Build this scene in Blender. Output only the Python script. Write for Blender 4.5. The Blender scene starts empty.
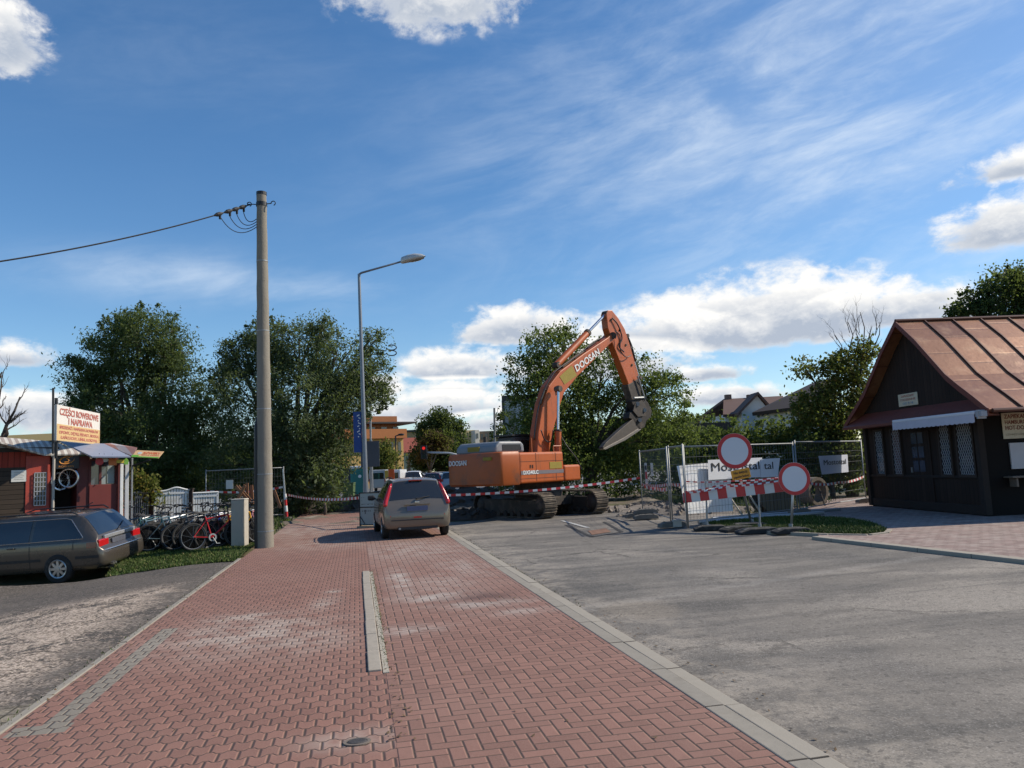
import bpy, bmesh, math, random
import numpy as np
from mathutils import Vector, Matrix
PI = math.pi
sin, cos, rad = math.sin, math.cos, math.radians
random.seed(7)
SC = bpy.context.scene
COL = SC.collection

# ------------------------------------------------------------------ camera
CAM_P, CAM_R, CAM_F, CAM_H = rad(6.2), rad(2.5), 769.0, 1.65
_Fw = Vector((0, cos(CAM_P), sin(CAM_P)))
_R0 = Vector((1, 0, 0)); _U0 = Vector((0, -sin(CAM_P), cos(CAM_P)))
_Rt = _R0 * cos(CAM_R) - _U0 * sin(CAM_R)
_Up = _U0 * cos(CAM_R) + _R0 * sin(CAM_R)
cam = bpy.data.cameras.new('camera'); camo = bpy.data.objects.new('camera', cam); COL.objects.link(camo)
cam.sensor_width = 36.0; cam.sensor_fit = 'HORIZONTAL'; cam.lens = CAM_F / 1024 * 36.0
cam.clip_start = 0.05; cam.clip_end = 6000
camo.matrix_world = Matrix(((_Rt.x, _Up.x, -_Fw.x, 0), (_Rt.y, _Up.y, -_Fw.y, 0), (_Rt.z, _Up.z, -_Fw.z, CAM_H), (0, 0, 0, 1)))
SC.camera = camo

def ray(px, py):
    return _Fw + _Rt * ((px - 512) / CAM_F) + _Up * ((384 - py) / CAM_F)
def G(px, py, z=0.0):                       # a measured point of the photo on the level z
    d = ray(px, py); t = (z - CAM_H) / d.z
    return Vector((d.x * t, d.y * t, z))
def D(px, py, y):                           # a measured point of the photo at distance y
    d = ray(px, py); t = y / d.y
    return Vector((d.x * t, y, CAM_H + d.z * t))
def PL(px, py, C, n):                       # a measured point on the vertical plane through C with normal n
    d = ray(px, py); t = (C[0] * n[0] + C[1] * n[1]) / (d.x * n[0] + d.y * n[1])
    return Vector((d.x * t, d.y * t, CAM_H + d.z * t))

# ------------------------------------------------------------------ exposure
SC.view_settings.view_transform = 'Standard'; SC.view_settings.look = 'None'
SC.view_settings.exposure = 0.25; SC.view_settings.gamma = 1.0
SC.view_settings.use_curve_mapping = False
SC.render.engine = 'CYCLES'
SC.cycles.use_denoising = True
SC.cycles.max_bounces = 6; SC.cycles.diffuse_bounces = 3; SC.cycles.glossy_bounces = 3
SC.cycles.transparent_max_bounces = 8; SC.cycles.transmission_bounces = 4
SC.cycles.caustics_reflective = False; SC.cycles.caustics_refractive = False

# ------------------------------------------------------------------ node expressions
class X:
    nt = None
    def __init__(s, v): s.v = v
    @staticmethod
    def op(o, *a, clamp=False):
        n = X.nt.nodes.new('ShaderNodeMath'); n.operation = o; n.use_clamp = clamp
        for i, q in enumerate(a):
            q = q.v if isinstance(q, X) else q
            if isinstance(q, (int, float)): n.inputs[i].default_value = q
            else: X.nt.links.new(q, n.inputs[i])
        return X(n.outputs[0])
    def __add__(s, o): return X.op('ADD', s, o)
    __radd__ = __add__
    def __sub__(s, o): return X.op('SUBTRACT', s, o)
    def __rsub__(s, o): return X.op('SUBTRACT', o, s)
    def __mul__(s, o): return X.op('MULTIPLY', s, o)
    __rmul__ = __mul__
    def __truediv__(s, o): return X.op('DIVIDE', s, o)
    def __mod__(s, o): return X.op('FLOORED_MODULO', s, o)
def xmin(*a):
    r = a[0]
    for q in a[1:]: r = X.op('MINIMUM', r, q)
    return r
def xmax(*a):
    r = a[0]
    for q in a[1:]: r = X.op('MAXIMUM', r, q)
    return r
def floor_(a): return X.op('FLOOR', a)
def abs_(a): return X.op('ABSOLUTE', a)
def clamp01(a): return X.op('ADD', a, 0.0, clamp=True)
def gt(a, b): return X.op('GREATER_THAN', a, b)
def lt(a, b): return X.op('LESS_THAN', a, b)
def sstep(lo, hi, a):
    n = X.nt.nodes.new('ShaderNodeMapRange'); n.interpolation_type = 'SMOOTHSTEP'
    X.nt.links.new(a.v, n.inputs[0]); n.inputs[1].default_value = lo; n.inputs[2].default_value = hi
    n.inputs[3].default_value = 0; n.inputs[4].default_value = 1
    return X(n.outputs[0])
def comb(x, y, z=0.0):
    n = X.nt.nodes.new('ShaderNodeCombineXYZ')
    for i, q in enumerate((x, y, z)):
        if isinstance(q, X): X.nt.links.new(q.v, n.inputs[i])
        else: n.inputs[i].default_value = q
    return n.outputs[0]
def sep(sock):
    n = X.nt.nodes.new('ShaderNodeSeparateXYZ'); X.nt.links.new(sock, n.inputs[0])
    return X(n.outputs[0]), X(n.outputs[1]), X(n.outputs[2])
def coord(kind='Object'):
    return X.nt.nodes.new('ShaderNodeTexCoord').outputs[kind]
def noise(vec, scale, detail=4.0, rough=0.55, dist=0.0, dims='3D'):
    n = X.nt.nodes.new('ShaderNodeTexNoise'); n.noise_dimensions = dims
    if vec is not None: X.nt.links.new(vec, n.inputs['Vector'])
    n.inputs['Scale'].default_value = scale; n.inputs['Detail'].default_value = detail
    n.inputs['Roughness'].default_value = rough; n.inputs['Distortion'].default_value = dist
    return X(n.outputs[0])
def white(vec):
    n = X.nt.nodes.new('ShaderNodeTexWhiteNoise'); n.noise_dimensions = '3D'
    X.nt.links.new(vec, n.inputs['Vector']); return X(n.outputs[0])
def cells(vec, scale, rnd=1.0):
    n = X.nt.nodes.new('ShaderNodeTexVoronoi'); X.nt.links.new(vec, n.inputs['Vector']); n.inputs['Scale'].default_value = scale; n.inputs['Randomness'].default_value = rnd
    s_ = X.nt.nodes.new('ShaderNodeSeparateColor'); X.nt.links.new(n.outputs['Color'], s_.inputs[0])
    return X(s_.outputs[0]), X(n.outputs['Distance'])
def vor_edge(vec, scale):
    n = X.nt.nodes.new('ShaderNodeTexVoronoi'); n.feature = 'DISTANCE_TO_EDGE'; X.nt.links.new(vec, n.inputs['Vector']); n.inputs['Scale'].default_value = scale
    return X(n.outputs['Distance'])
def scalev(vec, s):
    n = X.nt.nodes.new('ShaderNodeVectorMath'); n.operation = 'MULTIPLY'
    X.nt.links.new(vec, n.inputs[0]); n.inputs[1].default_value = s if not isinstance(s, (int, float)) else (s, s, s)
    return n.outputs[0]
def mixc(f, a, b, mode='MIX'):
    n = X.nt.nodes.new('ShaderNodeMix'); n.data_type = 'RGBA'; n.blend_type = mode
    for s, q in ((n.inputs[0], f), (n.inputs[6], a), (n.inputs[7], b)):
        if isinstance(q, X): X.nt.links.new(q.v, s)
        elif isinstance(q, bpy.types.NodeSocket): X.nt.links.new(q, s)
        elif isinstance(q, (int, float)): s.default_value = q
        else: s.default_value = (*q[:3], 1)
    return n.outputs[2]
def bump(h, strength=0.3, dist=0.01):
    n = X.nt.nodes.new('ShaderNodeBump'); X.nt.links.new(h.v, n.inputs['Height'])
    n.inputs['Strength'].default_value = strength; n.inputs['Distance'].default_value = dist
    return n.outputs[0]
def newmat(name):
    m = bpy.data.materials.new(name); m.use_nodes = True
    nt = m.node_tree; nt.nodes.clear(); X.nt = nt
    b = nt.nodes.new('ShaderNodeBsdfPrincipled'); o = nt.nodes.new('ShaderNodeOutputMaterial')
    nt.links.new(b.outputs[0], o.inputs[0])
    return m, b
def setb(b, col=None, rough=None, normal=None, metal=None, spec=None, coat=None):
    def put(k, v):
        if isinstance(v, X): X.nt.links.new(v.v, b.inputs[k])
        elif isinstance(v, bpy.types.NodeSocket): X.nt.links.new(v, b.inputs[k])
        elif isinstance(v, (tuple, list)): b.inputs[k].default_value = (*v[:3], 1)
        else: b.inputs[k].default_value = v
    for k, v in (('Base Color', col), ('Roughness', rough), ('Normal', normal), ('Metallic', metal), ('Specular IOR Level', spec), ('Coat Weight', coat)):
        if v is not None: put(k, v)
_mats = {}
def pm(name, col, rough=0.6, metal=0.0, var=0.18, scale=6.0, bmp=0.0, spec=0.5, coat=0.0, dirt=None, dirt_amt=0.0, stretch=None):
    """plain procedural surface: base colour broken up by noise, optional dirt and bump"""
    if name in _mats: return _mats[name]
    m, b = newmat(name)
    co = coord()
    if stretch: co = scalev(co, stretch)
    n = noise(co, scale, 5, 0.6)
    c = mixc(n, [q * (1 - var) for q in col], [min(1, q * (1 + var)) for q in col])
    if dirt is not None:
        d = sstep(0.62 - dirt_amt * 0.4, 0.75 - dirt_amt * 0.2, noise(co, scale * 0.45, 7, 0.7))
        c = mixc(d, c, dirt)
    n2 = noise(co, scale * 5, 3, 0.6)
    setb(b, col=c, rough=clamp01(rough + (n2 - 0.5) * 0.18), metal=metal, spec=spec, coat=coat)
    if bmp: setb(b, normal=bump(n2, bmp, 0.01))
    _mats[name] = m
    return m

# ------------------------------------------------------------------ sky and sun
SUN_AZ, SUN_EL = rad(79), rad(38)            # clockwise from the viewing direction
W = bpy.data.worlds.new('World'); SC.world = W; W.use_nodes = True
def build_world():
    nt = W.node_tree; nt.nodes.clear(); X.nt = nt
    out = nt.nodes.new('ShaderNodeOutputWorld'); bg = nt.nodes.new('ShaderNodeBackground')
    sky = nt.nodes.new('ShaderNodeTexSky'); sky.sky_type = 'NISHITA'; sky.sun_disc = False
    sky.sun_elevation = SUN_EL; sky.sun_rotation = SUN_AZ
    sky.air_density = 1.0; sky.dust_density = 0.25; sky.ozone_density = 3.2; sky.altitude = 100
    v = coord('Generated'); x, y, z = sep(v)
    az = X.op('ARCTAN2', x, y); el = X.op('ARCSINE', z)
    def ae(px, py):
        d = ray(px, py).normalized(); return math.atan2(d.x, d.y), math.asin(d.z)
    p = comb(az, el * 1.55, 0.0)
    n1 = noise(p, 15.0, 10, 0.60, 0.25); n2 = noise(p, 42.0, 8, 0.66, .2); n3 = noise(p, 5.0, 3, 0.5)
    # cumulus: px, py, half-width, height above base, depth below base, gain
    cum = [(0, 42, 42, 50, 26, 1.0), (432, 2, 105, 40, 30, .9), (1016, 172, 52, 22, 12, .9), (1010, 232, 62, 44, 16, 1.0),
           (770, 332, 170, 64, 18, 1.3), (700, 330, 100, 46, 18, 1.1), (885, 318, 95, 36, 16, 1.0), (640, 345, 120, 40, 14, .9), (450, 398, 90, 22, 10, .8), (520, 333, 78, 34, 14, 1.0),
           (458, 372, 80, 28, 10, .95), (600, 372, 120, 36, 12, .8), (712, 376, 44, 15, 6, 1.0), (730, 398, 62, 18, 10, 1.0),
           (440, 412, 90, 24, 12, .9), (385, 388, 34, 20, 10, .9), (12, 360, 44, 18, 8, .75), (25, 412, 62, 26, 20, .9),
           (500, 424, 80, 16, 10, .7), (780, 420, 60, 12, 8, .7), (930, 300, 50, 16, 10, .8)]
    m = None; top = None
    for (px, py, rw, ru, rd, g) in cum:
        a0, e0 = ae(px, py); rx = rw / CAM_F; eu = ru / CAM_F; ed = rd / CAM_F
        da = (az - a0) / rx; de = el - e0
        dv = xmax(de / eu, de / (-ed))
        q = (1.0 - X.op('SQRT', da * da + dv * dv)) * g
        m = q if m is None else xmax(m, q)
        # how far up inside this cloud
        h = clamp01(de / eu * 1.15 + 0.10) * clamp01(q * 6.0 + 0.4)
        top = h if top is None else xmax(top, h)
    dens = m * 1.05 + 0.03 + (n1 - 0.5) * 1.9 + (n2 - 0.5) * 0.75
    cov = sstep(-0.02, 0.56, dens) * sstep(-.25, .12, m)
    # high thin streaks
    d2 = comb(az * 1.7 + el * .6, el * 6.0 - az * 1.1, 3.0)
    s1 = noise(d2, 1.7, 8, 0.60, 0.7); s2 = noise(d2, 6.0, 7, 0.62, 0.5)
    cir = None
    for (px, py, rw, rh, g) in [(860, 120, 330, 150, 1.0), (660, 40, 200, 70, .35), (760, 230, 260, 70, .6), (190, 278, 120, 22, .75), (300, 290, 110, 18, .6), (480, 150, 70, 40, .4), (980, 250, 160, 60, .7), (200, 60, 240, 60, .12)]:
        a0, e0 = ae(px, py); da = (az - a0) / (rw / CAM_F); de = (el - e0) / (rh / CAM_F)
        q = X.op('EXPONENT', (da * da + de * de) * -1.0) * g
        cir = q if cir is None else xmax(cir, q)
    cirr = clamp01(sstep(0.38, 0.78, s1 * 0.72 + s2 * 0.32) * cir * 0.76 + sstep(.25, 1.0, cir) * 0.12)
    shade = clamp01(top * 1.1 - .10 + (n1 - 0.46) * 2.2 + (n2 - .5) * 1.2)
    thick = sstep(0.15, 0.75, dens)
    lit = clamp01(shade + (1.0 - thick) * 0.45)
    ccol = mixc(lit, (3.3, 3.75, 4.5), (7.3, 7.2, 7.0))
    hs = nt.nodes.new('ShaderNodeHueSaturation'); hs.inputs['Saturation'].default_value = SKY_SAT
    nt.links.new(sky.outputs[0], hs.inputs['Color'])
    c = mixc(cirr, hs.outputs[0], (5.7, 6.4, 7.2)); c = mixc(cov, c, ccol)
    nt.links.new(c, bg.inputs[0]); bg.inputs[1].default_value = SKY_STRENGTH
    nt.links.new(bg.outputs[0], out.inputs[0])
SKY_SAT, SKY_STRENGTH, SUN_STRENGTH = 1.20, 0.120, 4.4
build_world()
sun = bpy.data.lights.new('sun', 'SUN'); sun.energy = SUN_STRENGTH; sun.angle = rad(0.53); sun.color = (1.0, 0.90, 0.75)
suno = bpy.data.objects.new('sun', sun); COL.objects.link(suno)
_sd = Vector((sin(SUN_AZ) * cos(SUN_EL), cos(SUN_AZ) * cos(SUN_EL), sin(SUN_EL)))
suno.rotation_euler = _sd.to_track_quat('Z', 'Y').to_euler(); suno.location = (30, 10, 40)

# ------------------------------------------------------------------ mesh building
class MB:
    def __init__(s): s.v = []; s.f = []; s.mi = []; s.mats = []; s.cur = 0
    def mat(s, m):
        if m not in s.mats: s.mats.append(m)
        s.cur = s.mats.index(m); return s
    def add(s, vs, fs):
        o = len(s.v); s.v += [tuple(q) for q in vs]
        for f in fs: s.f.append([i + o for i in f]); s.mi.append(s.cur)
        return s
    def box(s, c, d, M=None, taper=None):
        x, y, z = d[0] / 2, d[1] / 2, d[2] / 2
        vs = [Vector((a * x, b * y, e * z)) for e in (-1, 1) for b in (-1, 1) for a in (-1, 1)]
        if taper:
            for q in vs:
                if q.z > 0: q.x *= taper[0]; q.y *= taper[1]
        if M is not None: vs = [M @ q for q in vs]
        c = Vector(c); vs = [q + c for q in vs]
        return s.add(vs, [(0, 2, 3, 1), (4, 5, 7, 6), (0, 1, 5, 4), (2, 6, 7, 3), (0, 4, 6, 2), (1, 3, 7, 5)])
    def bb(s, lo, hi):
        return s.box([(a + b) / 2 for a, b in zip(lo, hi)], [abs(b - a) for a, b in zip(lo, hi)])
    def tube(s, pts, r, n=8, cap=True):
        pts = [Vector(p) for p in pts]
        if isinstance(r, (int, float)): r = [r] * len(pts)
        rings = []; prev = None
        for i, p in enumerate(pts):
            t = (pts[min(i + 1, len(pts) - 1)] - pts[max(i - 1, 0)])
            if t.length < 1e-9: t = Vector((0, 0, 1))
            t.normalize()
            if prev is None:
                u = t.cross(Vector((0, 0, 1)))
                if u.length < 1e-3: u = t.cross(Vector((0, 1, 0)))
            else: u = prev - t * prev.dot(t)
            u.normalize(); w = t.cross(u); prev = u
            rings.append([p + (u * cos(2 * PI * k / n) + w * sin(2 * PI * k / n)) * r[i] for k in range(n)])
        vs = [q for rg in rings for q in rg]; fs = []
        for i in range(len(pts) - 1):
            for k in range(n):
                a = i * n + k; b = i * n + (k + 1) % n
                fs.append((a, b, b + n, a + n))
        if cap: fs.append(tuple(range(n - 1, -1, -1))); fs.append(tuple(range((len(pts) - 1) * n, len(pts) * n)))
        return s.add(vs, fs)
    def lathe(s, prof, n=24, M=None):         # profile (radius, height) round z
        vs = [Vector((r * cos(2 * PI * k / n), r * sin(2 * PI * k / n), h)) for (r, h) in prof for k in range(n)]
        if M is not None: vs = [M @ q for q in vs]
        fs = []
        for i in range(len(prof) - 1):
            for k in range(n):
                a = i * n + k; b = i * n + (k + 1) % n
                fs.append((a, b, b + n, a + n))
        if prof[0] == prof[-1]: return s.add(vs, fs)
        if prof[0][0] > 1e-6: fs.append(tuple(range(n - 1, -1, -1)))
        if prof[-1][0] > 1e-6: fs.append(tuple(range((len(prof) - 1) * n, len(prof) * n)))
        return s.add(vs, fs)
    def prism(s, poly, fa, fb):               # polygon of 2D points swept between two mappings 2D -> 3D
        n = len(poly); vs = [fa(*q) for q in poly] + [fb(*q) for q in poly]
        fs = [tuple(range(n - 1, -1, -1)), tuple(range(n, 2 * n))] + [(i, (i + 1) % n, n + (i + 1) % n, n + i) for i in range(n)]
        return s.add(vs, fs)
    def sheet(s, P0, P1, P2, P3, nu=1, nv=1, f=None):
        vs = []
        for j in range(nv + 1):
            for i in range(nu + 1):
                a, b = i / nu, j / nv
                q = (Vector(P0) * (1 - a) + Vector(P1) * a) * (1 - b) + (Vector(P3) * (1 - a) + Vector(P2) * a) * b
                vs.append(f(q) if f else q)
        fs = [(j * (nu + 1) + i, j * (nu + 1) + i + 1, (j + 1) * (nu + 1) + i + 1, (j + 1) * (nu + 1) + i) for j in range(nv) for i in range(nu)]
        return s.add(vs, fs)
    def ball(s, c, r, n=12, m=8):
        r = (r, r, r) if isinstance(r, (int, float)) else r
        M = Matrix.Translation(Vector(c)) @ Matrix.Diagonal((*r, 1))
        return s.lathe([(max(1e-4, sin(PI * i / m)), -cos(PI * i / m)) for i in range(m + 1)], n, M)
    def build(s, name, m=None, parent=None, smooth=False, bevel=0.0, recalc=True, seg=2):
        me = bpy.data.meshes.new(name); me.from_pydata(s.v, [], s.f)
        if m is not None: me.materials.append(m)
        else:
            for q in s.mats: me.materials.append(q)
            me.polygons.foreach_set('material_index', s.mi)
        if recalc:
            bm = bmesh.new(); bm.from_mesh(me); bmesh.ops.recalc_face_normals(bm, faces=bm.faces); bm.to_mesh(me); bm.free()
        if smooth is True: me.polygons.foreach_set('use_smooth', [True] * len(me.polygons))
        elif smooth:
            me.polygons.foreach_set('use_smooth', [True] * len(me.polygons)); me.set_sharp_from_angle(angle=rad(smooth))
        o = bpy.data.objects.new(name, me); COL.objects.link(o)
        if parent is not None: o.parent = parent
        if bevel:
            b = o.modifiers.new('bevel', 'BEVEL'); b.width = bevel; b.segments = seg; b.limit_method = 'ANGLE'; b.angle_limit = rad(35)
        return o
def tag(o, label=None, cat=None, group=None, kind=None):
    if label: o['label'] = label
    if cat: o['category'] = cat
    if group: o['group'] = group
    if kind: o['kind'] = kind
    return o
def thing(name, label, cat, loc=(0, 0, 0), rz=0.0, group=None, rot=None):
    o = bpy.data.objects.new(name, None); COL.objects.link(o); o.empty_display_size = 0.2
    o.location = loc; o.rotation_euler = rot if rot else (0, 0, rz)
    return tag(o, label, cat, group)
def struct(o): o['kind'] = 'structure'; return o
def copy_tree(o, parent=None):
    c = o.copy(); COL.objects.link(c); c.parent = parent
    for ch in list(o.children): copy_tree(ch, c)
    return c
def lettering(s, size, m, parent, o, xd, yd, width=None, name='lettering', bold=0.0, align='CENTER', ext=0.0015):
    """words in real letters at o, running along xd, upright along yd"""
    cu = bpy.data.curves.new(name, 'FONT'); cu.body = s; cu.size = size; cu.align_x = align; cu.align_y = 'CENTER'
    cu.extrude = ext; cu.offset = bold; cu.resolution_u = 3; cu.materials.append(m)
    tmp = bpy.data.objects.new(name, cu); COL.objects.link(tmp)
    me = bpy.data.meshes.new_from_object(tmp.evaluated_get(bpy.context.evaluated_depsgraph_get()))
    bpy.data.objects.remove(tmp); bpy.data.curves.remove(cu)
    ob = bpy.data.objects.new(name, me); COL.objects.link(ob)
    if parent is not None: ob.parent = parent
    xd = Vector(xd).normalized(); yd = Vector(yd); yd = (yd - xd * yd.dot(xd)).normalized(); zd = xd.cross(yd)
    sx = 1.0
    if width:
        w = max(v.co.x for v in me.vertices) - min(v.co.x for v in me.vertices); sx = width / max(w, 1e-6)
    M = Matrix(((xd.x * sx, yd.x, zd.x, 0), (xd.y * sx, yd.y, zd.y, 0), (xd.z * sx, yd.z, zd.z, 0), (0, 0, 0, 1)))
    me.transform(M); ob.location = o
    return ob
def mesh_np(name, V, F, m, parent=None, attr=None):
    """mesh from numpy arrays of quads"""
    me = bpy.data.meshes.new(name); nV, nF = len(V), len(F); k = F.shape[1]
    me.vertices.add(nV); me.vertices.foreach_set('co', V.astype(np.float32).ravel())
    me.loops.add(nF * k); me.loops.foreach_set('vertex_index', F.astype(np.int32).ravel())
    me.polygons.add(nF); me.polygons.foreach_set('loop_start', np.arange(0, nF * k, k, dtype=np.int32))
    me.polygons.foreach_set('loop_total', np.full(nF, k, dtype=np.int32))
    me.update(calc_edges=True)
    if attr is not None:
        for nm, arr in attr.items():
            a = me.attributes.new(nm, 'FLOAT', 'FACE'); a.data.foreach_set('value', arr.astype(np.float32))
    me.materials.append(m)
    o = bpy.data.objects.new(name, me); COL.objects.link(o)
    if parent is not None: o.parent = parent
    return o
# ------------------------------------------------------------------ the street's own axes
SA = rad(11.65)
def S(x, y, z=0.0): return Vector((x * cos(SA) - y * sin(SA), x * sin(SA) + y * cos(SA), z))
def toS(x, y): return (x * cos(SA) + y * sin(SA), -x * sin(SA) + y * cos(SA))
def sm(t): t = max(0.0, min(1.0, t)); return t * t * (3 - 2 * t)
def hz(x, y):                                # lie of the land: the yard on the left falls away from the pavement
    xs, ys = toS(x, y)
    d = -2.45 - xs
    z = -0.46 * sm(d / 5.0) * (1 - sm((ys - 17.9) / 2.4))
    return z

# ------------------------------------------------------------------ ground materials
def m_ground():
    m, b = newmat('bare_ground'); co = coord()
    n = noise(co, 0.35, 8, 0.65); n2 = noise(co, 5, 6, 0.65); n3 = noise(co, 0.06, 4, 0.6)
    dirt = mixc(n2, (.11, .085, .06), (.24, .19, .14)); gr = mixc(n2, (.035, .055, .015), (.09, .115, .035))
    c = mixc(sstep(.42, .58, n * .6 + n3 * .4), dirt, gr)
    setb(b, col=c, rough=.95, spec=.2, normal=bump(n2, .5, .03)); return m
def m_dirt():
    m, b = newmat('dug_earth'); co = coord()
    n = noise(co, .8, 8, .65); n2 = noise(co, 7, 7, .7)
    c = mixc(n2, (.075, .058, .042), (.23, .19, .145)); c = mixc(sstep(.5, .68, n), c, (.33, .29, .235))
    setb(b, col=c, rough=.95, spec=.2, normal=bump(n2, .7, .04)); return m
def m_road():
    m, b = newmat('worn_asphalt'); co = coord(); x, y, z = sep(co)
    fine = noise(co, 55, 3, .75); mid = noise(co, 4.0, 7, .68); big = noise(scalev(co, (1.0, .38, 1)), .62, 7, .62, .4)
    big2 = noise(scalev(co, (.5, 1.2, 1)), .35, 5, .6, .8); speck, sd_ = cells(co, 95); sp2, _d = cells(co, 30)
    c = mixc(clamp01(mid * .9 + speck * .26 - .08), (.092, .085, .075), (.222, .202, .176))
    c = mixc(sstep(.47, .60, big + (speck - .5) * .05) * .68, c, mixc(speck, (.06, .058, .054), (.155, .148, .14)))                      # old dark repairs
    c = mixc(sstep(.48, .62, big2 + (speck - .5) * .06) * .55, c, mixc(speck, (.24, .21, .175), (.44, .395, .335)))                     # dust
    edge = sstep(1.6, 0.2, abs_(x - 2.55) + (mid - .5) * 1.5)
    c = mixc(edge * sstep(.42, .6, mid) * .5, c, (.38, .33, .265))
    stn = None
    for (spx, spy, rx, ry, g) in [(565, 560, .9, 1.6, .8), (610, 590, .7, 1.2, 1.0), (700, 600, .9, 1.1, .8), (640, 628, .45, .55, .9), (712, 655, .35, .4, 1.0), (520, 545, 1.0, 1.6, .6), (840, 590, 1.2, .8, .7), (940, 640, .8, .4, .6), (760, 560, 1.4, 1.2, .6), (900, 560, 1.1, .4, .9), (690, 555, 1.2, 1.3, .45)]:
        gp_ = G(spx, spy, -.028); lx, ly = toS(gp_.x, gp_.y); da = (x - lx) / rx; db = (y - ly) / ry
        q = X.op('EXPONENT', (da * da + db * db) * -1.0) * g; stn = q if stn is None else xmax(stn, q)
    rag = noise(scalev(co, (1.0, 1.6, 1)), 1.5, 9, .72, .6)
    c = mixc(sstep(.30, .62, stn * .75 + (rag - .5) * 1.1) * .78, c, mixc(speck, (.05, .048, .045), (.14, .133, .122)))
    wob_ = comb(x + (mid - .5) * .7, y + (rag - .5) * .9, 0.0); ce = vor_edge(wob_, .42); ce2 = vor_edge(wob_, 1.3)
    c = mixc(sstep(.020, .004, ce) * sstep(.42, .6, big2) * .75, c, (.035, .033, .03)); c = mixc(sstep(.010, .002, ce2) * sstep(.55, .68, rag) * .6, c, (.045, .042, .04))
    near = sstep(.25, -.25, y - (8.35 + x * .30) + (mid - .5) * .8); c = mixc(near * .22, c, (.33, .285, .235))
    stk_ = noise(scalev(co, (.30, 1.5, 1)), .9, 8, .66, .5)
    c = mixc(sstep(.50, .62, stk_ + (speck - .5) * .06) * .62, c, mixc(speck, (.045, .043, .04), (.125, .118, .108)))
    c = mixc(sstep(.50, .36, stk_) * .28, c, (.34, .305, .26))
    # seam across the near lane, sanded pothole mouth beside the kerb
    seam = sstep(.20, .01, abs_(y - (8.15 + x * .30) + (mid - .5) * .9)) * .28
    c = mixc(seam, c, (.34, .32, .29))
    px = (x - 3.15) / .55; py = (y - 8.6) / .75
    pot = sstep(1.0, .55, X.op('SQRT', px * px + py * py) + (mid - .5) * 1.5)
    c = mixc(pot * .35, c, (.30, .25, .19))
    c = mixc(sstep(.85, .96, speck) * .22, c, (.50, .46, .41)); c = mixc(sstep(.20, .06, speck) * .35, c, (.05, .045, .04)); c = mixc(sstep(.90, .97, sp2) * .45, c, (.06, .055, .05)); c = mixc(sstep(.48, .66, noise(co, 18, 5, .8)) * .3, c, (.085, .078, .07))
    setb(b, col=c, rough=.9, spec=.3, normal=bump(fine * .6 + speck * .25 + mid * .6, .35, .012)); return m
def m_lot():
    m, b = newmat('yard_gravel_and_tar'); co = coord(); x, y, z = sep(co)
    grav = noise(co, 9, 6, .8); speck, sd_ = cells(co, 44); mid = noise(scalev(co, (.8, 1.05, 1)), 1.25, 10, .74, .7); big = noise(co, .42, 4, .6, .6)
    tar = mixc(noise(co, 12, 5, .7), (.042, .037, .033), (.165, .145, .125))
    stones = mixc(speck, (.24, .185, .14), (.70, .57, .455))
    band = sstep(14.4, 13.0, y + (mid - .5) * 2.5) * sstep(-2.4, -3.3, x + (mid - .5) * 3.0)
    k = clamp01(sstep(.465, .525, mid * .72 + big * .25 + (grav - .5) * .42 + (speck - .5) * .10 + .045) * clamp01(band * .92 + .08))
    tar = mixc(sstep(.82, .95, speck) * .55, tar, (.30, .26, .22))
    c = mixc(k, tar, stones); c = mixc(sstep(.45, .75, sd_ * 30.0) * .0, c, (.03, .028, .025))
    jx_ = xmin((x / .2) % 1.0, 1.0 - (x / .2) % 1.0); jy_ = xmin((y / .2) % 1.0, 1.0 - (y / .2) % 1.0)
    slab_ = mixc(lt(xmin(jx_, jy_), .05), mixc(noise(co, 9, 5, .7), (.20, .17, .12), (.40, .35, .27)), (.06, .055, .035))
    c = mixc(sstep(.3, -.1, y - 6.7 + (mid - .5) * 1.6) * sstep(-4.2, -3.6, x + (mid - .5) * 1.0) * .9, c, slab_)
    setb(b, col=c, rough=.93, spec=.25, normal=bump(grav * 1.0 + mid * 2.2 + speck * .3 + k * .8, .8, .035)); return m
def dust_spots(x, y, mid, spots):
    r = None
    for (sx, sy, rx, ry, g) in spots:
        da = (x - sx) / rx; db = (y - sy) / ry
        q = X.op('EXPONENT', (da * da + db * db) * -1.0) * g
        r = q if r is None else xmax(r, q)
    return clamp01(r * sstep(.32, .62, mid))
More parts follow.
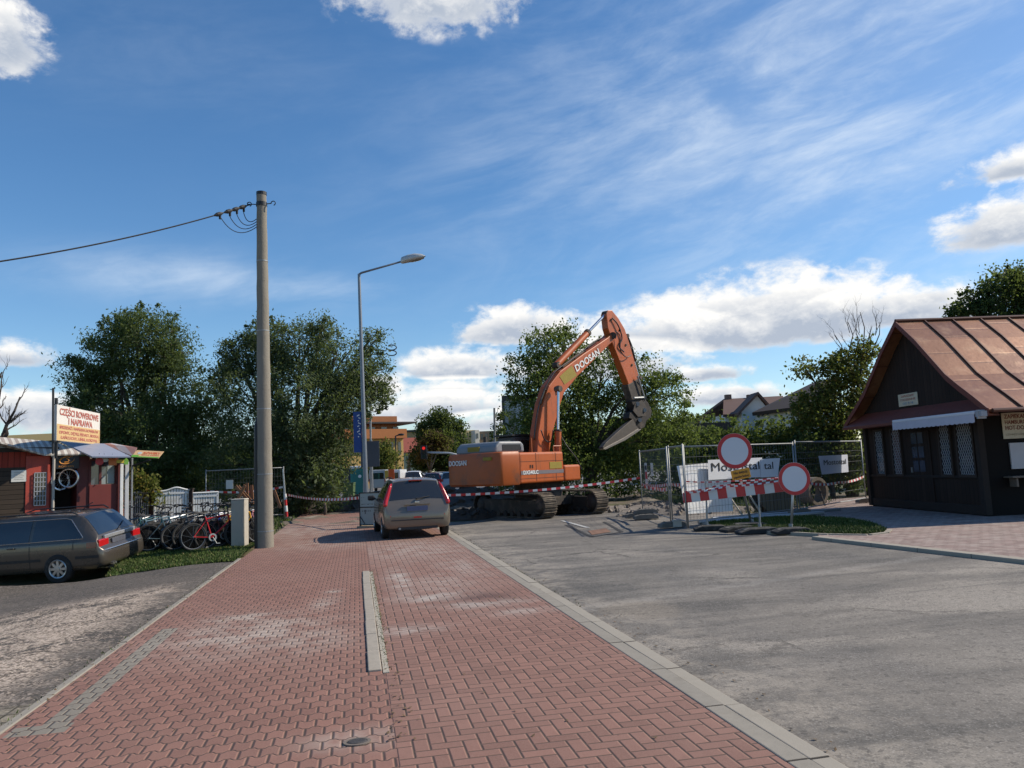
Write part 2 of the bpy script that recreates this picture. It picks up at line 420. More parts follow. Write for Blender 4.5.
def m_interlock():
    m, b = newmat('red_interlocking_pavers'); co = coord(); x, y, z = sep(co)
    W_, H_ = .122, .148
    tri = lambda t: abs_((t % 1.0) - .5) * 2.0                       # 1 at the joint, 0 mid-paver
    # rows run across the path; the cross joints pinch in and out
    wob = (sstep(.25, .75, tri(x / W_)) - .5) * .027
    yy = y + wob + (noise(co, 3.0, 2) - .5) * .012; row = floor_(yy / H_); par = (row % 2.0)
    xx = x + par * (W_ / 2)
    col_ = floor_(xx / W_)
    fx = xx / W_ - col_; fy = yy / H_ - row
    dx = xmin(fx, 1.0 - fx) * W_; dy = xmin(fy, 1.0 - fy) * H_
    d = xmin(dx, dy); joint = sstep(.0075, .0025, d); bev = sstep(0.0, .016, d)
    r = white(comb(col_, row, 1.0)); mid = noise(co, 2.6, 8, .68); fine = noise(co, 90, 3, .7); big = noise(co, .5, 4, .6)
    c = mixc(r, (.152, .072, .052), (.238, .115, .083)); c = mixc(fine, c, (.36, .155, .13), 'MIX') if False else c
    sp_, _q = cells(co, 150); c = mixc(fine * .35 + sp_ * .22, c, (.35, .20, .16))
    c = mixc(sstep(.40, .66, big) * .4, c, (.27, .155, .12)); c = mixc(sstep(.5, .72, noise(co, 7, 6, .75)) * .3, c, (.15, .08, .065))
    gx = lt(x, -2.02 + .0) * gt(x, -2.19) * gt(y, 6.0) * lt(y, 9.6)
    gx2 = lt(x, -1.98) * gt(x, -2.36) * gt(y, 5.95) * lt(y, 6.16)
    c = mixc(xmax(gx, gx2), c, mixc(fine, (.17, .148, .118), (.27, .24, .195)))
    c = mixc(dust_spots(x, y, mid, [(-1.15, 8.9, .85, 1.0, .75), (-.55, 8.4, .5, .7, .55), (-1.35, 9.9, .45, .35, .8), (-.35, 11.6, .13, .16, 1.0), (-.45, 10.6, .2, .6, .5), (-.05, 5.15, .30, .20, .55), (-.5, 20, 1.6, 2.0, .45), (-1.5, 25, 2, 4, .55)]), c, (.46, .40, .34))
    c = mixc(sstep(.62, .8, noise(co, 1.1, 7, .7)) * .25, c, (.33, .27, .22)); c = mixc(joint, c, mixc(mid, (.045, .027, .021), (.15, .105, .08)))
    setb(b, col=c, rough=.86, spec=.35, normal=bump(bev * 1.0 + fine * .12 + r * .25, .55, .012)); return m
def m_herring():
    m, b = newmat('red_herringbone_pavers'); co = coord(); x, y, z = sep(co)
    U = .10
    a = x / U; e = y / U; i = floor_(a); j = floor_(e); k = (i - j) % 4.0
    fx = a - i; fy = e - j
    is0 = lt(k, .5); is1 = gt(k, .5) * lt(k, 1.5); is2 = gt(k, 1.5) * lt(k, 2.5); is3 = gt(k, 2.5)
    big_ = 9.0
    dl = fx + is1 * big_; dr = (1.0 - fx) + is0 * big_; db = fy + is2 * big_; dt = (1.0 - fy) + is3 * big_
    d = xmin(dl, dr, db, dt) * U
    idx = comb(i - is1, j + is3, 2.0)
    r = white(idx); joint = sstep(.0075, .0025, d); bev = sstep(0.0, .013, d)
    mid = noise(co, 2.6, 8, .68); fine = noise(co, 90, 3, .7); big = noise(co, .5, 4, .6)
    c = mixc(r, (.156, .077, .056), (.242, .120, .088)); sp_, _q = cells(co, 150); c = mixc(fine * .35 + sp_ * .22, c, (.35, .21, .17))
    c = mixc(sstep(.40, .66, big) * .4, c, (.28, .165, .13)); c = mixc(sstep(.5, .72, noise(co, 7, 6, .75)) * .3, c, (.16, .09, .07))
    c = mixc(dust_spots(x, y, mid, [(.62, 12.2, .18, 1.4, .95), (.95, 10.4, .5, .35, .9), (1.5, 9.6, .6, .25, .8), (1.2, 11.5, .5, 1.2, .45), (1.8, 13.5, .5, 1.8, .45), (.5, 8.4, .4, .25, .6), (1.9, 8.9, .5, .2, .55), (1.2, 17, 1.2, 2.5, .5)]), c, (.47, .42, .37))
    c = mixc(dust_spots(x, y, mid, [(1.55, 10.1, .42, .38, .9)]), c, (.10, .055, .048))
    c = mixc(sstep(.62, .8, noise(co, 1.1, 7, .7)) * .25, c, (.33, .27, .22)); c = mixc(joint, c, mixc(mid, (.045, .027, .021), (.15, .105, .08)))
    setb(b, col=c, rough=.86, spec=.35, normal=bump(bev * 1.0 + fine * .12 + r * .25, .5, .012)); return m
def m_kerb():
    m, b = newmat('kerb_concrete'); co = coord(); x, y, z = sep(co)
    f = (y / 1.0) % 1.0; joint = lt(xmin(f, 1.0 - f), .006); long_ = lt(abs_(x - 99.0), .004)
    n = noise(co, 9, 6, .7); n2 = noise(co, 110, 2, .7); r = white(comb(floor_(y), 3.0, 1.0))
    c = mixc(n, (.185, .168, .138), (.315, .283, .235)); c = mixc(n2 * .35, c, (.42, .38, .32)); c = mixc(r * .25, c, (.22, .20, .17)); c = mixc(sstep(.5, .7, noise(co, 1.3, 7, .75)) * .45, c, (.17, .145, .11)); c = mixc(gt(x, 2.39) * .3, c, (.46, .41, .33))
    c = mixc(xmax(joint, long_), c, (.10, .085, .07))
    setb(b, col=c, rough=.9, spec=.3, normal=bump(n2 * .5 + n, .3, .006)); return m
def m_forecourt():
    m, b = newmat('forecourt_pavers'); co = coord(); x, y, z = sep(co)
    row = floor_(y / .165); xx = x + (row % 2.0) * .1; c_ = floor_(xx / .2); fx = xx / .2 - c_; fy = y / .165 - row
    d = xmin(xmin(fx, 1.0 - fx) * .2, xmin(fy, 1.0 - fy) * .165); j = sstep(.008, .003, d); r = white(comb(c_, row, 4.0)); n = noise(co, 3, 7, .65)
    c = mixc(r, (.22, .155, .135), (.32, .235, .205)); c = mixc(sstep(.4, .65, n) * .55, c, (.40, .345, .30)); c = mixc(j, c, (.12, .08, .07))
    setb(b, col=c, rough=.9, spec=.3, normal=bump(sstep(0, .012, d), .4, .01)); return m
def m_soil():
    m, b = newmat('grassy_soil'); co = coord(); n = noise(co, 3, 7, .65); n2 = noise(co, 25, 4, .7)
    c = mixc(n, (.03, .045, .012), (.085, .105, .03)); c = mixc(sstep(.6, .75, n2), c, (.13, .10, .065))
    setb(b, col=c, rough=.95, spec=.2, normal=bump(n2, .6, .03)); return m

# ------------------------------------------------------------------ ground
def axis(lo, hi, n, near=14.0):
    t = np.linspace(-1, 1, n); a = np.sinh(t * 5.2) / np.sinh(5.2)
    return np.where(a < 0, -a * lo, a * hi)
gx = axis(-1600, 1600, 150); gy = axis(-1600, 1600, 150) + 18
gv = np.array([(x, y, hz(x, y) - 0.07 - (.25 if toS(x, y)[0] < -2.0 and -8 < toS(x, y)[1] < 25 and x > -30 else 0)) for y in gy for x in gx]); nn = len(gx)
ii, jj = np.meshgrid(np.arange(nn - 1), np.arange(len(gy) - 1)); a_ = (jj * nn + ii).ravel()
gf = np.stack([a_, a_ + 1, a_ + nn + 1, a_ + nn], 1)
struct(mesh_np('ground', gv, gf, m_ground()))

def street_sheet(name, x0, x1, y0, y1, z, m, nu=1, nv=1):
    mb = MB(); mb.sheet((x0, y0, z), (x1, y0, z), (x1, y1, z), (x0, y1, z), nu, nv)
    o = mb.build(name, m); o.rotation_euler = (0, 0, SA); return struct(o)
street_sheet('sidewalk', -2.40, .205, -4, 36.0, 0.0, m_interlock())
street_sheet('driveway', .205, 2.25, -4, 25.0, 0.001, m_herring())
def kerb_run(name, x0, x1, y0, y1, step, top, m, jit=.006):
    mb = MB(); y = y0
    while y < y1:
        j = lambda: random.uniform(-jit, jit); L = min(step, y1 - y) - .006; a0, a1, zt_ = j(), j(), top + j() * .8
        vs = [(x0 + a0, y, -.2), (x1 + a0, y, -.2), (x1 + a1, y + L, -.2), (x0 + a1, y + L, -.2), (x0 + a0, y, zt_), (x1 + a0, y, zt_ + j() * .5), (x1 + a1, y + L, zt_ + j() * .5), (x0 + a1, y + L, zt_)]
        mb.add(vs, [(0, 3, 2, 1), (4, 5, 6, 7), (0, 1, 5, 4), (2, 3, 7, 6), (1, 2, 6, 5), (0, 4, 7, 3)]); y += step
    o = mb.build(name, m, bevel=.008); o.rotation_euler = (0, 0, SA); return struct(o)
MK = m_kerb(); kerb_run('kerb', 2.25, 2.385, -4, 24.6, 1.0, .006, MK, .003); kerb_run('gutter_strip', 2.389, 2.515, -4, 24.6, 1.0, .002, MK, .003)
kerb_run('edging', -2.475, -2.405, -4, 17.3, 1.0, .008, MK)
# raised strip of kerb stones lying along the middle of the pavement
for k in range(9):
    mb = MB(); y0 = 6.78 + k * .755
    jx = random.uniform(-.003, .003); mb.bb((.065 + jx, y0, -.05), (.178 + jx, y0 + .74, .016 + .004 * random.random()))
    st = mb.build('kerb_stone', pm('stone_grey', (.33, .29, .235), .9, var=.25, scale=9, bmp=.3), bevel=.008)
    st.rotation_euler = (0, 0, SA)
    tag(st, ['grey kerb stone at the near end of the raised strip in the paving', 'grey kerb stone second from the near end of the strip in the red paving'][min(k, 1)] if k < 2 else 'grey kerb stone in the long strip down the middle of the red pavement' if k < 8 else 'grey kerb stone at the far end of the strip in the red paving', 'kerb stone', 'kerb stones set in a strip in the pavement')
mb = MB(); mb.bb((.185, 6.7, -.02), (.235, 13.5, .006)); o = mb.build('sand_joint', pm('sand_joint', (.40, .36, .29), .95, var=.4, scale=30, bmp=.6)); o.rotation_euler = (0, 0, SA); struct(o)
# road
mb = MB(); mb.sheet((2.525, -4, -.028), (16, -4, -.028), (16, 27.0, -.028), (2.525, 25.2, -.028), 40, 60)
rd = mb.build('road', m_road(), smooth=True); rd.rotation_euler = (0, 0, SA); struct(rd)
# yard on the left
mb = MB()
mb.sheet((-24, -4, 0), (-2.475, -4, 0), (-2.475, 17.3, 0), (-24, 23, 0), 70, 70, lambda q: Vector((q.x, q.y, hz(*S(q.x, q.y).xy) - .016 + .012 * sin(q.x * 3.1) * sin(q.y * 2.3) * sm((-2.6 - q.x)))))
lt_ = mb.build('yard', m_lot(), smooth=True); lt_.rotation_euler = (0, 0, SA); struct(lt_)
# earth of the works beyond the road
def dirt_z(x, y):
    e = sm((y - 25.0) / 3.0)
    return -.05 + e * (.10 * sin(x * 1.7 + y * .9) * sin(y * 1.1 - x * .6) + .06 * sin(x * 4.1) * sin(y * 3.7))
mb = MB(); mb.sheet((-7.5, 25, 0), (9, 25, 0), (14, 50, 0), (-16, 50, 0), 70, 60, lambda q: Vector((q.x, q.y, dirt_z(q.x, q.y))))
struct(mb.build('works_ground', m_dirt(), smooth=True))
mb = MB(); mb.sheet((-70, 52, -.03), (90, 52, -.03), (110, 130, -.03), (-110, 130, -.03)); struct(mb.build('far_road', pm('far_asphalt', (.17, .165, .16), .9, var=.3, scale=.8)))
# verge and forecourt on the right
def poly_slab(name, pts, z0, z1, m, bevel=.0):
    mb = MB(); mb.prism([(p[0], p[1]) for p in pts], lambda a, b: Vector((a, b, z0)), lambda a, b: Vector((a, b, z1)))
    return struct(mb.build(name, m, bevel=bevel))
fa = G(820, 537.5); fb = G(1024, 560)
fd = (fb - fa).normalized(); fb2 = fa + fd * 22
fp = [fa - fd * .0, fb2, fb2 + Vector((14, 6, 0)), Vector((24, 34, 0)), Vector((9.2, 27, 0)), Vector((8.2, 23, 0)), G(800, 520)]
poly_slab('forecourt', fp, -.2, .02, m_forecourt())
kn = Vector((fd.y, -fd.x, 0)); kn = kn if kn.y < 0 else -kn
kp = [fa, fb2, fb2 + kn * .20, fa + kn * .20]
poly_slab('forecourt_kerb', [fa + kn * .002, fb2 + kn * .002, fb2 + kn * .2, fa + kn * .2], -.2, .035, m_kerb(), .012)
vz = .03
vp = [G(704, 524), G(724, 529.5), G(770, 532.5), G(830, 535.5), G(868, 536), G(884, 534), G(887, 531), G(872, 525), G(850, 521), G(815, 518), G(760, 519.5), G(715, 521.5)]
poly_slab('verge', vp, -.15, vz, m_soil())
mb = MB(); vk = [p + Vector((0, 0, vz + .012)) for p in vp[:7]]
for a, c in zip(vk[:-1], vk[1:]):
    u = (c - a).normalized(); nrm = Vector((u.y, -u.x, 0)) * .1
    mb.add([a + nrm - Vector((0, 0, .2)), c + nrm - Vector((0, 0, .2)), c - Vector((0, 0, .2)), a - Vector((0, 0, .2)), a + nrm, c + nrm, c, a], [(0, 3, 2, 1), (4, 5, 6, 7), (0, 1, 5, 4), (2, 3, 7, 6), (1, 2, 6, 5), (0, 4, 7, 3)])
struct(mb.build('verge_kerb', m_kerb()))
# bank of grass under the bicycles
bank = [S(-2.48, 17.0), S(-2.48, 24), S(-3.4, 30), S(-9, 28), S(-14, 22), S(-20, 17), S(-20, 14.7), S(-9, 16.2)]
mb = MB()
gA, gB = toS(*G(110, 578, -.30).xy), toS(*G(236, 561.5, 0).xy)
mb.sheet(S(gA[0], gA[1]), S(-2.44, gB[1] + .1), S(-3.0, 30.0), S(gA[0] - 1.5, 30), 46, 36, lambda q: Vector((q.x, q.y, hz(q.x, q.y) + .004 + .015 * sin(q.x * 2.7) * sin(q.y * 2.2))))
struct(mb.build('grass_bank', m_soil(), smooth=True))

# ------------------------------------------------------------------ grass
def m_grass():
    m, b = newmat('grass_blades'); a = X.nt.nodes.new('ShaderNodeAttribute'); a.attribute_name = 'rnd'; r = X(a.outputs['Fac'])
    c = mixc(r, (.022, .045, .007), (.088, .13, .024)); c = mixc(gt(r, .93), c, (.26, .22, .10))
    setb(b, col=c, rough=.7, spec=.25); return m
M_GRASS = m_grass()
def grass(name, label, pts, height, rng, w=.012):
    n = len(pts); P = np.array(pts); h = height * rng.uniform(.5, 1.25, n); t = rng.uniform(0, 2 * PI, n)
    L = rng.normal(0, .45, (n, 2)) * h[:, None]
    d = np.stack([np.cos(t), np.sin(t), 0 * t], 1) * (w * rng.uniform(.6, 1.5, n))[:, None]
    tip = P + np.concatenate([L, h[:, None]], 1); V = np.stack([P - d, P + d, tip], 1).reshape(-1, 3)
    F = np.arange(n * 3).reshape(-1, 3)
    return tag(mesh_np(name, V, F, M_GRASS, attr={'rnd': rng.random(n)}), label, 'grass', kind='stuff')
def inside(p, poly):
    c = False; n = len(poly)
    for i in range(n):
        a, b = poly[i], poly[(i + 1) % n]
        if (a[1] > p[1]) != (b[1] > p[1]) and p[0] < (b[0] - a[0]) * (p[1] - a[1]) / (b[1] - a[1]) + a[0]: c = not c
    return c
rng = np.random.default_rng(3)
def scatter(poly, n, zf, keep=None):
    xs = [p[0] for p in poly]; ys = [p[1] for p in poly]; out = []
    while len(out) < n:
        p = (rng.uniform(min(xs), max(xs)), rng.uniform(min(ys), max(ys)))
        if inside(p, poly) and (keep is None or keep(p)): out.append((p[0], p[1], zf(*p)))
    return out
def patchy(p): return rng.random() < .35 + .65 * (sin(p[0] * 1.9 + 1) * sin(p[1] * 1.3) + sin(p[0] * 4.3) * sin(p[1] * 3.7) > -.35)
bk = [S(-2.5, gB[1] + .15), S(-2.55, 23), S(gA[0] - .8, 23), S(gA[0] - .1, gA[1] + .05), S((gA[0] - 2.5) / 2, (gA[1] + gB[1]) / 2 - .15)]
grass('bank_grass', 'short sunlit grass growing on the bank under the parked bicycles', scatter(bk, 30000, lambda x, y: hz(x, y) - .01, patchy), .06, rng)
grass('verge_grass', 'short dark grass on the kerbed verge behind the road signs', scatter([(p.x, p.y) for p in vp], 26000, lambda x, y: vz, patchy), .07, rng)
fr = [S(-2.5, 24), S(-2.5, 35), S(-14, 40), S(-12, 26)]
grass('rough_grass', 'rough grass and weeds below the trees behind the mesh fence', scatter(fr, 9000, lambda x, y: -.05, patchy), .16, rng, .02)
fr2 = [(8, 22.5), (11, 27), (13, 38), (6, 38), (6.2, 24)]
grass('tall_weeds', 'rough green weeds around the cable drum behind the mesh fence', scatter(fr2, 9000, lambda x, y: -.05, patchy), .22, rng, .02)

# ------------------------------------------------------------------ rubble
M_RUB = pm('broken_stone', (.21, .18, .15), .95, var=.45, scale=3, bmp=.6)
M_RUBD = pm('dark_rubble', (.07, .058, .048), .95, var=.5, scale=3, bmp=.6)
def rubble(name, label, centre, rx, ry, h, n, m, s0=.08, s1=.3):
    mb = MB(); N = 26
    def f(q):
        r = math.hypot(q.x, q.y); k = max(0, 1 - r * r)
        return Vector((centre[0] + q.x * rx, centre[1] + q.y * ry, centre[2] - .06 + h * k ** .8 * (.75 + .25 * sin(q.x * 9 + centre[0]) * sin(q.y * 7)) + random.uniform(-.03, .03) * (k > 0)))
    mb.sheet((-1, -1, 0), (1, -1, 0), (1, 1, 0), (-1, 1, 0), N, N, f)
    for _ in range(n):
        t = random.uniform(0, 2 * PI); r = math.sqrt(random.random()) * 1.02; q = f(Vector((r * cos(t), r * sin(t), 0)))
        s = random.uniform(s0, s1) * random.random() ** .5
        vs = [Vector((a * s * random.uniform(.5, 1), b * s * random.uniform(.5, 1), e * s * random.uniform(.4, .8))) for e in (-.5, .5) for b in (-.5, .5) for a in (-.5, .5)]
        R = Matrix.Rotation(random.uniform(0, 6), 3, Vector((random.random(), random.random(), random.random())))
        mb.add([R @ v + q + Vector((0, 0, s * .2)) for v in vs], [(0, 2, 3, 1), (4, 5, 7, 6), (0, 1, 5, 4), (2, 6, 7, 3), (0, 4, 6, 2), (1, 3, 7, 5)])
    return tag(mb.build(name, m), label, 'rubble', kind='stuff')
rubble('rubble_heap', 'low heap of broken stone past the end of the red pavement', (-8.3, 38.2, 0), 3.2, 1.4, .65, 160, M_RUBD, .15, .5)
rubble('rubble_heap', 'pale sandy heap of soil beside the mesh fence post', (-11.6, 37.5, 0), 2.0, 1.0, .45, 80, M_RUB)
rubble('rubble_heap', 'dark broken rubble and soil beside the silver car', (-1.9, 27.2, 0), 1.6, .8, .35, 110, M_RUBD, .08, .28)
rubble('rubble_heap', 'dark earth bank on the far side of the dug trench', (-3.5, 36, 0), 7, 1.7, .95, 260, M_RUBD, .1, .45)
rubble('rubble_heap', 'scattered earth and stones in front of the tracks', (4.2, 27.6, 0), 2.4, 1.1, .22, 110, M_RUB, .06, .25)
rubble('rubble_heap', 'low ridge of earth and litter inside the mesh fence', (6.0, 24.6, 0), 3.0, .9, .25, 120, M_RUB, .06, .22)

# litter: dry leaves and grit on the paving and along the kerbs
M_LITTER = pm('dry_leaf_litter', (.14, .09, .045), .9, var=.6, scale=9)
mb = MB(); rl = random.Random(12)
for i in range(900):
    k = rl.random()
    if k < .35: x, y = rl.gauss(2.62, .10), rl.uniform(3.5, 24)
    elif k < .55: x, y = rl.gauss(-2.33, .12), rl.uniform(4, 17)
    elif k < .72: x, y = rl.gauss(.24, .05), rl.uniform(5, 14)
    else: x, y = rl.uniform(-2.3, 2.2), rl.uniform(4, 24)
    z = .008 if x < 2.4 else -.02; p = S(x, y, z); s_ = rl.uniform(.006, .022); a = rl.uniform(0, 6.3); u = Vector((cos(a), sin(a), rl.uniform(-.2, .3))) * s_; v = Vector((-sin(a), cos(a), rl.uniform(-.2, .3))) * s_ * .6
    mb.add([p - u, p + v, p + u + Vector((0, 0, s_ * .3)), p - v], [(0, 1, 2, 3)])
tag(mb.build('leaf_litter', M_LITTER), 'dry leaves and grit scattered over the red paving and along its kerbs', 'litter', kind='stuff')
we = [S(rl.gauss(.225, .015), rl.uniform(6.7, 13.6), .0) for _ in range(500)] + [S(rl.gauss(-2.47, .03), rl.uniform(5, 17), .0) for _ in range(260)] + [S(rl.gauss(2.56, .025), rl.uniform(9, 24), -.03) for _ in range(350)]
grass('joint_weeds', 'small weeds growing in the joints beside the kerb stones', [tuple(p) for p in we], .022, rng, .005)
# ------------------------------------------------------------------ shared materials
def m_wood(name, c0, c1, plank=.14, axis_=0, rough=.85):
    m, b = newmat(name); co = coord(); xyz = sep(co); u = xyz[axis_]
    f = u / plank; i = floor_(f); fr = f - i; d = xmin(fr, 1.0 - fr) * plank
    st = (30, 30, 1.6) if axis_ < 2 else (1.6, 1.6, 30)
    g = noise(scalev(co, st), 1.0, 6, .65); r = white(comb(i, 5.0, 1.0)); n = noise(co, 2.0, 5, .6)
    c = mixc(clamp01(g * .6 + r * .35 + (n - .5) * .5), c0, c1); j = sstep(.009, .003, d)
    c = mixc(j, c, (c0[0] * .3, c0[1] * .3, c0[2] * .3))
    setb(b, col=c, rough=rough, spec=.3, normal=bump(sstep(0, .012, d) + g * .3, .5, .01)); return m
def m_glass(name, tint=(.02, .025, .03), rough=.06):
    m, b = newmat(name); co = coord(); n = noise(co, 2.0, 3)
    setb(b, col=mixc(n, tint, [q * 1.8 for q in tint]), rough=rough, spec=.9, coat=.3); return m
M_DWOOD = m_wood('dark_planks', (.014, .009, .007), (.045, .028, .02), .15, 1)
M_DWOODX = m_wood('dark_planks_side', (.018, .011, .008), (.052, .032, .023), .15, 0)
M_GLASS = m_glass('window_glass'); M_GLASSR = m_glass('window_glass_warm', (.11, .035, .02), .12)
M_GALV = pm('galvanised', (.42, .43, .43), .42, .75, .2, 12)
M_GALVD = pm('dull_galvanised', (.30, .31, .31), .55, .5, .25, 12)
M_WHITE = pm('white_paint', (.75, .75, .73), .5, var=.06, scale=5, dirt=(.5, .48, .43), dirt_amt=.3)
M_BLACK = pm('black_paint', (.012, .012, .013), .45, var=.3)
M_DARKR = pm('rubber', (.025, .024, .023), .85, var=.35, scale=9, bmp=.3, dirt=(.11, .10, .09), dirt_amt=.3)
M_RED = pm('sign_red', (.50, .025, .028), .42, var=.1)
M_CONC = pm('concrete', (.34, .32, .28), .9, var=.25, scale=5, bmp=.3, dirt=(.20, .185, .16), dirt_amt=.35)
M_INK = pm('black_ink', (.015, .015, .018), .6, var=.1); M_WINK = pm('white_ink', (.72, .72, .70), .6, var=.05)
M_REDINK = pm('faded_red_ink', (.42, .13, .10), .7, var=.2); M_DRED = pm('dark_red_ink', (.10, .015, .015), .6, var=.2)
M_PAPER = pm('paper', (.62, .61, .56), .8, var=.08)

# ------------------------------------------------------------------ the wooden snack kiosk on the right
HC, HA = Vector((11.12, 18.45, .04)), rad(3.3)
house = thing('wooden_kiosk', 'dark timber snack kiosk with a steep copper brown metal roof and lattice windows', 'kiosk', HC, HA)
hX = Vector((cos(HA), sin(HA), 0))
def HP(px, py, off):
    q = PL(px, py, HC + hX * off, (hX.x, hX.y)) - HC
    return Vector((q.x * cos(HA) + q.y * sin(HA), -q.x * sin(HA) + q.y * cos(HA), q.z))
HD, HL, HW = 5.28, 7.0, 2.55                       # facade length, building length, wall height
mb = MB(); mb.bb((0, 0, -.1), (HL, HD, HW)); mb.build('wall', M_DWOOD, house)
mb = MB()
for y in (.02, HD - .02): mb.box((-.01, y, HW / 2), (.16, .16, HW))
mb.bb((-.05, .0, 0), (-.002, HD, .22)); mb.bb((-.04, 0, .86), (-.002, HD, .93))
mb.build('corner_post', pm('dark_beam', (.018, .012, .009), .85, var=.4, scale=8, bmp=.3), house, bevel=.008)
prof = []
for (px, py) in [(989, 409.2), (974, 397), (959.5, 386), (946.7, 375.5), (933, 360), (915.7, 340.5), (894, 318)]:
    q = HP(px, py, -.5); prof.append((q.y, q.z))
yr = 2.22; zr = prof[-1][1] - .12
prof[-1] = (yr, zr)
# gable boards
gp = [(p[0], p[1] - .05) for p in prof]; gl = gp + [(2 * yr - p[0], p[1]) for p in gp[-2::-1]]
mb = MB(); mb.prism(gl, lambda a, e: Vector((-.15, a, e)), lambda a, e: Vector((.1, a, e))); mb.build('gable', M_DWOOD, house)
def m_roof():
    m, b = newmat('copper_brown_roof'); co = coord(); x, y, z = sep(co)
    pan = floor_((x + .5) / .79); s = z + white(comb(pan, 7.0, 1.0)) * 1.3; row = floor_(s / .80); fr = s / .80 - row
    lap = sstep(.035, .0, xmin(fr, 1.0 - fr)); r = white(comb(pan, row, 2.0)); n = noise(co, 1.6, 7, .65); n2 = noise(scalev(co, (5, 2, 2)), 3, 5, .6)
    c = mixc(clamp01(r * .75 + n * .4 - .08), (.185, .070, .033), (.44, .205, .10)); c = mixc(sstep(.52, .72, n2) * .55, c, (.17, .068, .034))
    c = mixc(lap * .8, c, (.15, .06, .035)); c = mixc(sstep(.52, .72, n) * .45, c, (.54, .33, .19))
    setb(b, col=c, rough=clamp01(.27 + n2 * .22), metal=.3, spec=.5, normal=bump(sstep(0, .05, fr) * 1.2 + n * .8, .35, .03)); return m
M_ROOF = m_roof(); M_TRIM = pm('red_brown_trim', (.145, .034, .021), .6, var=.3, scale=4)
mb = MB()
for sgn in (0, 1):
    pp = [(p[0] if not sgn else 2 * yr - p[0], p[1]) for p in prof]
    nx = 1
    for (y0, z0), (y1, z1) in zip(pp[:-1], pp[1:]):
        mb.add([(-.5, y0, z0), (HL + .5, y0, z0), (HL + .5, y1, z1), (-.5, y1, z1), (-.5, y0, z0 - .05), (HL + .5, y0, z0 - .05), (HL + .5, y1, z1 - .05), (-.5, y1, z1 - .05)],
               [(0, 1, 2, 3), (4, 7, 6, 5), (0, 4, 5, 1), (2, 6, 7, 3), (0, 3, 7, 4), (1, 5, 6, 2)])
rf = mb.build('roof', M_ROOF, house)
M_SEAM = pm('roof_seam', (.085, .028, .018), .5, .3, .3)
for k in range(1, 10):
    x = -.5 + .79 * k; mb = MB()
    for sgn in (0, 1):
        pp = [(p[0] if not sgn else 2 * yr - p[0], p[1]) for p in prof]
        for (y0, z0), (y1, z1) in zip(pp[:-1], pp[1:]):
            mb.add([(x - .022, y0, z0 + .002), (x + .022, y0, z0 + .002), (x + .022, y1, z1 + .002), (x - .022, y1, z1 + .002), (x - .016, y0, z0 + .05), (x + .016, y0, z0 + .05), (x + .016, y1, z1 + .05), (x - .016, y1, z1 + .05)],
                   [(0, 3, 2, 1), (4, 5, 6, 7), (0, 1, 5, 4), (2, 3, 7, 6), (1, 2, 6, 5), (0, 4, 7, 3)])
    mb.build('roof_seam', M_SEAM, rf)
mb = MB(); mb.tube([(-.52, yr, zr + .03), (HL + .5, yr, zr + .03)], .045, 8); mb.build('ridge_cap', M_SEAM, rf)
for sgn in (0, 1):                                 # barge boards
    mb = MB(); pp = [(p[0] if not sgn else 2 * yr - p[0], p[1]) for p in prof]
    for (y0, z0), (y1, z1) in zip(pp[:-1], pp[1:]):
        mb.add([(-.54, y0, z0 + .03), (-.505, y0, z0 + .03), (-.505, y1, z1 + .03), (-.54, y1, z1 + .03), (-.54, y0, z0 - .13), (-.505, y0, z0 - .13), (-.505, y1, z1 - .13), (-.54, y1, z1 - .13)],
               [(0, 1, 2, 3), (4, 7, 6, 5), (0, 4, 5, 1), (2, 6, 7, 3), (0, 3, 7, 4), (1, 5, 6, 2)])
    mb.build('barge_board', M_TRIM, house)
# pent roof under the gable
mb = MB(); ya, yb = prof[0][0] + .02, 2 * yr - prof[0][0] - .02; z0 = prof[0][1] - .06
mb.add([(-.6, ya, z0), (-.6, yb, z0), (-.16, yb - .62, z0 + .37), (-.16, ya + .62, z0 + .37), (-.6, ya, z0 - .07), (-.6, yb, z0 - .07), (-.02, yb - .3, z0 - .07), (-.02, ya + .3, z0 - .07)],
       [(0, 3, 2, 1), (0, 1, 5, 4), (4, 5, 6, 7), (0, 4, 7, 3), (1, 2, 6, 5), (3, 7, 6, 2)])
mb.build('pent_roof', M_TRIM, house)
mb = MB(); mb.tube([(-.45, prof[0][0] - .04, prof[0][1] - .03), (HL + .5, prof[0][0] - .04, prof[0][1] - .03)], .05, 8); mb.build('gutter', pm('gutter_brown', (.10, .04, .025), .5, .3, .2), house)
M_FRAME = pm('dark_frame', (.028, .018, .013), .7, var=.3); M_LAT = pm('lattice_white', (.34, .35, .37), .6, var=.2)
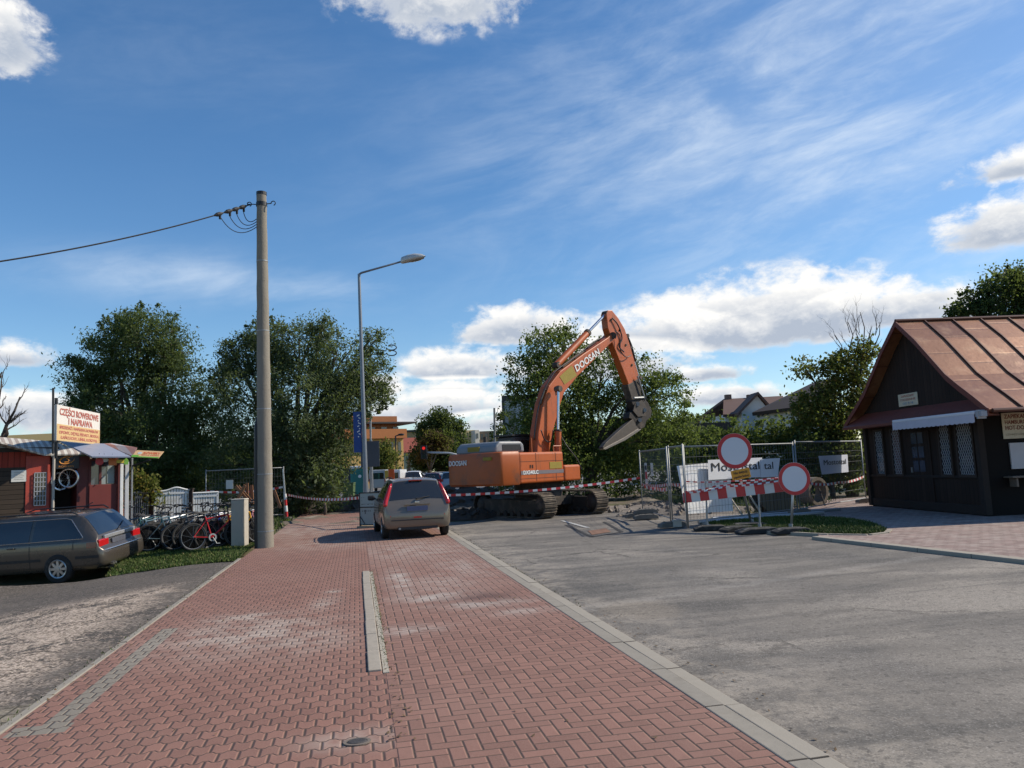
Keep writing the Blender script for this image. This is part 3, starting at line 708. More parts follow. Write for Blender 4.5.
for k, (y0, y1) in enumerate([(4.32, 4.72), (3.40, 3.80), (1.14, 1.54), (.26, .83)]):
    z0, z1 = .95, 2.2
    mb = MB(); mb.bb((-.02, y0, z0), (-.004, y1, z1)); w = mb.build('window', M_GLASSR if k == 1 else M_GLASS, house)
    mb = MB()
    for (a, e) in (((y0 - .06, z0 - .06), (y0, z1 + .06)), ((y1, z0 - .06), (y1 + .06, z1 + .06)), ((y0, z0 - .06), (y1, z0)), ((y0, z1), (y1, z1 + .06))):
        mb.bb((-.06, a[0], a[1]), (-.003, e[0], e[1]))
    mb.build('frame', M_FRAME, w)
    mb = MB(); st = .145
    import itertools
    def clipline(c, s):                            # line z = s*2*y + c inside the pane
        pts = []
        for y in (y0, y1):
            z = c + s * 1.7 * (y - y0)
            pts.append((y, z))
        (ya_, za), (yb_, zb) = pts
        ts = [0.0, 1.0]
        for zz, lo in ((z0, True), (z1, False)):
            if abs(zb - za) < 1e-6: continue
            t = (zz - za) / (zb - za)
            inc = zb > za
            if lo == inc: ts[0] = max(ts[0], t)
            else: ts[1] = min(ts[1], t)
        if ts[1] - ts[0] < .02: return
        f = lambda t: (-.035, ya_ + (yb_ - ya_) * t, za + (zb - za) * t)
        mb.tube([f(ts[0]), f(ts[1])], .0065, 4)
    c = z0 - 1.7 * (y1 - y0)
    while c < z1 + 1.7 * (y1 - y0):
        clipline(c, 1); clipline(c + .02, -1); c += st
    mb.build('lattice', M_LAT, w)
mb = MB(); mb.bb((-.03, 2.02, .02), (-.003, 2.98, 2.12)); dr = mb.build('door', M_DWOOD, house, bevel=.006)
mb = MB()
for yy in (2.42, 2.72):
    for zz in (1.02, 1.40, 1.78): mb.bb((-.04, yy - .12, zz), (-.032, yy + .12, zz + .30))
mb.build('pane', m_glass('door_glass', (.035, .04, .055), .15), dr)
mb = MB(); mb.bb((-.07, 2.9, 1.0), (-.03, 2.93, 1.14)); mb.build('handle', M_GALVD, dr)
# rolled awning with a scalloped valance
aw0, aw1 = HP(976, 417, -.68).y, HP(894, 428, -.68).y
mb = MB(); mb.bb((-.72, aw0, 2.36), (-.58, aw1, 2.44)); aw = mb.build('awning', pm('awning_case', (.66, .66, .70), .5, var=.05), house, bevel=.02)
mb = MB(); n = 96
top = [(aw0 + (aw1 - aw0) * i / n, 2.365) for i in range(n + 1)]
bot = [(y, 2.185 - .022 * abs(sin(PI * (y - aw0) / .185))) for (y, _) in top]
for xx in (-.72, -.716):
    mb.add([(xx, *p) for p in top] + [(xx, *p) for p in bot], [(i, i + 1, n + 2 + i, n + 1 + i) for i in range(n)])
mb.build('valance', pm('awning_cloth', (.50, .49, .56), .9, var=.1, scale=4), aw, recalc=False)
mb = MB(); mb.bb((-.70, aw0 - .22, 2.3), (-.56, aw0 - .005, 2.42)); mb.box((-.62, aw0 - .1, 2.35), (.2, .05, .2)); mb.build('awning_bracket', M_LAT, aw)
def board(name, label, cat, org, xd, up, w, h, m, t=.02, group=None):
    """a flat sign board standing at org (centre), its thing Empty oriented by xd / up"""
    xd = Vector(xd).normalized(); up = Vector(up); up = (up - xd * up.dot(xd)).normalized(); zd = xd.cross(up)
    o = bpy.data.objects.new(name, None); COL.objects.link(o); o.empty_display_size = .1
    o.matrix_world = Matrix(((xd.x, up.x, zd.x, org[0]), (xd.y, up.y, zd.y, org[1]), (xd.z, up.z, zd.z, org[2]), (0, 0, 0, 1)))
    tag(o, label, cat, group)
    mb = MB(); mb.box((0, 0, -t / 2), (w, h, t)); mb.build('panel', m, o, bevel=min(.004, t * .3))
    return o
def HW_(x, y, z): return HC + Vector((x * cos(HA) - y * sin(HA), x * sin(HA) + y * cos(HA), z))
hYv = Vector((-sin(HA), cos(HA), 0)); UZ = Vector((0, 0, 1))
M_CREAM = pm('cream_board', (.56, .50, .36), .7, var=.1, scale=3, dirt=(.40, .33, .22), dirt_amt=.25)
pq = board('plaque', 'small cream plaque on the dark gable of the timber kiosk', 'plaque', HW_(-.18, 2.57, 2.99), -hYv, UZ, .92, .34, M_CREAM)
for k, w_ in enumerate((.62, .74, .5)):
    lettering(('ZAPRASZAMY', 'CODZIENNIE', 'OD 9-18')[k], .085, M_REDINK if k < 2 else pm('blue_ink', (.10, .22, .36), .6), pq, (0.0, .10 - k * .10, .004), (1, 0, 0), (0, 1, 0), w_)
sg = board('menu_sign', 'cream painted menu board with brown capitals on the side wall of the timber kiosk', 'sign', HW_(.97, -.04, 2.09), hX, UZ, .84, .62, M_CREAM)
for k, t in enumerate(('ZAPIEKANKI', 'HAMBURGERY', 'HOT-DOGI')):
    lettering(t, .135, pm('brown_ink', (.17, .05, .03), .7, var=.2), sg, (-.36, .215 - k * .135, .004), (1, 0, 0), (0, 1, 0), (.68, .72, .58)[k], align='LEFT', bold=.003)
lettering('CZYNNE CODZIENNIE', .07, pm('pale_ink', (.36, .30, .2), .7), sg, (-.36, -.215, .004), (1, 0, 0), (0, 1, 0), .6, align='LEFT')
gfb = board('panel_board', 'pale grey blank board with a black scribble under the menu board', 'board', HW_(1.22, -.05, 1.37), hX, UZ, 1.1, .62, pm('pale_grey_board', (.46, .46, .47), .7, var=.1), .04)
mb = MB()
sx, sy = -.08, .12
pts = [(sx + .085 * sin(t * 2.1) + .02 * t, sy - .05 * t + .05 * sin(t * 4.3), .006) for t in [i * .16 for i in range(34)]]
mb.tube(pts, .011, 5); pts = [(sx + .16 + .06 * sin(t * 3), sy - .06 - .04 * t, .006) for t in [i * .2 for i in range(20)]]; mb.tube(pts, .011, 5)
mb.build('scribble', M_INK, gfb)
mb = MB(); mb.bb((.45, -.34, .86), (2.3, -.01, .90)); mb.box((.6, -.15, .75), (.05, .25, .2)); mb.box((2.1, -.15, .75), (.05, .25, .2)); mb.build('serving_shelf', pm('shelf_wood', (.14, .11, .085), .6, var=.3), house, bevel=.006)
lamp_ = None

# ------------------------------------------------------------------ red bicycle kiosks on the left
M_REDW = m_wood('red_planks', (.20, .028, .018), (.36, .058, .035), .13, 0)
M_REDP = pm('red_panel', (.40, .055, .032), .6, var=.2, scale=3, dirt=(.16, .03, .02), dirt_amt=.3)
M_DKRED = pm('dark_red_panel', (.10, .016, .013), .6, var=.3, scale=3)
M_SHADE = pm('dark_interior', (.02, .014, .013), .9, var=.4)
def m_stripes(name, a, b_, period, axis_=0):
    m, b = newmat(name); co = coord(); u = sep(co)[axis_]; f = (u / period) % 1.0
    n = noise(co, 4, 6, .65); c = mixc(sstep(.42, .5, abs_(f - .5) * 2.0), a, b_); c = mixc(sstep(.5, .7, n) * .4, c, (.24, .21, .18))
    setb(b, col=c, rough=.7, normal=bump(abs_(f - .5), .4, .02)); return m
KD = 20.4
kb_ = D(20, 520, KD); kb_ = Vector((D(54, 500, KD).x, KD, -.05))
KYAW = rad(38); KN = Vector((sin(KYAW), -cos(KYAW), 0)); KX = Vector((cos(KYAW), sin(KYAW), 0))
kA = thing('red_kiosk', 'red plank kiosk with a barred window and a striped sheet awning', 'kiosk', kb_, KYAW)
def KW(px, py, d=KD):                        # photo point on the kiosk front moved back by d - KD
    return PL(px, py, kb_ - KN * (d - KD), (KN.x, KN.y))
def klocal(q, o): q = q - o; return Vector((q.x * cos(KYAW) + q.y * sin(KYAW), -q.x * sin(KYAW) + q.y * cos(KYAW), q.z))
def KA(px, py, d=KD): return klocal(KW(px, py, d), kb_)
x0 = KA(-70, 460).x; x1 = KA(51, 460).x; zt = KA(20, 452).z
mb = MB(); mb.bb((x0, 0, 0), (x1, 2.6, zt)); mb.build('wall', M_REDW, kA)
a = KA(25.5, 472); b2 = KA(50.5, 512)
mb = MB(); mb.bb((a.x, -.05, .0), (x1 - .03, -.003, KA(30, 456).z)); fp_ = mb.build('front_panel', M_REDP, kA, bevel=.01)
a = KA(34.2, 473); b2 = KA(45, 505)
mb = MB(); mb.bb((a.x, -.07, b2.z), (b2.x, -.052, a.z)); w = mb.build('window', M_GLASS, kA)
mb = MB()
for i in range(5): xx = a.x + (b2.x - a.x) * i / 4; mb.bb((xx - .009, -.10, b2.z), (xx + .009, -.082, a.z))
for i in range(8): zz = b2.z + (a.z - b2.z) * i / 7; mb.bb((a.x, -.105, zz - .009), (b2.x, -.087, zz + .009))
mb.build('bars', M_LAT, w)
a = KA(-70, 470); b2 = KA(25, 515)
mb = MB(); mb.bb((x0 + .1, -.03, .05), (b2.x, -.004, a.z)); mb.build('shutter', m_wood('dark_shutter', (.03, .022, .016), (.07, .05, .036), .12, 2), kA)
mb = MB(); p = KA(52.2, 500); mb.tube([(p.x, -.15, 0), (p.x, -.15, KA(52, 456).z)], .035, 8); mb.build('post', pm('pale_post', (.40, .36, .31), .6), kA)
def slab(mb, q, t=.03):
    q = [Vector(v) for v in q]; n = (q[1] - q[0]).cross(q[3] - q[0]).normalized() * t
    if n.z > 0: n = -n
    mb.add(q + [v + n for v in q], [(0, 1, 2, 3), (7, 6, 5, 4), (0, 4, 5, 1), (1, 5, 6, 2), (2, 6, 7, 3), (3, 7, 4, 0)])
mb = MB(); slab(mb, [KA(-60, 432, 21.2), KA(54, 441.5, 21.6), KA(87, 453.5, 20.3), KA(45, 454.3, 20.15)], .04)
slab(mb, [KA(-60, 432, 21.2), KA(45, 454.3, 20.15), KA(20, 447, 20.0), KA(-60, 425, 19.8)], .04)
mb.build('awning', m_stripes('striped_sheet', (.56, .53, .47), (.32, .27, .23), .16), kA)
mb = MB(); mb.bb((x0, .1, zt), (KA(60, 440).x, 2.7, zt + .12)); mb.build('roof', pm('tar_roof', (.05, .045, .042), .9, var=.3), kA)
ppr = board('paper_notice', 'white paper notice on the dark shutter of the red kiosk', 'notice', KW(19, 476, KD - .05), KX, UZ, .34, .30, M_PAPER, .01)
mb = MB()
for i in range(5): mb.bb((-.11, .09 - i * .045, .002), (.11 - .03 * (i % 2), .10 - i * .045, .004))
mb.build('text_lines', pm('grey_ink', (.35, .34, .32), .7), ppr)
# repair shop
sb = KW(90, 500); sb.z = -.05
shop = thing('repair_kiosk', 'dark red bicycle repair kiosk with an open doorway and blue grey awning', 'kiosk', sb, KYAW)
def KB(px, py, d=KD): return klocal(KW(px, py, d), sb)
mb = MB()
xl, xr = KB(54, 480).x, KB(118, 480).x; ztb = KB(90, 456).z
mb.bb((KB(77, 480).x, .0, 0), (KB(89, 480).x, .18, ztb)); mb.bb((xl - .02, 2.2, 0), (xr, 2.4, ztb)); mb.bb((xr - .1, 0, 0), (xr, 2.3, ztb)); mb.bb((xl, 0, KB(60, 456.5).z), (KB(77, 480).x, .15, ztb + .1))
mb.bb((KB(77, 480).x, .2, 0), (KB(77, 480).x + .1, 2.2, ztb)); mb.bb((xl - .1, .2, 0), (xl - .02, 2.2, ztb))
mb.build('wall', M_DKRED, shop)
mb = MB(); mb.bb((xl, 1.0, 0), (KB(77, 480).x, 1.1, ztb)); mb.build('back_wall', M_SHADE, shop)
mb = MB(); p0, p1 = KB(89, 485), KB(118.5, 504); mb.bb((p0.x, -.04, 0), (p1.x, .12, p0.z)); mb.build('front_panel', pm('brick_red_panel', (.16, .026, .02), .6, var=.2, scale=3), shop, bevel=.01)
p0, p1 = KB(90, 460), KB(116.7, 485)
mb = MB(); mb.bb((p0.x, .02, p1.z), (p1.x, .05, p0.z)); w = mb.build('window', m_glass('shop_glass', (.05, .065, .085), .1), shop)
mb = MB(); q0, q1 = KB(107.5, 466), KB(114.5, 483); mb.bb((q0.x, -.0, q1.z), (q1.x, .012, q0.z)); q0, q1 = KB(101, 476), KB(105.5, 484); mb.bb((q0.x, -.0, q1.z), (q1.x, .012, q0.z)); mb.build('window_poster', pm('pale_poster', (.30, .34, .33), .7), w)
mb = MB()
for xx in (p0.x, (p0.x * .62 + p1.x * .38), p1.x): mb.bb((xx - .03, -.03, p1.z), (xx + .03, .018, p0.z))
mb.bb((p0.x, -.035, p0.z - .03), (p1.x, .015, p0.z + .03)); mb.bb((p0.x, -.035, p1.z - .03), (p1.x, .015, p1.z + .03)); mb.build('frame', M_DKRED, w)
for (pa, pb, zt_, m) in ((119.2, 122.4, 464, M_WHITE), (124.2, 128, 462, pm('pale_grey_post', (.52, .52, .52), .6)), (130.3, 132, 458, M_GALVD), (117, 118.8, 462, M_DKRED)):
    mb = MB(); mb.bb((KB(pa, 480).x, -.12, 0), (KB(pb, 480).x, -.04, KB(pa, zt_).z)); mb.build('post', m, shop, bevel=.008)
mb = MB(); slab(mb, [KB(61, 441.5, 21.8), KB(104, 443.6, 21.8), KB(131, 456.5, 19.6), KB(92, 456.3, 19.6)], .035)
mb.build('awning', pm('blue_grey_sheet', (.25, .28, .36), .55, var=.12, scale=2), shop)
mb = MB(); slab(mb, [KB(102.5, 443.6, 22.2), KB(112, 443.2, 22.2), KB(137, 447.5, 20.3), KB(133, 456, 19.9)], .03)
mb.build('side_awning', m_stripes('faded_striped_sheet', (.42, .40, .42), (.42, .22, .18), .35), shop)
mb = MB(); mb.tube([KB(132, 466, 20.3), KB(150, 460, 20.0)], .025, 6); mb.build('awning_arm', M_BLACK, shop)
# orange and green banner on the side awning
bo, bx = D(134.3, 453.5, 20.6), D(161.6, 454.8, 20.6)
obn = board('awning_banner', 'orange and green lettered banner at the end of the kiosk awning', 'banner', (bo + bx) / 2 + Vector((0, -.02, .0)), bx - bo, D(137, 449.5, 20.95) - D(134.3, 458, 20.6), (bx - bo).length, .34, pm('orange_banner', (.62, .40, .20), .6, var=.12), .01)
mb = MB(); w_ = (bx - bo).length
mb.bb((-w_ / 2, -.17, .001), (w_ / 2, -.125, .006)); mb.bb((-w_ / 2, -.125, .001), (-w_ / 2 + .17, -.07, .006)); mb.build('green_stripe', pm('banner_green', (.12, .36, .04), .6), obn)
lettering('ROWERY', .12, pm('banner_red', (.55, .10, .03), .6), obn, (.09, .045, .003), (1, 0, 0), (0, 1, 0), .46, bold=.004); lettering('SERWIS CZĘŚCI', .07, pm('banner_red', (.5, .1, .03)), obn, (.09, -.05, .003), (1, 0, 0), (0, 1, 0), .46)
mb = MB(); mb.lathe([(.055, 0), (.055, .004)], 16, Matrix.Translation((-.22, .03, .002))); mb.build('emblem', pm('banner_grey', (.45, .5, .5), .6), obn)
# black sign with an orange swirl
ss = board('swirl_sign', 'black board with an orange swirl emblem above the kiosk doorway', 'sign', KW(66.5, 462, KD - .05), KX, UZ, .60, .36, M_BLACK)
mb = MB(); M_OR = pm('orange_ink', (.62, .24, .03), .5)
mb.tube([(.01 + .17 * cos(t), .05 + .095 * sin(t) + .03 * cos(t), .006) for t in [i * 2 * PI / 40 + .7 for i in range(37)]], [.006 + .012 * abs(sin(i * PI / 36)) for i in range(37)], 5)
mb.tube([(.07, .12, .006), (.0, .09, .006), (.06, .04, .006), (.03, 0, .006), (-.05, -.01, .006)], .014, 5); mb.build('emblem', M_OR, ss)
lettering('ROWERY', .07, M_OR, ss, (0, -.12, .004), (1, 0, 0), (0, 1, 0), .36)
def wheel_ring(name, label, c, r, group, yaw):
    mb = MB(); M = Matrix.Translation(c) @ Matrix.Rotation(yaw, 4, 'Z') @ Matrix.Rotation(PI / 2, 4, 'X')
    t = thing(name, label, 'wheel', c, yaw, group)
    mb = MB(); R4 = Matrix.Rotation(PI / 2, 4, 'X')
    mb.lathe([(r, -.012), (r + .02, 0), (r, .012), (r - .03, .006), (r - .03, -.006), (r, -.012)], 28, R4); mb.build('rim', pm('chrome', (.6, .6, .6), .25, .9, .05), t, smooth=40)
    mb = MB()
    for k in range(12): an = k * 2 * PI / 14; mb.tube([(.02 * cos(an), 0, .02 * sin(an)), (r * cos(an), 0, r * sin(an))], .003, 4)
    mb.lathe([(.03, -.03), (.03, .03)], 10, R4); mb.build('spokes', M_GALV, t); return t
wheel_ring('wheelset', 'bare bicycle wheel hanging higher in the kiosk doorway', KW(68.5, 478, KD + .1), .25, 'wheels hanging in the kiosk doorway', .1)
wheel_ring('wheelset', 'bare bicycle wheel hanging lower left in the kiosk doorway', KW(60.5, 481, KD + .25), .24, 'wheels hanging in the kiosk doorway', 1.0)
mb = MB(); c = KW(63, 507, KD - .3); mb.box((0, 0, 0), (.55, .3, .3)); o = mb.build('storage_crate', pm('pale_crate', (.45, .46, .46), .6), bevel=.02); o.location = (c.x, c.y, .1); tag(o, 'pale crate on the ground in the doorway of the repair kiosk', 'crate')
for (nm, lab, px, py, w_, h_, m) in (('round_badge', 'round red badge hanging under the blue grey awning', 99.5, 461.5, .13, .2, M_RED), ('arrow_sign', 'pale arrow shaped sign hanging under the blue grey awning', 104.5, 460, .17, .11, M_PAPER),
                                ('square_tag', 'orange square sign hanging under the blue grey awning', 112.8, 461.8, .2, .19, pm('orange_tag', (.62, .17, .04), .6)), ('strip_sign', 'yellow strip sign hanging beside the orange square sign', 120.3, 461.3, .19, .09, pm('yellow_tag', (.58, .45, .06), .6)),
                                ('green_pennant', 'green pointed pennant on the pale post of the repair kiosk', 126.2, 461.5, .1, .19, pm('green_tag', (.16, .36, .05), .6))):
    c = KW(px, py, KD - .55); e = thing(nm, lab, 'sign', c, KYAW); mb = MB()
    if nm == 'round_badge': mb.lathe([(.1, -.008), (.1, .008)], 20, Matrix.Rotation(PI / 2, 4, 'X'))
    elif nm == 'arrow_sign': mb.prism([(-.1, -.05), (.06, -.05), (.11, 0), (.06, .05), (-.1, .05)], lambda a, b: Vector((a, -.006, b)), lambda a, b: Vector((a, .006, b)))
    elif nm == 'green_pennant': mb.prism([(-.05, -.08), (.05, -.08), (.06, .03), (0, .11), (-.06, .03)], lambda a, b: Vector((a, -.006, b)), lambda a, b: Vector((a, .006, b)))
    else: mb.bb((-w_ / 2, -.006, -h_ / 2), (w_ / 2, .006, h_ / 2))
    mb.build('panel', m, e)
    mb = MB(); mb.tube([(0, 0, h_ / 2 - .02), (0, .05, h_ / 2 + .12)], .006, 4); mb.build('hanger', M_BLACK, e)
# big sign board on the roof
sa, sb2 = D(56.8, 422, 19.6), D(99.8, 429.5, 22.6)
sw = (Vector((sb2.x - sa.x, sb2.y - sa.y, 0))).length; shh = D(57, 404, 19.6).z - D(58.5, 440, 19.6).z
sgn = board('shop_sign', 'white and yellowed bicycle shop sign board standing on the kiosk roof', 'sign', (sa + sb2) / 2, Vector((sb2.x - sa.x, sb2.y - sa.y, 0)), UZ, sw, shh, pm('sign_white', (.66, .63, .58), .6, var=.06, scale=2), .05)
mb = MB(); mb.bb((-sw / 2 + .01, -shh / 2 + .01, .001), (sw / 2 - .01, -.03, .006)); mb.build('lower_panel', pm('sign_yellowed', (.60, .42, .20), .6, var=.12, scale=2, dirt=(.5, .30, .14), dirt_amt=.3), sgn)
lettering('CZĘŚCI ROWEROWE', .24, M_REDINK, sgn, (0, .29, .008), (1, 0, 0), (0, 1, 0), sw * .90, bold=.006); lettering('I NAPRAWA', .24, M_REDINK, sgn, (.05, .07, .008), (1, 0, 0), (0, 1, 0), sw * .56, bold=.006)
for k, t in enumerate(('SPRZEDAŻ I NAPRAWA ROWERÓW', 'OPONY, DĘTKI, PEDAŁY, SIODŁA', 'ŁAŃCUCHY, LINKI, KOSZYKI')): lettering(t, .10, M_REDINK, sgn, (0, -.11 - k * .13, .010), (1, 0, 0), (0, 1, 0), sw * (.90, .92, .84)[k], bold=.004)
for xx in (-sw / 2 + .2, sw / 2 - .2): mb = MB(); mb.box((xx, -shh / 2 - .2, -.08), (.06, .5, .05)); mb.build('leg', M_BLACK, sgn)
for (px, yt, d_, lab, r_) in ((53.2, 388, 19.4, 'tall thin dark mast at the left end of the kiosk roof', .028), (56.3, 398, 19.8, 'shorter thicker dark mast beside the roof sign', .04)):
    a = D(px, yt, d_); b2 = D(px, 442, d_); e = thing('mast', lab, 'mast', b2); mb = MB(); mb.tube([(0, 0, -.3), a - b2], r_, 8); mb.build('tube', M_BLACK, e)
    mb = MB(); mb.box((0, 0, .02), (.12, .12, .04)); mb.build('foot_plate', M_BLACK, e)
# ------------------------------------------------------------------ trees
def m_leaf(name, a, b_, odd=None, odd_amt=.05, trans=.42):
    m, b = newmat(name); at = X.nt.nodes.new('ShaderNodeAttribute'); at.attribute_name = 'rnd'; r = X(at.outputs['Fac'])
    a2 = X.nt.nodes.new('ShaderNodeAttribute'); a2.attribute_name = 'clump'; cl = X(a2.outputs['Fac'])
    c = mixc(clamp01(r * .4 + cl * .6), a, b_)
    if odd: c = mixc(gt(r, 1 - odd_amt), c, odd)
    setb(b, col=c, rough=.6, spec=.15)
    tr = X.nt.nodes.new('ShaderNodeBsdfTranslucent'); X.nt.links.new(mixc(.5, c, (.26, .34, .06)), tr.inputs[0])
    mx = X.nt.nodes.new('ShaderNodeMixShader'); mx.inputs[0].default_value = trans
    X.nt.links.new(b.outputs[0], mx.inputs[1]); X.nt.links.new(tr.outputs[0], mx.inputs[2])
    out = [n for n in X.nt.nodes if n.type == 'OUTPUT_MATERIAL'][0]; X.nt.links.new(mx.outputs[0], out.inputs[0]); return m
M_BARK = pm('bark', (.085, .068, .052), .95, var=.45, scale=4, bmp=.8, stretch=(6, 6, 1.2))
L_WIL = m_leaf('willow_leaf', (0.038, 0.064, 0.023), (0.113, 0.148, 0.067), (.12, .13, .09), .06)
L_WIL2 = m_leaf('silver_willow_leaf', (0.041, 0.064, 0.029), (0.133, 0.165, 0.087), (.15, .16, .12), .08)
L_ASP = m_leaf('poplar_leaf', (0.048, 0.077, 0.021), (0.144, 0.188, 0.053), (.16, .17, .06), .05)
L_YEL = m_leaf('yellowing_leaf', (0.061, 0.072, 0.015), (0.154, 0.154, 0.039), (.24, .17, .04), .12)
L_DRK = m_leaf('dark_leaf', (0.024, 0.042, 0.017), (0.063, 0.090, 0.033))
L_RED = m_leaf('russet_leaf', (.05, .028, .014), (.105, .06, .028))
L_HED = m_leaf('hedge_leaf', (0.039, 0.062, 0.018), (0.111, 0.150, 0.042), (.12, .13, .05), .05)
def crown(name, blobs, m, parent, base, seed, nclump=40, per=36, leaf=(.05, .13), spread=.34, fill=.55, droop=0.0, squash=1.0):
    """leaf quads in clumps through the volume of several overlapping lobes; blobs in local space"""
    rng = np.random.default_rng(seed); Ps = []; Cs = []
    for (c, r) in blobs:
        n = max(6, int(nclump * (r / 1.5) ** 2))
        d = rng.normal(size=(n, 3)); d /= np.linalg.norm(d, axis=1)[:, None]
        rad_ = r * (fill + (1.04 - fill) * rng.random(n) ** .7) * (1 + .16 * np.sin(d[:, 0] * 7 + seed) * np.sin(d[:, 2] * 6 + d[:, 1] * 5))
        cc = np.array(c)[None, :] + d * rad_[:, None] * np.array([1, 1, squash])
        ok = cc[:, 2] > .15; cc = cc[ok]; n = len(cc)
        k = rng.integers(int(per * .5), int(per * 1.5), n)
        idx = np.repeat(np.arange(n), k); s = spread * rng.uniform(.6, 1.4, n)[idx]
        p = cc[idx] + np.clip(rng.normal(size=(len(idx), 3)), -1.7, 1.7) * s[:, None] * np.array([1, 1, .8])
        p[:, 2] -= np.abs(rng.normal(size=len(idx))) * droop
        Ps.append(p); Cs.append(rng.random(n)[idx])
    for (c, r) in blobs:                           # sprigs that poke out of the crown
        if r < .35: continue
        ns = int(9 * max(.4, r) ** 1.3) + 4; d = rng.normal(size=(ns, 3)); d[:, 2] += .25; d /= np.linalg.norm(d, axis=1)[:, None]
        L = r * rng.uniform(.10, .32, ns); kk = int(per * .45); t = rng.random((ns, kk)) ** .8
        q = np.array(c)[None, None, :] + d[:, None, :] * (r * .95 + L[:, None] * t)[:, :, None] + np.clip(rng.normal(size=(ns, kk, 3)), -1.5, 1.5) * (spread * .38 * (1.1 - t))[:, :, None]
        Ps.append(q.reshape(-1, 3)); Cs.append(np.repeat(rng.random(ns), kk))
    P = np.concatenate(Ps); C = np.concatenate(Cs); ok = P[:, 2] > .05; P = P[ok]; C = C[ok]; n = len(P)
    u = rng.normal(size=(n, 3)); u[:, 2] -= droop * 2; u /= np.linalg.norm(u, axis=1)[:, None]
    w = np.cross(u, rng.normal(size=(n, 3))); w /= np.linalg.norm(w, axis=1)[:, None]
    sc = rng.uniform(.65, 1.3, n)[:, None]
    a = u * leaf[1] * sc; b = w * leaf[0] * sc
    V = np.stack([P - a, P + b - a * .1, P + a, P - b - a * .1], 1).reshape(-1, 3); F = np.arange(n * 4).reshape(-1, 4)
    return mesh_np(name, V, F, m, parent, {'rnd': rng.random(n), 'clump': C})
def tree(name, label, cat, d, pb, m, seed, trunk_px=None, tr=.28, nclump=40, per=36, leaf=(.05, .13), spread=.34, group=None, jit=.6, droop=0.0, limbs=True, fill=.55, base_y=None, deepen=0.0, zbase=0.0):
    rnd = random.Random(seed); k = d / CAM_F
    bl = []
    for (px, py, r) in pb:
        dd = d + rnd.uniform(-jit, jit) * r * k + deepen; p = D(px, py, dd); bl.append((p, r * k))
    tx = trunk_px if trunk_px is not None else sum(b[0] for b in pb) / len(pb)
    q = D(tx, 470, d); base = Vector((q.x, q.y, zbase))
    t = thing(name, label, cat, base, 0, group)
    loc = [((p - base), r) for p, r in bl]
    crown('crown', loc, m, t, base, seed, nclump, per, leaf, spread, fill, droop)
    mb = MB(); zt = min(max(p.z * .75 for p, r in loc), 4.5)
    fork = Vector((0, 0, zt * .42))
    mb.tube([(0, 0, -.2), (.04, 0, zt * .2), fork], [tr * 1.25, tr, tr * .85], 9)
    if limbs:
        for i, (p, r) in enumerate(loc):
            if p.z < fork.z + .3: continue
            mid = fork.lerp(p, .5) + Vector((rnd.uniform(-.25, .25), rnd.uniform(-.25, .25), .3 + .1 * r))
            mb.tube([fork - Vector((0, 0, .1)), fork.lerp(mid, .5), mid, mid.lerp(p, .6), p + Vector((0, 0, r * .5))], [tr * .5, tr * .38, tr * .26, tr * .16, .015], 6)
            for j in range(4):
                dv = Vector((rnd.uniform(-1, 1), rnd.uniform(-1, 1), rnd.uniform(-.2, 1))).normalized() * r * .85
                mb.tube([mid.lerp(p, .6), p + dv * .5, p + dv], [tr * .12, tr * .07, .01], 5)
    mb.build('trunk', M_BARK, t, smooth=True)
    return t
tree('willow_tree', 'big dark willow behind the red kiosks, leftmost of the large trees', 'tree', 36,
     [(150, 342, 36), (110, 352, 30), (92, 382, 23), (172, 352, 23), (120, 398, 42), (174, 398, 38), (160, 446, 42), (112, 446, 38), (198, 430, 34), (206, 472, 34), (145, 488, 30), (180, 500, 24), (80, 405, 14), (134, 326, 15), (72, 366, 9)], L_WIL, 11, 140, .4, 60, 125, (.028, .075), .29, 'large trees behind the kiosks', droop=.08)
tree('willow_tree', 'broad silvery willow behind the concrete pole and the street lamp', 'tree', 35,
     [(242, 358, 22), (266, 344, 24), (300, 352, 34), (338, 364, 28), (367, 372, 22), (372, 342, 11), (248, 400, 40), (308, 408, 46), (352, 400, 28), (296, 458, 44), (250, 466, 42), (330, 446, 26), (312, 488, 26), (270, 500, 26), (378, 396, 14), (230, 350, 9), (322, 330, 12)], L_WIL2, 23, 300, .4, 60, 125, (.028, .072), .29, 'large trees behind the kiosks', droop=.08)
tree('riverside_bush', 'small pale leafed bush at the foot of the silvery willow', 'bush', 33, [(322, 482, 13), (333, 476, 10), (314, 494, 10)], L_WIL2, 5, 324, .06, 60, 30, (.05, .12), .2, limbs=False)
tree('garden_bush', 'green and yellow bush between the kiosk awning and the white gate', 'bush', 23.5, [(140, 488, 12), (147, 480, 9), (136, 476, 8), (150, 496, 9)], L_YEL, 8, 142, .05, 110, 30, (.035, .07), .13, limbs=False)
tree('poplar_tree', 'bushy green tree right behind the excavator boom', 'tree', 37,
     [(546, 346, 19), (530, 376, 22), (572, 356, 22), (604, 378, 34), (556, 398, 38), (640, 378, 20), (660, 398, 26), (600, 430, 46), (548, 440, 40), (650, 440, 40), (690, 442, 26), (585, 478, 36), (640, 482, 32), (520, 395, 12), (672, 375, 8), (560, 336, 10), (520, 470, 28)], L_ASP, 31, 590, .3, 50, 98, (.040, .062), .31, 'trees along the works', droop=.03)
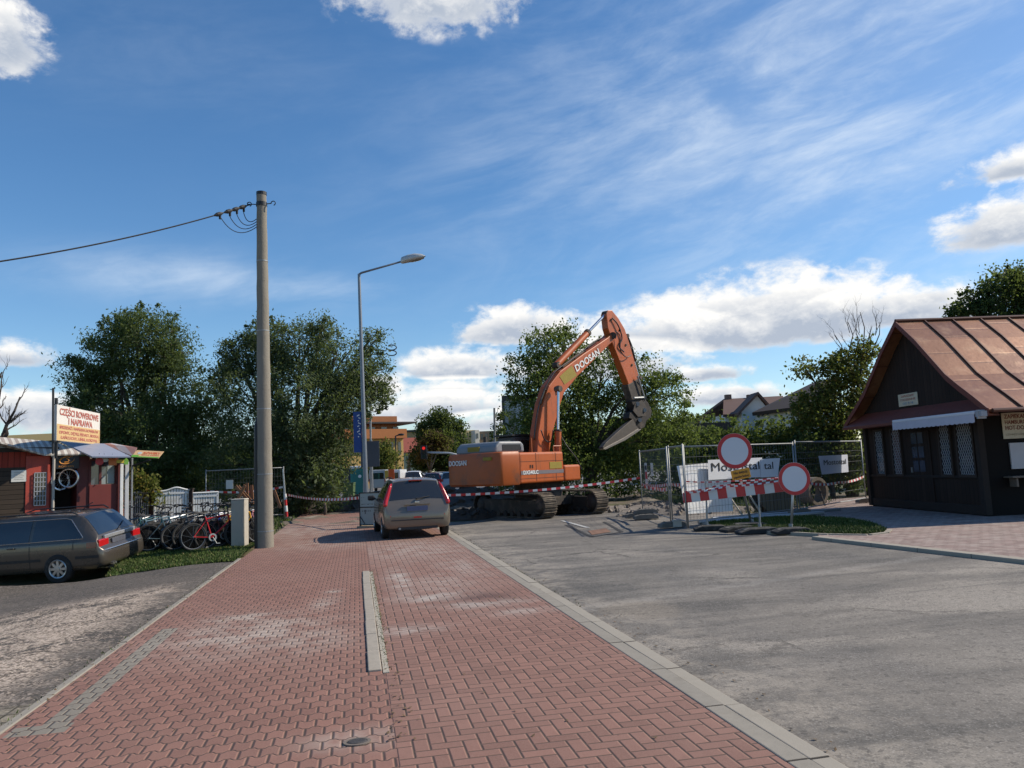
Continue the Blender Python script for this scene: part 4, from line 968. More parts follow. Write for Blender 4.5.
tree('hedge_tree', 'mid green hedge bushes behind the round road signs', 'hedge', 32, [(694, 462, 17), (716, 456, 17), (742, 452, 19), (768, 456, 20), (792, 452, 22), (724, 480, 18), (760, 484, 20), (800, 484, 20), (700, 490, 14), (676, 480, 14), (735, 437, 13), (760, 437, 14), (785, 435, 15), (715, 440, 12), (806, 432, 15)], L_HED, 41, 745, .12, 70, 60, (.045, .075), .26, limbs=False)
tree('wild_tree', 'sparse yellow green tree with bare top branches beside the timber kiosk', 'tree', 31,
     [(836, 374, 16), (852, 366, 18), (816, 396, 13), (866, 352, 11), (842, 402, 22), (818, 425, 22), (850, 432, 24), (870, 400, 18), (806, 372, 7), (800, 410, 8), (828, 458, 26), (858, 466, 22)], L_YEL, 47, 850, .2, 85, 64, (.045, .07), .28)
tree('dark_shrub', 'deep green shrubs filling the gap left of the timber kiosk', 'shrub', 30, [(806, 452, 18), (832, 450, 20), (856, 458, 18), (812, 480, 16), (845, 486, 16)], L_DRK, 53, 830, .1, 80, 60, (.045, .075), .26, limbs=False)
tree('maple_tree', 'dark broad crown rising over the copper brown roof', 'tree', 38, [(1002, 292, 22), (974, 304, 15), (1024, 300, 24), (992, 318, 20), (955, 313, 8), (1040, 320, 30), (1060, 290, 26), (1010, 340, 24), (1015, 278, 8)], L_DRK, 61, 1020, .35, 60, 70, (.055, .085), .30)
tree('park_tree', 'rounded dark tree with a russet side beyond the car park', 'tree', 105, [(440, 418, 9), (430, 432, 13), (450, 434, 14), (440, 448, 18), (462, 452, 10), (424, 458, 12), (455, 464, 12)], L_DRK, 67, 440, .5, 40, 60, (.11, .16), .55)
tree('park_tree', 'russet brown crown beside the rounded dark tree', 'tree', 100, [(432, 440, 9), (424, 452, 9), (442, 444, 7)], L_RED, 68, 430, .3, 30, 50, (.11, .16), .5)
tree('park_tree', 'yellow green young tree in front of the orange apartment block', 'tree', 82, [(383, 452, 9), (376, 462, 10), (390, 462, 10), (382, 472, 10)], L_YEL, 71, 383, .2, 50, 50, (.09, .13), .42)
tree('conifer_tree', 'dark slim conifer beside the grey apartment tower', 'tree', 60, [(499, 428, 5), (498, 440, 7), (498, 452, 9), (500, 464, 10), (500, 415, 3)], L_DRK, 73, 499, .15, 70, 24, (.06, .16), .3)
tree('cypress_tree', 'slim pale tree rising above the hedge left of the white house', 'tree', 48, [(684, 404, 4), (684, 416, 4.5), (685, 430, 6), (686, 446, 10)], L_ASP, 79, 685, .1, 60, 24, (.06, .1), .2)
tree('back_tree', 'dark tree mass behind the timber fence right of the poplar', 'tree', 52, [(705, 428, 12), (722, 436, 12), (700, 446, 14), (735, 446, 12), (715, 456, 16)], L_HED, 83, 712, .2, 44, 30, (.09, .14), .45)
# bare branches
def bare(name, label, px0, py0, d, tips, seed, r0=.05):
    rnd = random.Random(seed); b = D(px0, py0, d); t = thing(name, label, 'tree', Vector((b.x, b.y, 0)))
    o = Vector((b.x, b.y, 0)); mb = MB()
    def grow(p, q, r, lvl):
        n = 4; pts = [p.lerp(q, i / n) + Vector((rnd.uniform(-1, 1), rnd.uniform(-1, 1), rnd.uniform(-.3, .6))) * (q - p).length * .07 * (0 < i < n) for i in range(n + 1)]
        mb.tube(pts, [r * (1 - .75 * i / n) for i in range(n + 1)], 5)
        if lvl > 0:
            for j in range(5):
                f = rnd.uniform(.3, .95); a = p.lerp(q, f); L = (q - p).length * rnd.uniform(.25, .5)
                dr_ = ((q - p).normalized() + Vector((rnd.uniform(-.9, .9), rnd.uniform(-.9, .9), rnd.uniform(0, .6)))).normalized()
                grow(a, a + dr_ * L, r * .45 * (1 - f * .4), lvl - 1)
    mb2 = MB(); mb.tube([(0, 0, -.2), b - o], r0 * 1.6, 7)
    mb.build('trunk', M_BARK, t); mb.v, mb.f, mb.mi = [], [], []
    for (px, py) in tips: grow(b - o, D(px, py, d + rnd.uniform(-.5, .5)) - o, r0, 2)
    mb.build('branches', pm('grey_twig', (.075, .06, .05), .9, var=.3), t)
bare('bare_tree', 'leafless grey branches standing up behind the yellow green tree', 858, 385, 31, [(860, 312), (848, 322), (872, 326), (835, 335), (880, 322)], 3, .045)
bare('bare_tree', 'leafless dead tree at the left edge above the red kiosk', -6, 450, 27, [(2, 372), (20, 397), (-12, 380), (14, 418)], 9, .09)
# far woods as one mass
rng = np.random.default_rng(99); Pf = []
for i in range(420):
    x = rng.uniform(-230, 260); y = rng.uniform(170, 230); h = rng.uniform(5, 10) * (.8 + .4 * sin(x * .05)); Pf.append(((x, y, h * .5), h * .55))
fw = crown('far_woods', Pf, L_HED, None, Vector((0, 0, 0)), 99, 1.6, 26, (.5, .8), 1.5)
tag(fw, 'far off line of dark green woods along the horizon', 'woods', kind='stuff')

# ------------------------------------------------------------------ buildings far away
def block(name, label, x0, x1, ytop, ybot, d, depth, wallm, winm, rows, cols, roofm=None, yaw=0.0, wsz=(.55, .5), roof_t=.4, over=.3, gable=False, hgt=None, ridge=0.0):
    """a building whose front spans two photo columns at distance d"""
    a, b = D(x0, ytop, d), D(x1, ytop, d); w = (b - a).length / cos(yaw); h = (a.z + b.z) / 2 if hgt is None else hgt
    t = thing(name, label, 'building', Vector((a.x, a.y, 0)), yaw)
    mb = MB(); mb.bb((0, 0, -.5), (w, depth, h)); mb.build('wall', wallm, t)
    if gable:
        mb = MB(); mb.prism([(-over, h - .1), (w + over, h - .1), (w + over, h + .1), (w * .5, h + ridge), (-over, h + .1)], lambda p, q: Vector((p, -over, q)), lambda p, q: Vector((p, depth + over, q))); mb.build('roof', roofm, t)
    elif roofm:
        mb = MB(); mb.bb((-over, -over, h + .004), (w + over, depth + over, h + roof_t)); mb.build('roof', roofm, t)
    cw, ch = w / cols, h / rows
    for r in range(rows):
        for c in range(cols):
            cx, cz = (c + .5) * cw, (r + .52) * ch; mb = MB()
            mb.bb((cx - cw * wsz[0] / 2, -.05, cz - ch * wsz[1] / 2), (cx + cw * wsz[0] / 2, .05, cz + ch * wsz[1] / 2)); mb.build('window', winm, t)
    return t, w, h
M_FW = m_glass('far_window', (.035, .035, .04), .15)
M_OCH = pm('ochre_render', (.52, .33, .11), .8, var=.1, scale=.5); M_ORB = pm('orange_brick', (.38, .14, .05), .8, var=.15, scale=1)
t, w, h = block('apartment_block', 'yellow ochre apartment block with an orange brick top storey', 330, 397, 436, 480, 88, 14, M_OCH, M_FW, 2, 9, yaw=rad(32), wsz=(.36, .5))
mb = MB(); zt = D(395, 417, 94).z; mb.bb((0, .3, h + .01), (w - .6, 13, zt)); mb.build('top_storey', M_ORB, t)
mb = MB(); mb.bb((-1, -.9, zt - .95), (w + 1.3, 12, zt - .75)); mb.build('roof_slab', pm('dark_slab', (.06, .05, .045), .8), t)
mb = MB(); mb.bb((-.3, -.9, h - .25), (w + .1, .3, h + .85)); mb.build('balcony', pm('orange_parapet', (.42, .15, .045), .8, var=.1), t)
for k in range(6):
    mb = MB(); mb.bb((w - 1.2 - k * 1.5, .2, h + .9), (w - .5 - k * 1.5, .34, zt - 1.3)); mb.build('window', M_FW, t)
t, w, h = block('town_house', 'small pale green house with a red tiled roof beyond the car park', 402, 428, 452, 478, 120, 10, pm('pale_green_render', (.34, .37, .25), .8, var=.1), M_FW, 1, 2, None, wsz=(.25, .45))
mb = MB(); zt = D(410, 438, 126).z
mb.add([(-.4, -.5, h), (w + .4, -.5, h), (w + .4, 5, zt), (-.4, 5, zt), (-.4, 10.5, h), (w + .4, 10.5, h)], [(0, 1, 2, 3), (3, 2, 5, 4), (0, 3, 4), (1, 5, 2), (0, 4, 5, 1)]); mb.build('roof', pm('red_tile', (.30, .075, .045), .8, var=.2, scale=2), t)
block('apartment_block', 'ochre and grey block showing above the red tiled roof', 399, 426, 432, 470, 150, 12, pm('dull_ochre', (.40, .27, .12), .8), M_FW, 3, 4, pm('dark_slab', (.06, .05, .045)), wsz=(.4, .4))
block('apartment_block', 'tan apartment block right of the rounded dark tree', 460, 475, 430, 470, 140, 12, pm('tan_render', (.50, .39, .20), .8), M_FW, 4, 2, yaw=rad(25), wsz=(.25, .4))
block('apartment_block', 'cream and white apartment block beside the tan one', 475, 479, 430, 470, 139, 10, pm('cream_render', (.62, .56, .46), .8), M_FW, 4, 1, yaw=rad(25), wsz=(.5, .4))
block('apartment_block', 'grey brown apartment block left of the excavator hood mast', 479.3, 497, 431, 470, 141, 12, pm('brown_grey_render', (.22, .17, .12), .8), M_FW, 4, 4, wsz=(.55, .5))
t, w, h = block('apartment_tower', 'pale grey flat roofed building partly hidden by the excavator boom', 503, 535, 400, 470, 62, 10, pm('grey_render', (.40, .41, .40), .8, var=.08, scale=1), M_FW, 2, 2, pm('dark_slab', (.06, .05, .045)), wsz=(.42, .5), over=.1)
mb = MB(); mb.bb((-.12, -.1, -.5), (.10, .0, h)); mb.build('corner_strip', pm('dark_strip', (.05, .05, .05), .7), t)
mb = MB(); mb.bb((w * .5, -.8, h * .52), (w + .2, -.05, h * .56)); mb.build('balcony_slab', pm('dark_strip', (.05, .05, .05)), t)
def gablehouse(name, label, d, xl, xr, ye, xp, yp, roofm, wallm, depth, sidex=None):
    a, b, p = D(xl, ye, d), D(xr, ye, d), D(xp, yp, d); t = thing(name, label, 'house', Vector((a.x, d, 0)))
    w = b.x - a.x; h = (a.z + b.z) / 2; pz = p.z; px_ = p.x - a.x
    mb = MB(); mb.prism([(0, -.3), (w, -.3), (w, h), (px_, pz), (0, h)], lambda u, v: Vector((u, 0, v)), lambda u, v: Vector((u, depth, v))); mb.build('wall', wallm, t)
    mb = MB()
    for (u0, v0, u1, v1) in ((-.35, h - .28, px_, pz + .04), (px_, pz + .04, w + .35, h - .28)):
        mb.add([(u0, -.35, v0), (u1, -.35, v1), (u1, depth + .3, v1), (u0, depth + .3, v0), (u0, -.35, v0 + .2), (u1, -.35, v1 + .2), (u1, depth + .3, v1 + .2), (u0, depth + .3, v0 + .2)], [(0, 1, 2, 3), (4, 7, 6, 5), (0, 4, 5, 1), (2, 6, 7, 3), (0, 3, 7, 4), (1, 5, 6, 2)])
    mb.build('roof', roofm, t); return t, w, h
M_BROOF = pm('brown_tile', (.11, .06, .045), .8, var=.2, scale=2); M_DROOF = pm('dark_tile', (.045, .035, .032), .75, var=.2, scale=2); M_WREND = pm('white_render', (.62, .61, .58), .8, var=.06, scale=1)
t, w, h = gablehouse('white_house', 'white rendered house with a brown tiled roof above the hedge', 55, 741.5, 769, 411, 757, 395.5, M_BROOF, M_WREND, 1.2)
o_ = t.location; L2 = lambda px, py, d: D(px, py, d) - o_
a, b = L2(725, 414.5, 56.2), L2(783, 412, 56.2)
mb = MB(); mb.bb((a.x, 1.21, -.3), (b.x, 9, a.z)); mb.build('wing_wall', M_WREND, t)
e0_, e1_ = L2(723, 414.5, 55.8), L2(785, 411.8, 55.8); r1_, r0_ = L2(783, 395.8, 60.5), L2(723.6, 399, 60.5)
mb = MB(); slab(mb, [e0_, e1_, r1_, r0_], .2); slab(mb, [Vector((e0_.x, 11, e0_.z)), Vector((e1_.x, 11, e1_.z)), r1_, r0_], .2); mb.build('wing_roof', M_BROOF, t)
for px in (728, 750):
    c = L2(px, 398.5, 60.5); mb = MB(); mb.box(c + Vector((0, 0, .0)), (.45, .45, .6)); ch_m = mb.build('chimney', pm('chimney_brick', (.20, .12, .09), .9), t)
a, b = L2(731, 416, 56.1), L2(735.5, 422, 56.1); mb = MB(); mb.bb((a.x, 1.16, b.z), (b.x, 1.24, a.z)); mb.build('window', pm('red_brown_window', (.10, .03, .025), .6), t)
d0 = D(754, 412, 53); t = thing('dark_roofed_house', 'white house with a long dark overhanging roof right of the gabled white house', 'house', Vector((d0.x, 53, 0)), rad(-24)); o_ = d0.copy(); o_.z = 0
def L3(px, py, off):
    nn = Vector((-sin(rad(24)), -cos(rad(24)), 0)); q = PL(px, py, o_ - nn * off, (nn.x, nn.y)) - o_
    return Vector((q.x * cos(rad(24)) - q.y * sin(rad(24)), q.x * sin(rad(24)) + q.y * cos(rad(24)), q.z))
a, b = L3(755, 412, 0), L3(832, 404, 0)
mb = MB(); mb.prism([(a.x, -.3), (b.x, -.3), (b.x, b.z), (a.x, a.z)], lambda u, v: Vector((u, 0, v)), lambda u, v: Vector((u, 8, v))); mb.build('wall', M_WREND, t)
mb = MB(); slab(mb, [L3(752, 412.5, -.5), L3(834, 402, -.5), L3(838, 376, 3.5), L3(811, 383.5, 3.5)], .25); mb.build('roof', M_DROOF, t)
for px0, px1, y0, y1 in ((757, 760, 413, 417), (761.5, 764, 412.5, 416.5), (767, 769.5, 412, 418), (776, 779, 411.5, 417)):
    a, b = L3(px0, y0, 0), L3(px1, y1, 0); mb = MB(); mb.bb((a.x, -.05, b.z), (b.x, .05, a.z)); mb.build('window', M_FW, t)
# plank fence on the bank
a, b = D(683, 424, 42), D(732, 424, 42); e = thing('plank_fence', 'tall dark plank fence showing above the hedge', 'fence', Vector((a.x, 42, 0)))
mb = MB(); mb.bb((0, 0, 0), (b.x - a.x, .06, a.z)); mb.build('boards', m_wood('grey_planks', (.04, .036, .034), (.085, .075, .068), .16, 0), e)
mb = MB()
for k in range(5): mb.box(((b.x - a.x) * k / 4, .1, a.z / 2), (.12, .12, a.z))
mb.build('fence_post', M_BARK, e)
# long shed at the far left, tiled gable behind the sign
a, b = D(-40, 437, 60), D(54, 436, 60); e = thing('long_shed', 'long low shed with a yellowish roof behind the red kiosk', 'shed', Vector((a.x, 60, 0)))
mb = MB(); mb.bb((0, 0, 0), (b.x - a.x, 8, a.z - .6)); mb.build('wall', pm('shed_wall', (.25, .22, .17), .9), e)
mb = MB(); slab(mb, [(-.3, -.3, a.z - .6), (b.x - a.x + .3, -.3, a.z - .6), (b.x - a.x + .3, 4, a.z + .25), (-.3, 4, a.z + .25)], .12); slab(mb, [(-.3, 8.3, a.z - .6), (b.x - a.x + .3, 8.3, a.z - .6), (b.x - a.x + .3, 4, a.z + .25), (-.3, 4, a.z + .25)], .12); mb.build('roof', pm('straw_roof', (.22, .17, .06), .9, var=.2), e)
t, w, h = gablehouse('brick_cottage', 'dark brick cottage half hidden by the leftmost willow', 42, 97, 116, 436, 106, 414, M_DROOF, pm('old_brick', (.13, .05, .035), .9, var=.3, scale=4), 1.5)
# ------------------------------------------------------------------ concrete pole and cable
pb = G(265.5, 547.5); pt = D(261.5, 193, pb.y - .1)
pole = thing('utility_pole', 'tall round concrete utility pole at the left edge of the red pavement', 'utility pole', pb)
top = pt - pb
def m_pole():
    m, b = newmat('pole_concrete'); co = coord(); n = noise(scalev(co, (5, 5, .5)), 1.0, 7, .7); n2 = noise(co, 14, 6, .75)
    c = mixc(n, (.165, .148, .12), (.31, .28, .23)); c = mixc(sstep(.55, .72, n2) * .5, c, (.12, .105, .085)); c = mixc(sstep(.66, .8, noise(co, 30, 3, .7)) * .5, c, (.52, .48, .40))
    setb(b, col=c, rough=.9, spec=.3, normal=bump(n2, .5, .02)); return m
mb = MB(); N = 40
mb.tube([top * (i / N) + Vector((.004 * sin(i * 1.7), .004 * cos(i * 2.3), -.3 * (i == 0))) for i in range(N + 1)], [.195 - .075 * i / N for i in range(N + 1)], 24)
mb.build('shaft', m_pole(), pole, smooth=40)
for f_ in (.045, .20, .38, .60, .80):
    mb = MB(); r = .195 - .075 * f_ + .006; p = top * f_; d_ = top.normalized()
    mb.tube([p - d_ * .012, p + d_ * .012], r, 20); mb.build('steel_band', M_GALVD, pole)
mb = MB(); mb.tube([top - top.normalized() * .06, top + top.normalized() * .02], .128, 18); mb.build('cap', M_BLACK, pole)
ht = top * .966
mb = MB(); lv_ = Vector((-.93, -.37, 0)); mb.tube([lv_ * .20 + Vector((0, 0, -.05)), top * .18 + lv_ * .195, top * .335 + lv_ * .18, top * .36 + lv_ * .14], [.055, .055, .05, .02], 10); mb.build('black_tube', M_BLACK, pole, smooth=40)  # black tube up the lower left side of the shaft
mb = MB(); mb.tube([ht - Vector((0, 0, .05)), ht + Vector((0, 0, .05))], .135, 18); mb.build('clamp', M_BLACK, pole)
M_CABLE = pm('black_cable', (.012, .012, .013), .6)
for sx in (-1, 1):
    mb = MB(); mb.tube([ht + Vector((sx * .1, -.02, 0)), ht + Vector((sx * .26, -.03, .01))] + [ht + Vector((sx * (.30 + .055 * cos(t)), -.03, .01 + .055 * sin(t))) for t in [(PI if sx > 0 else 0) + sx * -i * .5 * 1 for i in range(10)]], .012, 6); mb.build('hook', M_CABLE, pole)
wa = pb + ht + Vector((-.28, -.03, 0)); wbp = D(-60, 270, 13.5)
cb = thing('overhead_cable', 'black overhead cable running from the concrete pole out to the left', 'cable', wa)
mb = MB(); cv = wbp - wa
def sagp(t): return cv * t - Vector((0, 0, .16 * 4 * t * (1 - t)))
mb.tube([sagp(i / 30) for i in range(31)], .017, 6); mb.build('wire', M_CABLE, cb)
for t in (.028, .058, .088, .13):
    p = sagp(t); q = sagp(t + .012); mb = MB(); mb.tube([p - (q - p), p, q, q + (q - p)], [.02, .05, .05, .02], 8); mb.box(p + Vector((0, 0, -.07)), (.04, .05, .12)); mb.build('clamp', M_CABLE, cb)
for i, t in enumerate((.03, .06, .09, .125)):
    p = sagp(t) - Vector((0, 0, .12)); e = (pb + ht * (.955 - .008 * i) - wa) + Vector((-.12, -.04, 0)); mid = (p + e) / 2 - Vector((.08, 0, .30 + .06 * i)); mb = MB()
    mb.tube([p * (1 - s) ** 2 + mid * 2 * s * (1 - s) + e * s * s for s in [j / 14 for j in range(15)]], .010, 5); mb.build('loop', M_CABLE, cb)
# ------------------------------------------------------------------ street lamp with banner
LY = 26.0
lb = D(367, 524, LY); lb = Vector((lb.x, LY, -.0)); lt2 = D(359, 274, LY); lj = lt2 - lb
M_LAMP = pm('lamp_grey', (.20, .215, .235), .45, .6, .15, 6)
lamp = thing('street_lamp', 'tall grey steel street lamp with a single arm beside the silver car', 'street lamp', lb)
mb = MB(); mb.tube([(0, 0, -.1), lj * .14, lj * .16, lj], [.105, .10, .085, .05], 16); mb.build('pole', M_LAMP, lamp, smooth=40)
hd = D(401, 261.5, LY - .15) - lb; h2 = D(424, 256.5, LY - .3) - lb
mb = MB(); mb.tube([lj - Vector((0, 0, .1)), lj + Vector((.02, 0, 0)), lj + (hd - lj) * .06 + Vector((0, 0, .015)), hd + (h2 - hd) * .12], [.045, .04, .036, .03], 10); mb.build('arm', M_LAMP, lamp, smooth=True)
ax = (h2 - hd).normalized(); L = (h2 - hd).length + .05; mb = MB(); uz = (UZ - ax * UZ.dot(ax)).normalized(); uy = uz.cross(ax)
st = [(0, .05, .06, .07), (.06, .09, .15, .09), (.3, .14, .18, .09), (.6, .16, .175, .085), (.85, .11, .11, .06), (1.0, .02, .02, .015)]
vs, fs, n = [], [], 16
for (s, wv, hu, hdn) in st:
    for k in range(n):
        a = 2 * PI * k / n; zz = sin(a) * (hu if sin(a) > 0 else hdn); vs.append(hd + ax * (s * L) + uy * (cos(a) * wv) + uz * zz)
for i in range(len(st) - 1):
    for k in range(n): fs.append((i * n + k, i * n + (k + 1) % n, (i + 1) * n + (k + 1) % n, (i + 1) * n + k))
fs.append(tuple(range(n))); mb.add(vs, fs); lh = mb.build('lamp_head', pm('lamp_shell', (.50, .50, .48), .45, .2, .1), lamp, smooth=50)
vs, fs = [], []
for (s, wv, hdn) in ((.28, .10, .06), (.45, .125, .085), (.7, .12, .085), (.92, .05, .05)):
    for k in range(9): a = PI + PI * k / 8; vs.append(hd + ax * (s * L) + uy * (cos(a) * wv * 1.02) + uz * (sin(a) * (hdn + .015) - .01))
for i in range(3):
    for k in range(8): fs.append((i * 9 + k, i * 9 + k + 1, (i + 1) * 9 + k + 1, (i + 1) * 9 + k))
mb = MB(); mb.add(vs, fs); mb.build('diffuser', m_glass('lamp_glass', (.16, .15, .13), .2), lh, smooth=True)
bc = D(357.6, 432, LY); bn = board('street_banner', 'blue vertical banner with white lettering hanging from the street lamp', 'banner', bc, Vector((1, .15, 0)), Vector((-.10, 0, 1)), .27, 1.38, pm('banner_blue', (.025, .07, .24), .7, var=.2, scale=3), .012)
mb = MB()
for i in range(9): yy = .56 - i * .09; mb.box((.03 + .04 * (i % 2), yy, .003), (.10 - .03 * (i % 3), .035, .003), Matrix.Rotation(.5 * (-1) ** i, 3, 'Z'))
mb.build('white_marks', M_WINK, bn)
mb = MB()
for yy in (.66, -.66): mb.tube([(-.1, yy, -.02), (.30, yy, -.02)], .012, 6)
mb.build('banner_rod', M_GALVD, bn)
bs = board('traffic_board', 'dark grey back of a rectangular road sign beside the street lamp', 'sign', D(370, 454, LY + 1.2), (1, 0, 0), UZ, .66, .90, pm('grey_sign_back', (.085, .09, .10), .6, .3, .2), .02)
mb = MB(); mb.tube([(.05, .5, -.05), (.05, -2.75, -.05)], .03, 8); mb.build('post', M_GALVD, bs)
mb = MB(); mb.bb((-.33, .2, -.05), (.33, .24, -.021)); mb.bb((-.33, -.24, -.05), (.33, -.20, -.021)); mb.build('rail', M_GALVD, bs)
# notice board at the foot of the lamp
n0, n1 = D(361, 528, 24.2), D(376, 528.4, 24.0); nb = thing('notice_board', 'pale free standing notice board in a dark frame beside the silver car', 'notice board', Vector((n0.x, n0.y, 0)), math.atan2(n1.y - n0.y, n1.x - n0.x))
w_ = (Vector((n1.x - n0.x, n1.y - n0.y))).length + .15; zt = D(361, 493.5, 24.2).z
mb = MB(); mb.bb((0, -.02, .10), (w_, .02, zt)); mb.build('panel', pm('pale_green_board', (.36, .42, .38), .6, var=.08, scale=4), nb)
mb = MB()
for (a, b) in (((-.03, .0), (0, zt + .03)), ((w_, .0), (w_ + .03, zt + .03))): mb.bb((a[0], -.03, a[1]), (b[0], .03, b[1]))
mb.bb((-.03, -.03, zt), (w_ + .03, .03, zt + .03)); mb.bb((0, -.031, zt * .58), (w_, -.021, zt * .61)); mb.bb((0, -.03, .07), (w_, .03, .10)); mb.tube([(0, -.028, .34), (.16, -.028, .12)], .015, 4); mb.build('frame', M_BLACK, nb)
mb = MB(); rnd = random.Random(4)
for r in range(4):
    for c in range(6):
        if rnd.random() < .75: x = .05 + c * .072; z = zt - .12 - r * .10; mb.bb((x, -.0245, z - rnd.uniform(.01, .03)), (x + rnd.uniform(.02, .05), -.0205, z))
for c in range(5): mb.bb((.06 + c * .07, -.0245, zt * .5 - .03), (.10 + c * .07, -.0205, zt * .5))
mb.bb((.16, -.0245, .42), (.20, -.0205, .55)); mb.build('notices', pm('notice_ink', (.12, .13, .12), .7), nb)
mb = MB(); mb.bb((-.05, -.16, .0), (w_ + .05, .16, .055)); mb.build('foot', pm('foot_plank', (.45, .34, .22), .8), nb)
# second lamp with looped head behind the tree, thin lamp, thin poles
e0 = D(370.5, 480, 45); e = thing('looped_lamp', 'thin street lamp with a double looped bracket sticking out of the willow', 'street lamp', Vector((e0.x, 45, 0))); o_ = e.location
P2 = lambda px, py, d=45: D(px, py, d) - o_
mb = MB(); mb.tube([(0, 0, 0), P2(370, 347)], .06, 8); mb.build('pole', M_GALVD, e)
for (a, b, c) in ((349, 351, 347.5), (354, 354, 353)):
    mb = MB(); mb.tube([P2(370, a), P2(380, a + 1), P2(386, b)] + [P2(391.5 + 5 * cos(t), c + 2.6 * sin(t)) for t in [PI - i * .45 for i in range(13)]], .035, 6); mb.build('loop_bracket', pm('dark_bracket', (.05, .05, .055), .5), e)
e0 = D(396, 470, 90); e = thing('street_lamp', 'slim dark street lamp in front of the orange apartment block', 'street lamp', Vector((e0.x, 90, 0))); o_ = e.location
mb = MB(); mb.tube([(0, 0, 0), D(395.5, 436, 90) - o_], .09, 8); mb.build('pole', M_BLACK, e); mb = MB(); mb.tube([D(395.5, 436, 90) - o_, D(400, 434.8, 90) - o_], .07, 6); mb.build('arm', M_BLACK, e); mb = MB(); mb.ball(D(401, 434.6, 90) - o_, (.4, .2, .14)); mb.build('lamp_head', M_BLACK, e)
e0 = D(494.5, 470, 40); e = thing('thin_pole', 'thin dark pole standing behind the excavator hood', 'pole', Vector((e0.x, 40, 0))); mb = MB(); mb.tube([(0, 0, 0), D(494.3, 408, 40) - e.location], .055, 8); mb.build('tube', M_GALVD, e); mb = MB(); mb.lathe([(.12, 0), (.12, .05)], 12); mb.build('foot_plate', M_GALVD, e)
# traffic light on a curved mast
e0 = D(464, 480, 58); e = thing('traffic_light', 'red traffic light on a curved mast arm left of the excavator', 'traffic light', Vector((e0.x, 58, 0))); o_ = e.location
P2 = lambda px, py, d=58: D(px, py, d) - o_
mb = MB(); mb.tube([(0, 0, 0), P2(463.5, 468), P2(461, 459), P2(456, 454.5), P2(449, 453), P2(426, 452.5)], .075, 8); mb.build('mast', pm('mast_grey', (.45, .47, .47), .5, .3), e, smooth=True)
c = P2(424, 452.4); mb = MB(); mb.box(c, (.46, .3, 1.0)); hs_ = mb.build('signal_head', M_BLACK, e, bevel=.03)
mlit, b_ = newmat('red_lamp_lit'); b_.inputs['Base Color'].default_value = (.5, .01, .01, 1); b_.inputs['Emission Color'].default_value = (1, .03, .02, 1); b_.inputs['Emission Strength'].default_value = .55
for k, m in enumerate((mlit, pm('lens_off', (.03, .02, .01), .3), pm('lens_off2', (.01, .025, .015), .3))):
    mb = MB(); mb.lathe([(.115, -.02), (.115, .02)], 16, Matrix.Translation(c + Vector((0, -.165, .31 - .31 * k))) @ Matrix.Rotation(PI / 2, 4, 'X')); mb.build('lens', m, hs_)
# ------------------------------------------------------------------ mesh fence panels
def fence_panel(label, p0, p1, h=2.0, group='mesh fence panels round the works', up0=None, up1=None, bars=True):
    p0, p1 = Vector(p0), Vector(p1); w = (p1 - p0).length
    t = thing('mesh_fence', label, 'fence', p0, math.atan2(p1.y - p0.y, p1.x - p0.x), group)
    mb = MB(); mb.tube([(0, 0, .02), (0, 0, h + .05)], .020, 8); mb.tube([(w, 0, .02), (w, 0, h + .05)], .020, 8); mb.tube([(0, 0, h), (w, 0, h)], .016, 8); mb.tube([(0, 0, .18), (w, 0, .18)], .015, 8)
    mb.build('frame', M_GALVD, t, smooth=True)
    mb = MB(); n = int(w / .12)
    for i in range(1, n): mb.tube([(w * i / n, .02, .18), (w * i / n, .02, h)], .0032, 3, False)
    for z in (.18, .48, .78, 1.08, 1.38, 1.55, 1.72, h - .03): mb.tube([(0, .02, z), (w, .02, z)], .004, 3, False)
    mb.build('wire_mesh', pm('dull_wire', (.16, .165, .165), .6, .4, .2), t); return t
def fence_foot(label, p, yaw, group='rubber and concrete fence feet'):
    t = thing('fence_block', label, 'fence foot', p, yaw, group); mb = MB()
    mb.prism([(-.36, 0), (.36, 0), (.34, .10), (.2, .14), (-.2, .14), (-.34, .10)], lambda a, b: Vector((a, -.11, b)), lambda a, b: Vector((a, .11, b))); mb.build('block', pm('foot_block', (.15, .14, .125), .9, var=.3, scale=6, bmp=.4), t, bevel=.015)
    mb = MB()
    for x in (-.2, 0, .2): mb.tube([(x, 0, .138), (x, 0, .148)], .03, 10)
    mb.build('socket', M_BLACK, t); return t
f0, f1, f2, f3 = G(643, 514.5), G(671, 524.5), G(687.5, 529), G(799, 515.5)
f0.z = -.02; pA = fence_panel('narrow looking mesh fence panel at the left end, seen nearly edge on', f0, f1)
pB = fence_panel('short mesh fence panel hung with the end of the white sheeting', f1 + Vector((.03, -.1, 0)), f2)
pC = fence_panel('wide mesh fence panel carrying the white company banners', f2 + Vector((.03, .02, 0)), f3 - Vector((.02, 0, 0)), 1.98)
f4 = G(866.4, 503.5); f4.z = .0
pD = fence_panel('mesh fence panel with one banner beside the timber kiosk', f3 + Vector((.05, .02, 0)), f4, 2.02)
for lab, p, yw, dz in (('stacked fence foot at the left end of the fence, upper block', G(646, 518.5), .1, .14), ('grey fence foot at the far left end of the fence, lower left block', G(637, 517.5), .1, 0), ('grey fence foot at the left end of the fence, lower right block', G(646, 519.0), .1, 0), ('fence foot under the joint of the narrow and short panels', G(672, 527), .3, 0),
                       ('fence foot under the joint between the two banner panels', f3 + Vector((.02, 0, .04)), .5, 0), ('fence foot at the dark corner of the timber kiosk', f4 + Vector((0, -.05, .04)), .2, 0)):
    fence_foot(lab, Vector((p.x, p.y, max(-.02, p.z) + dz)), yw)
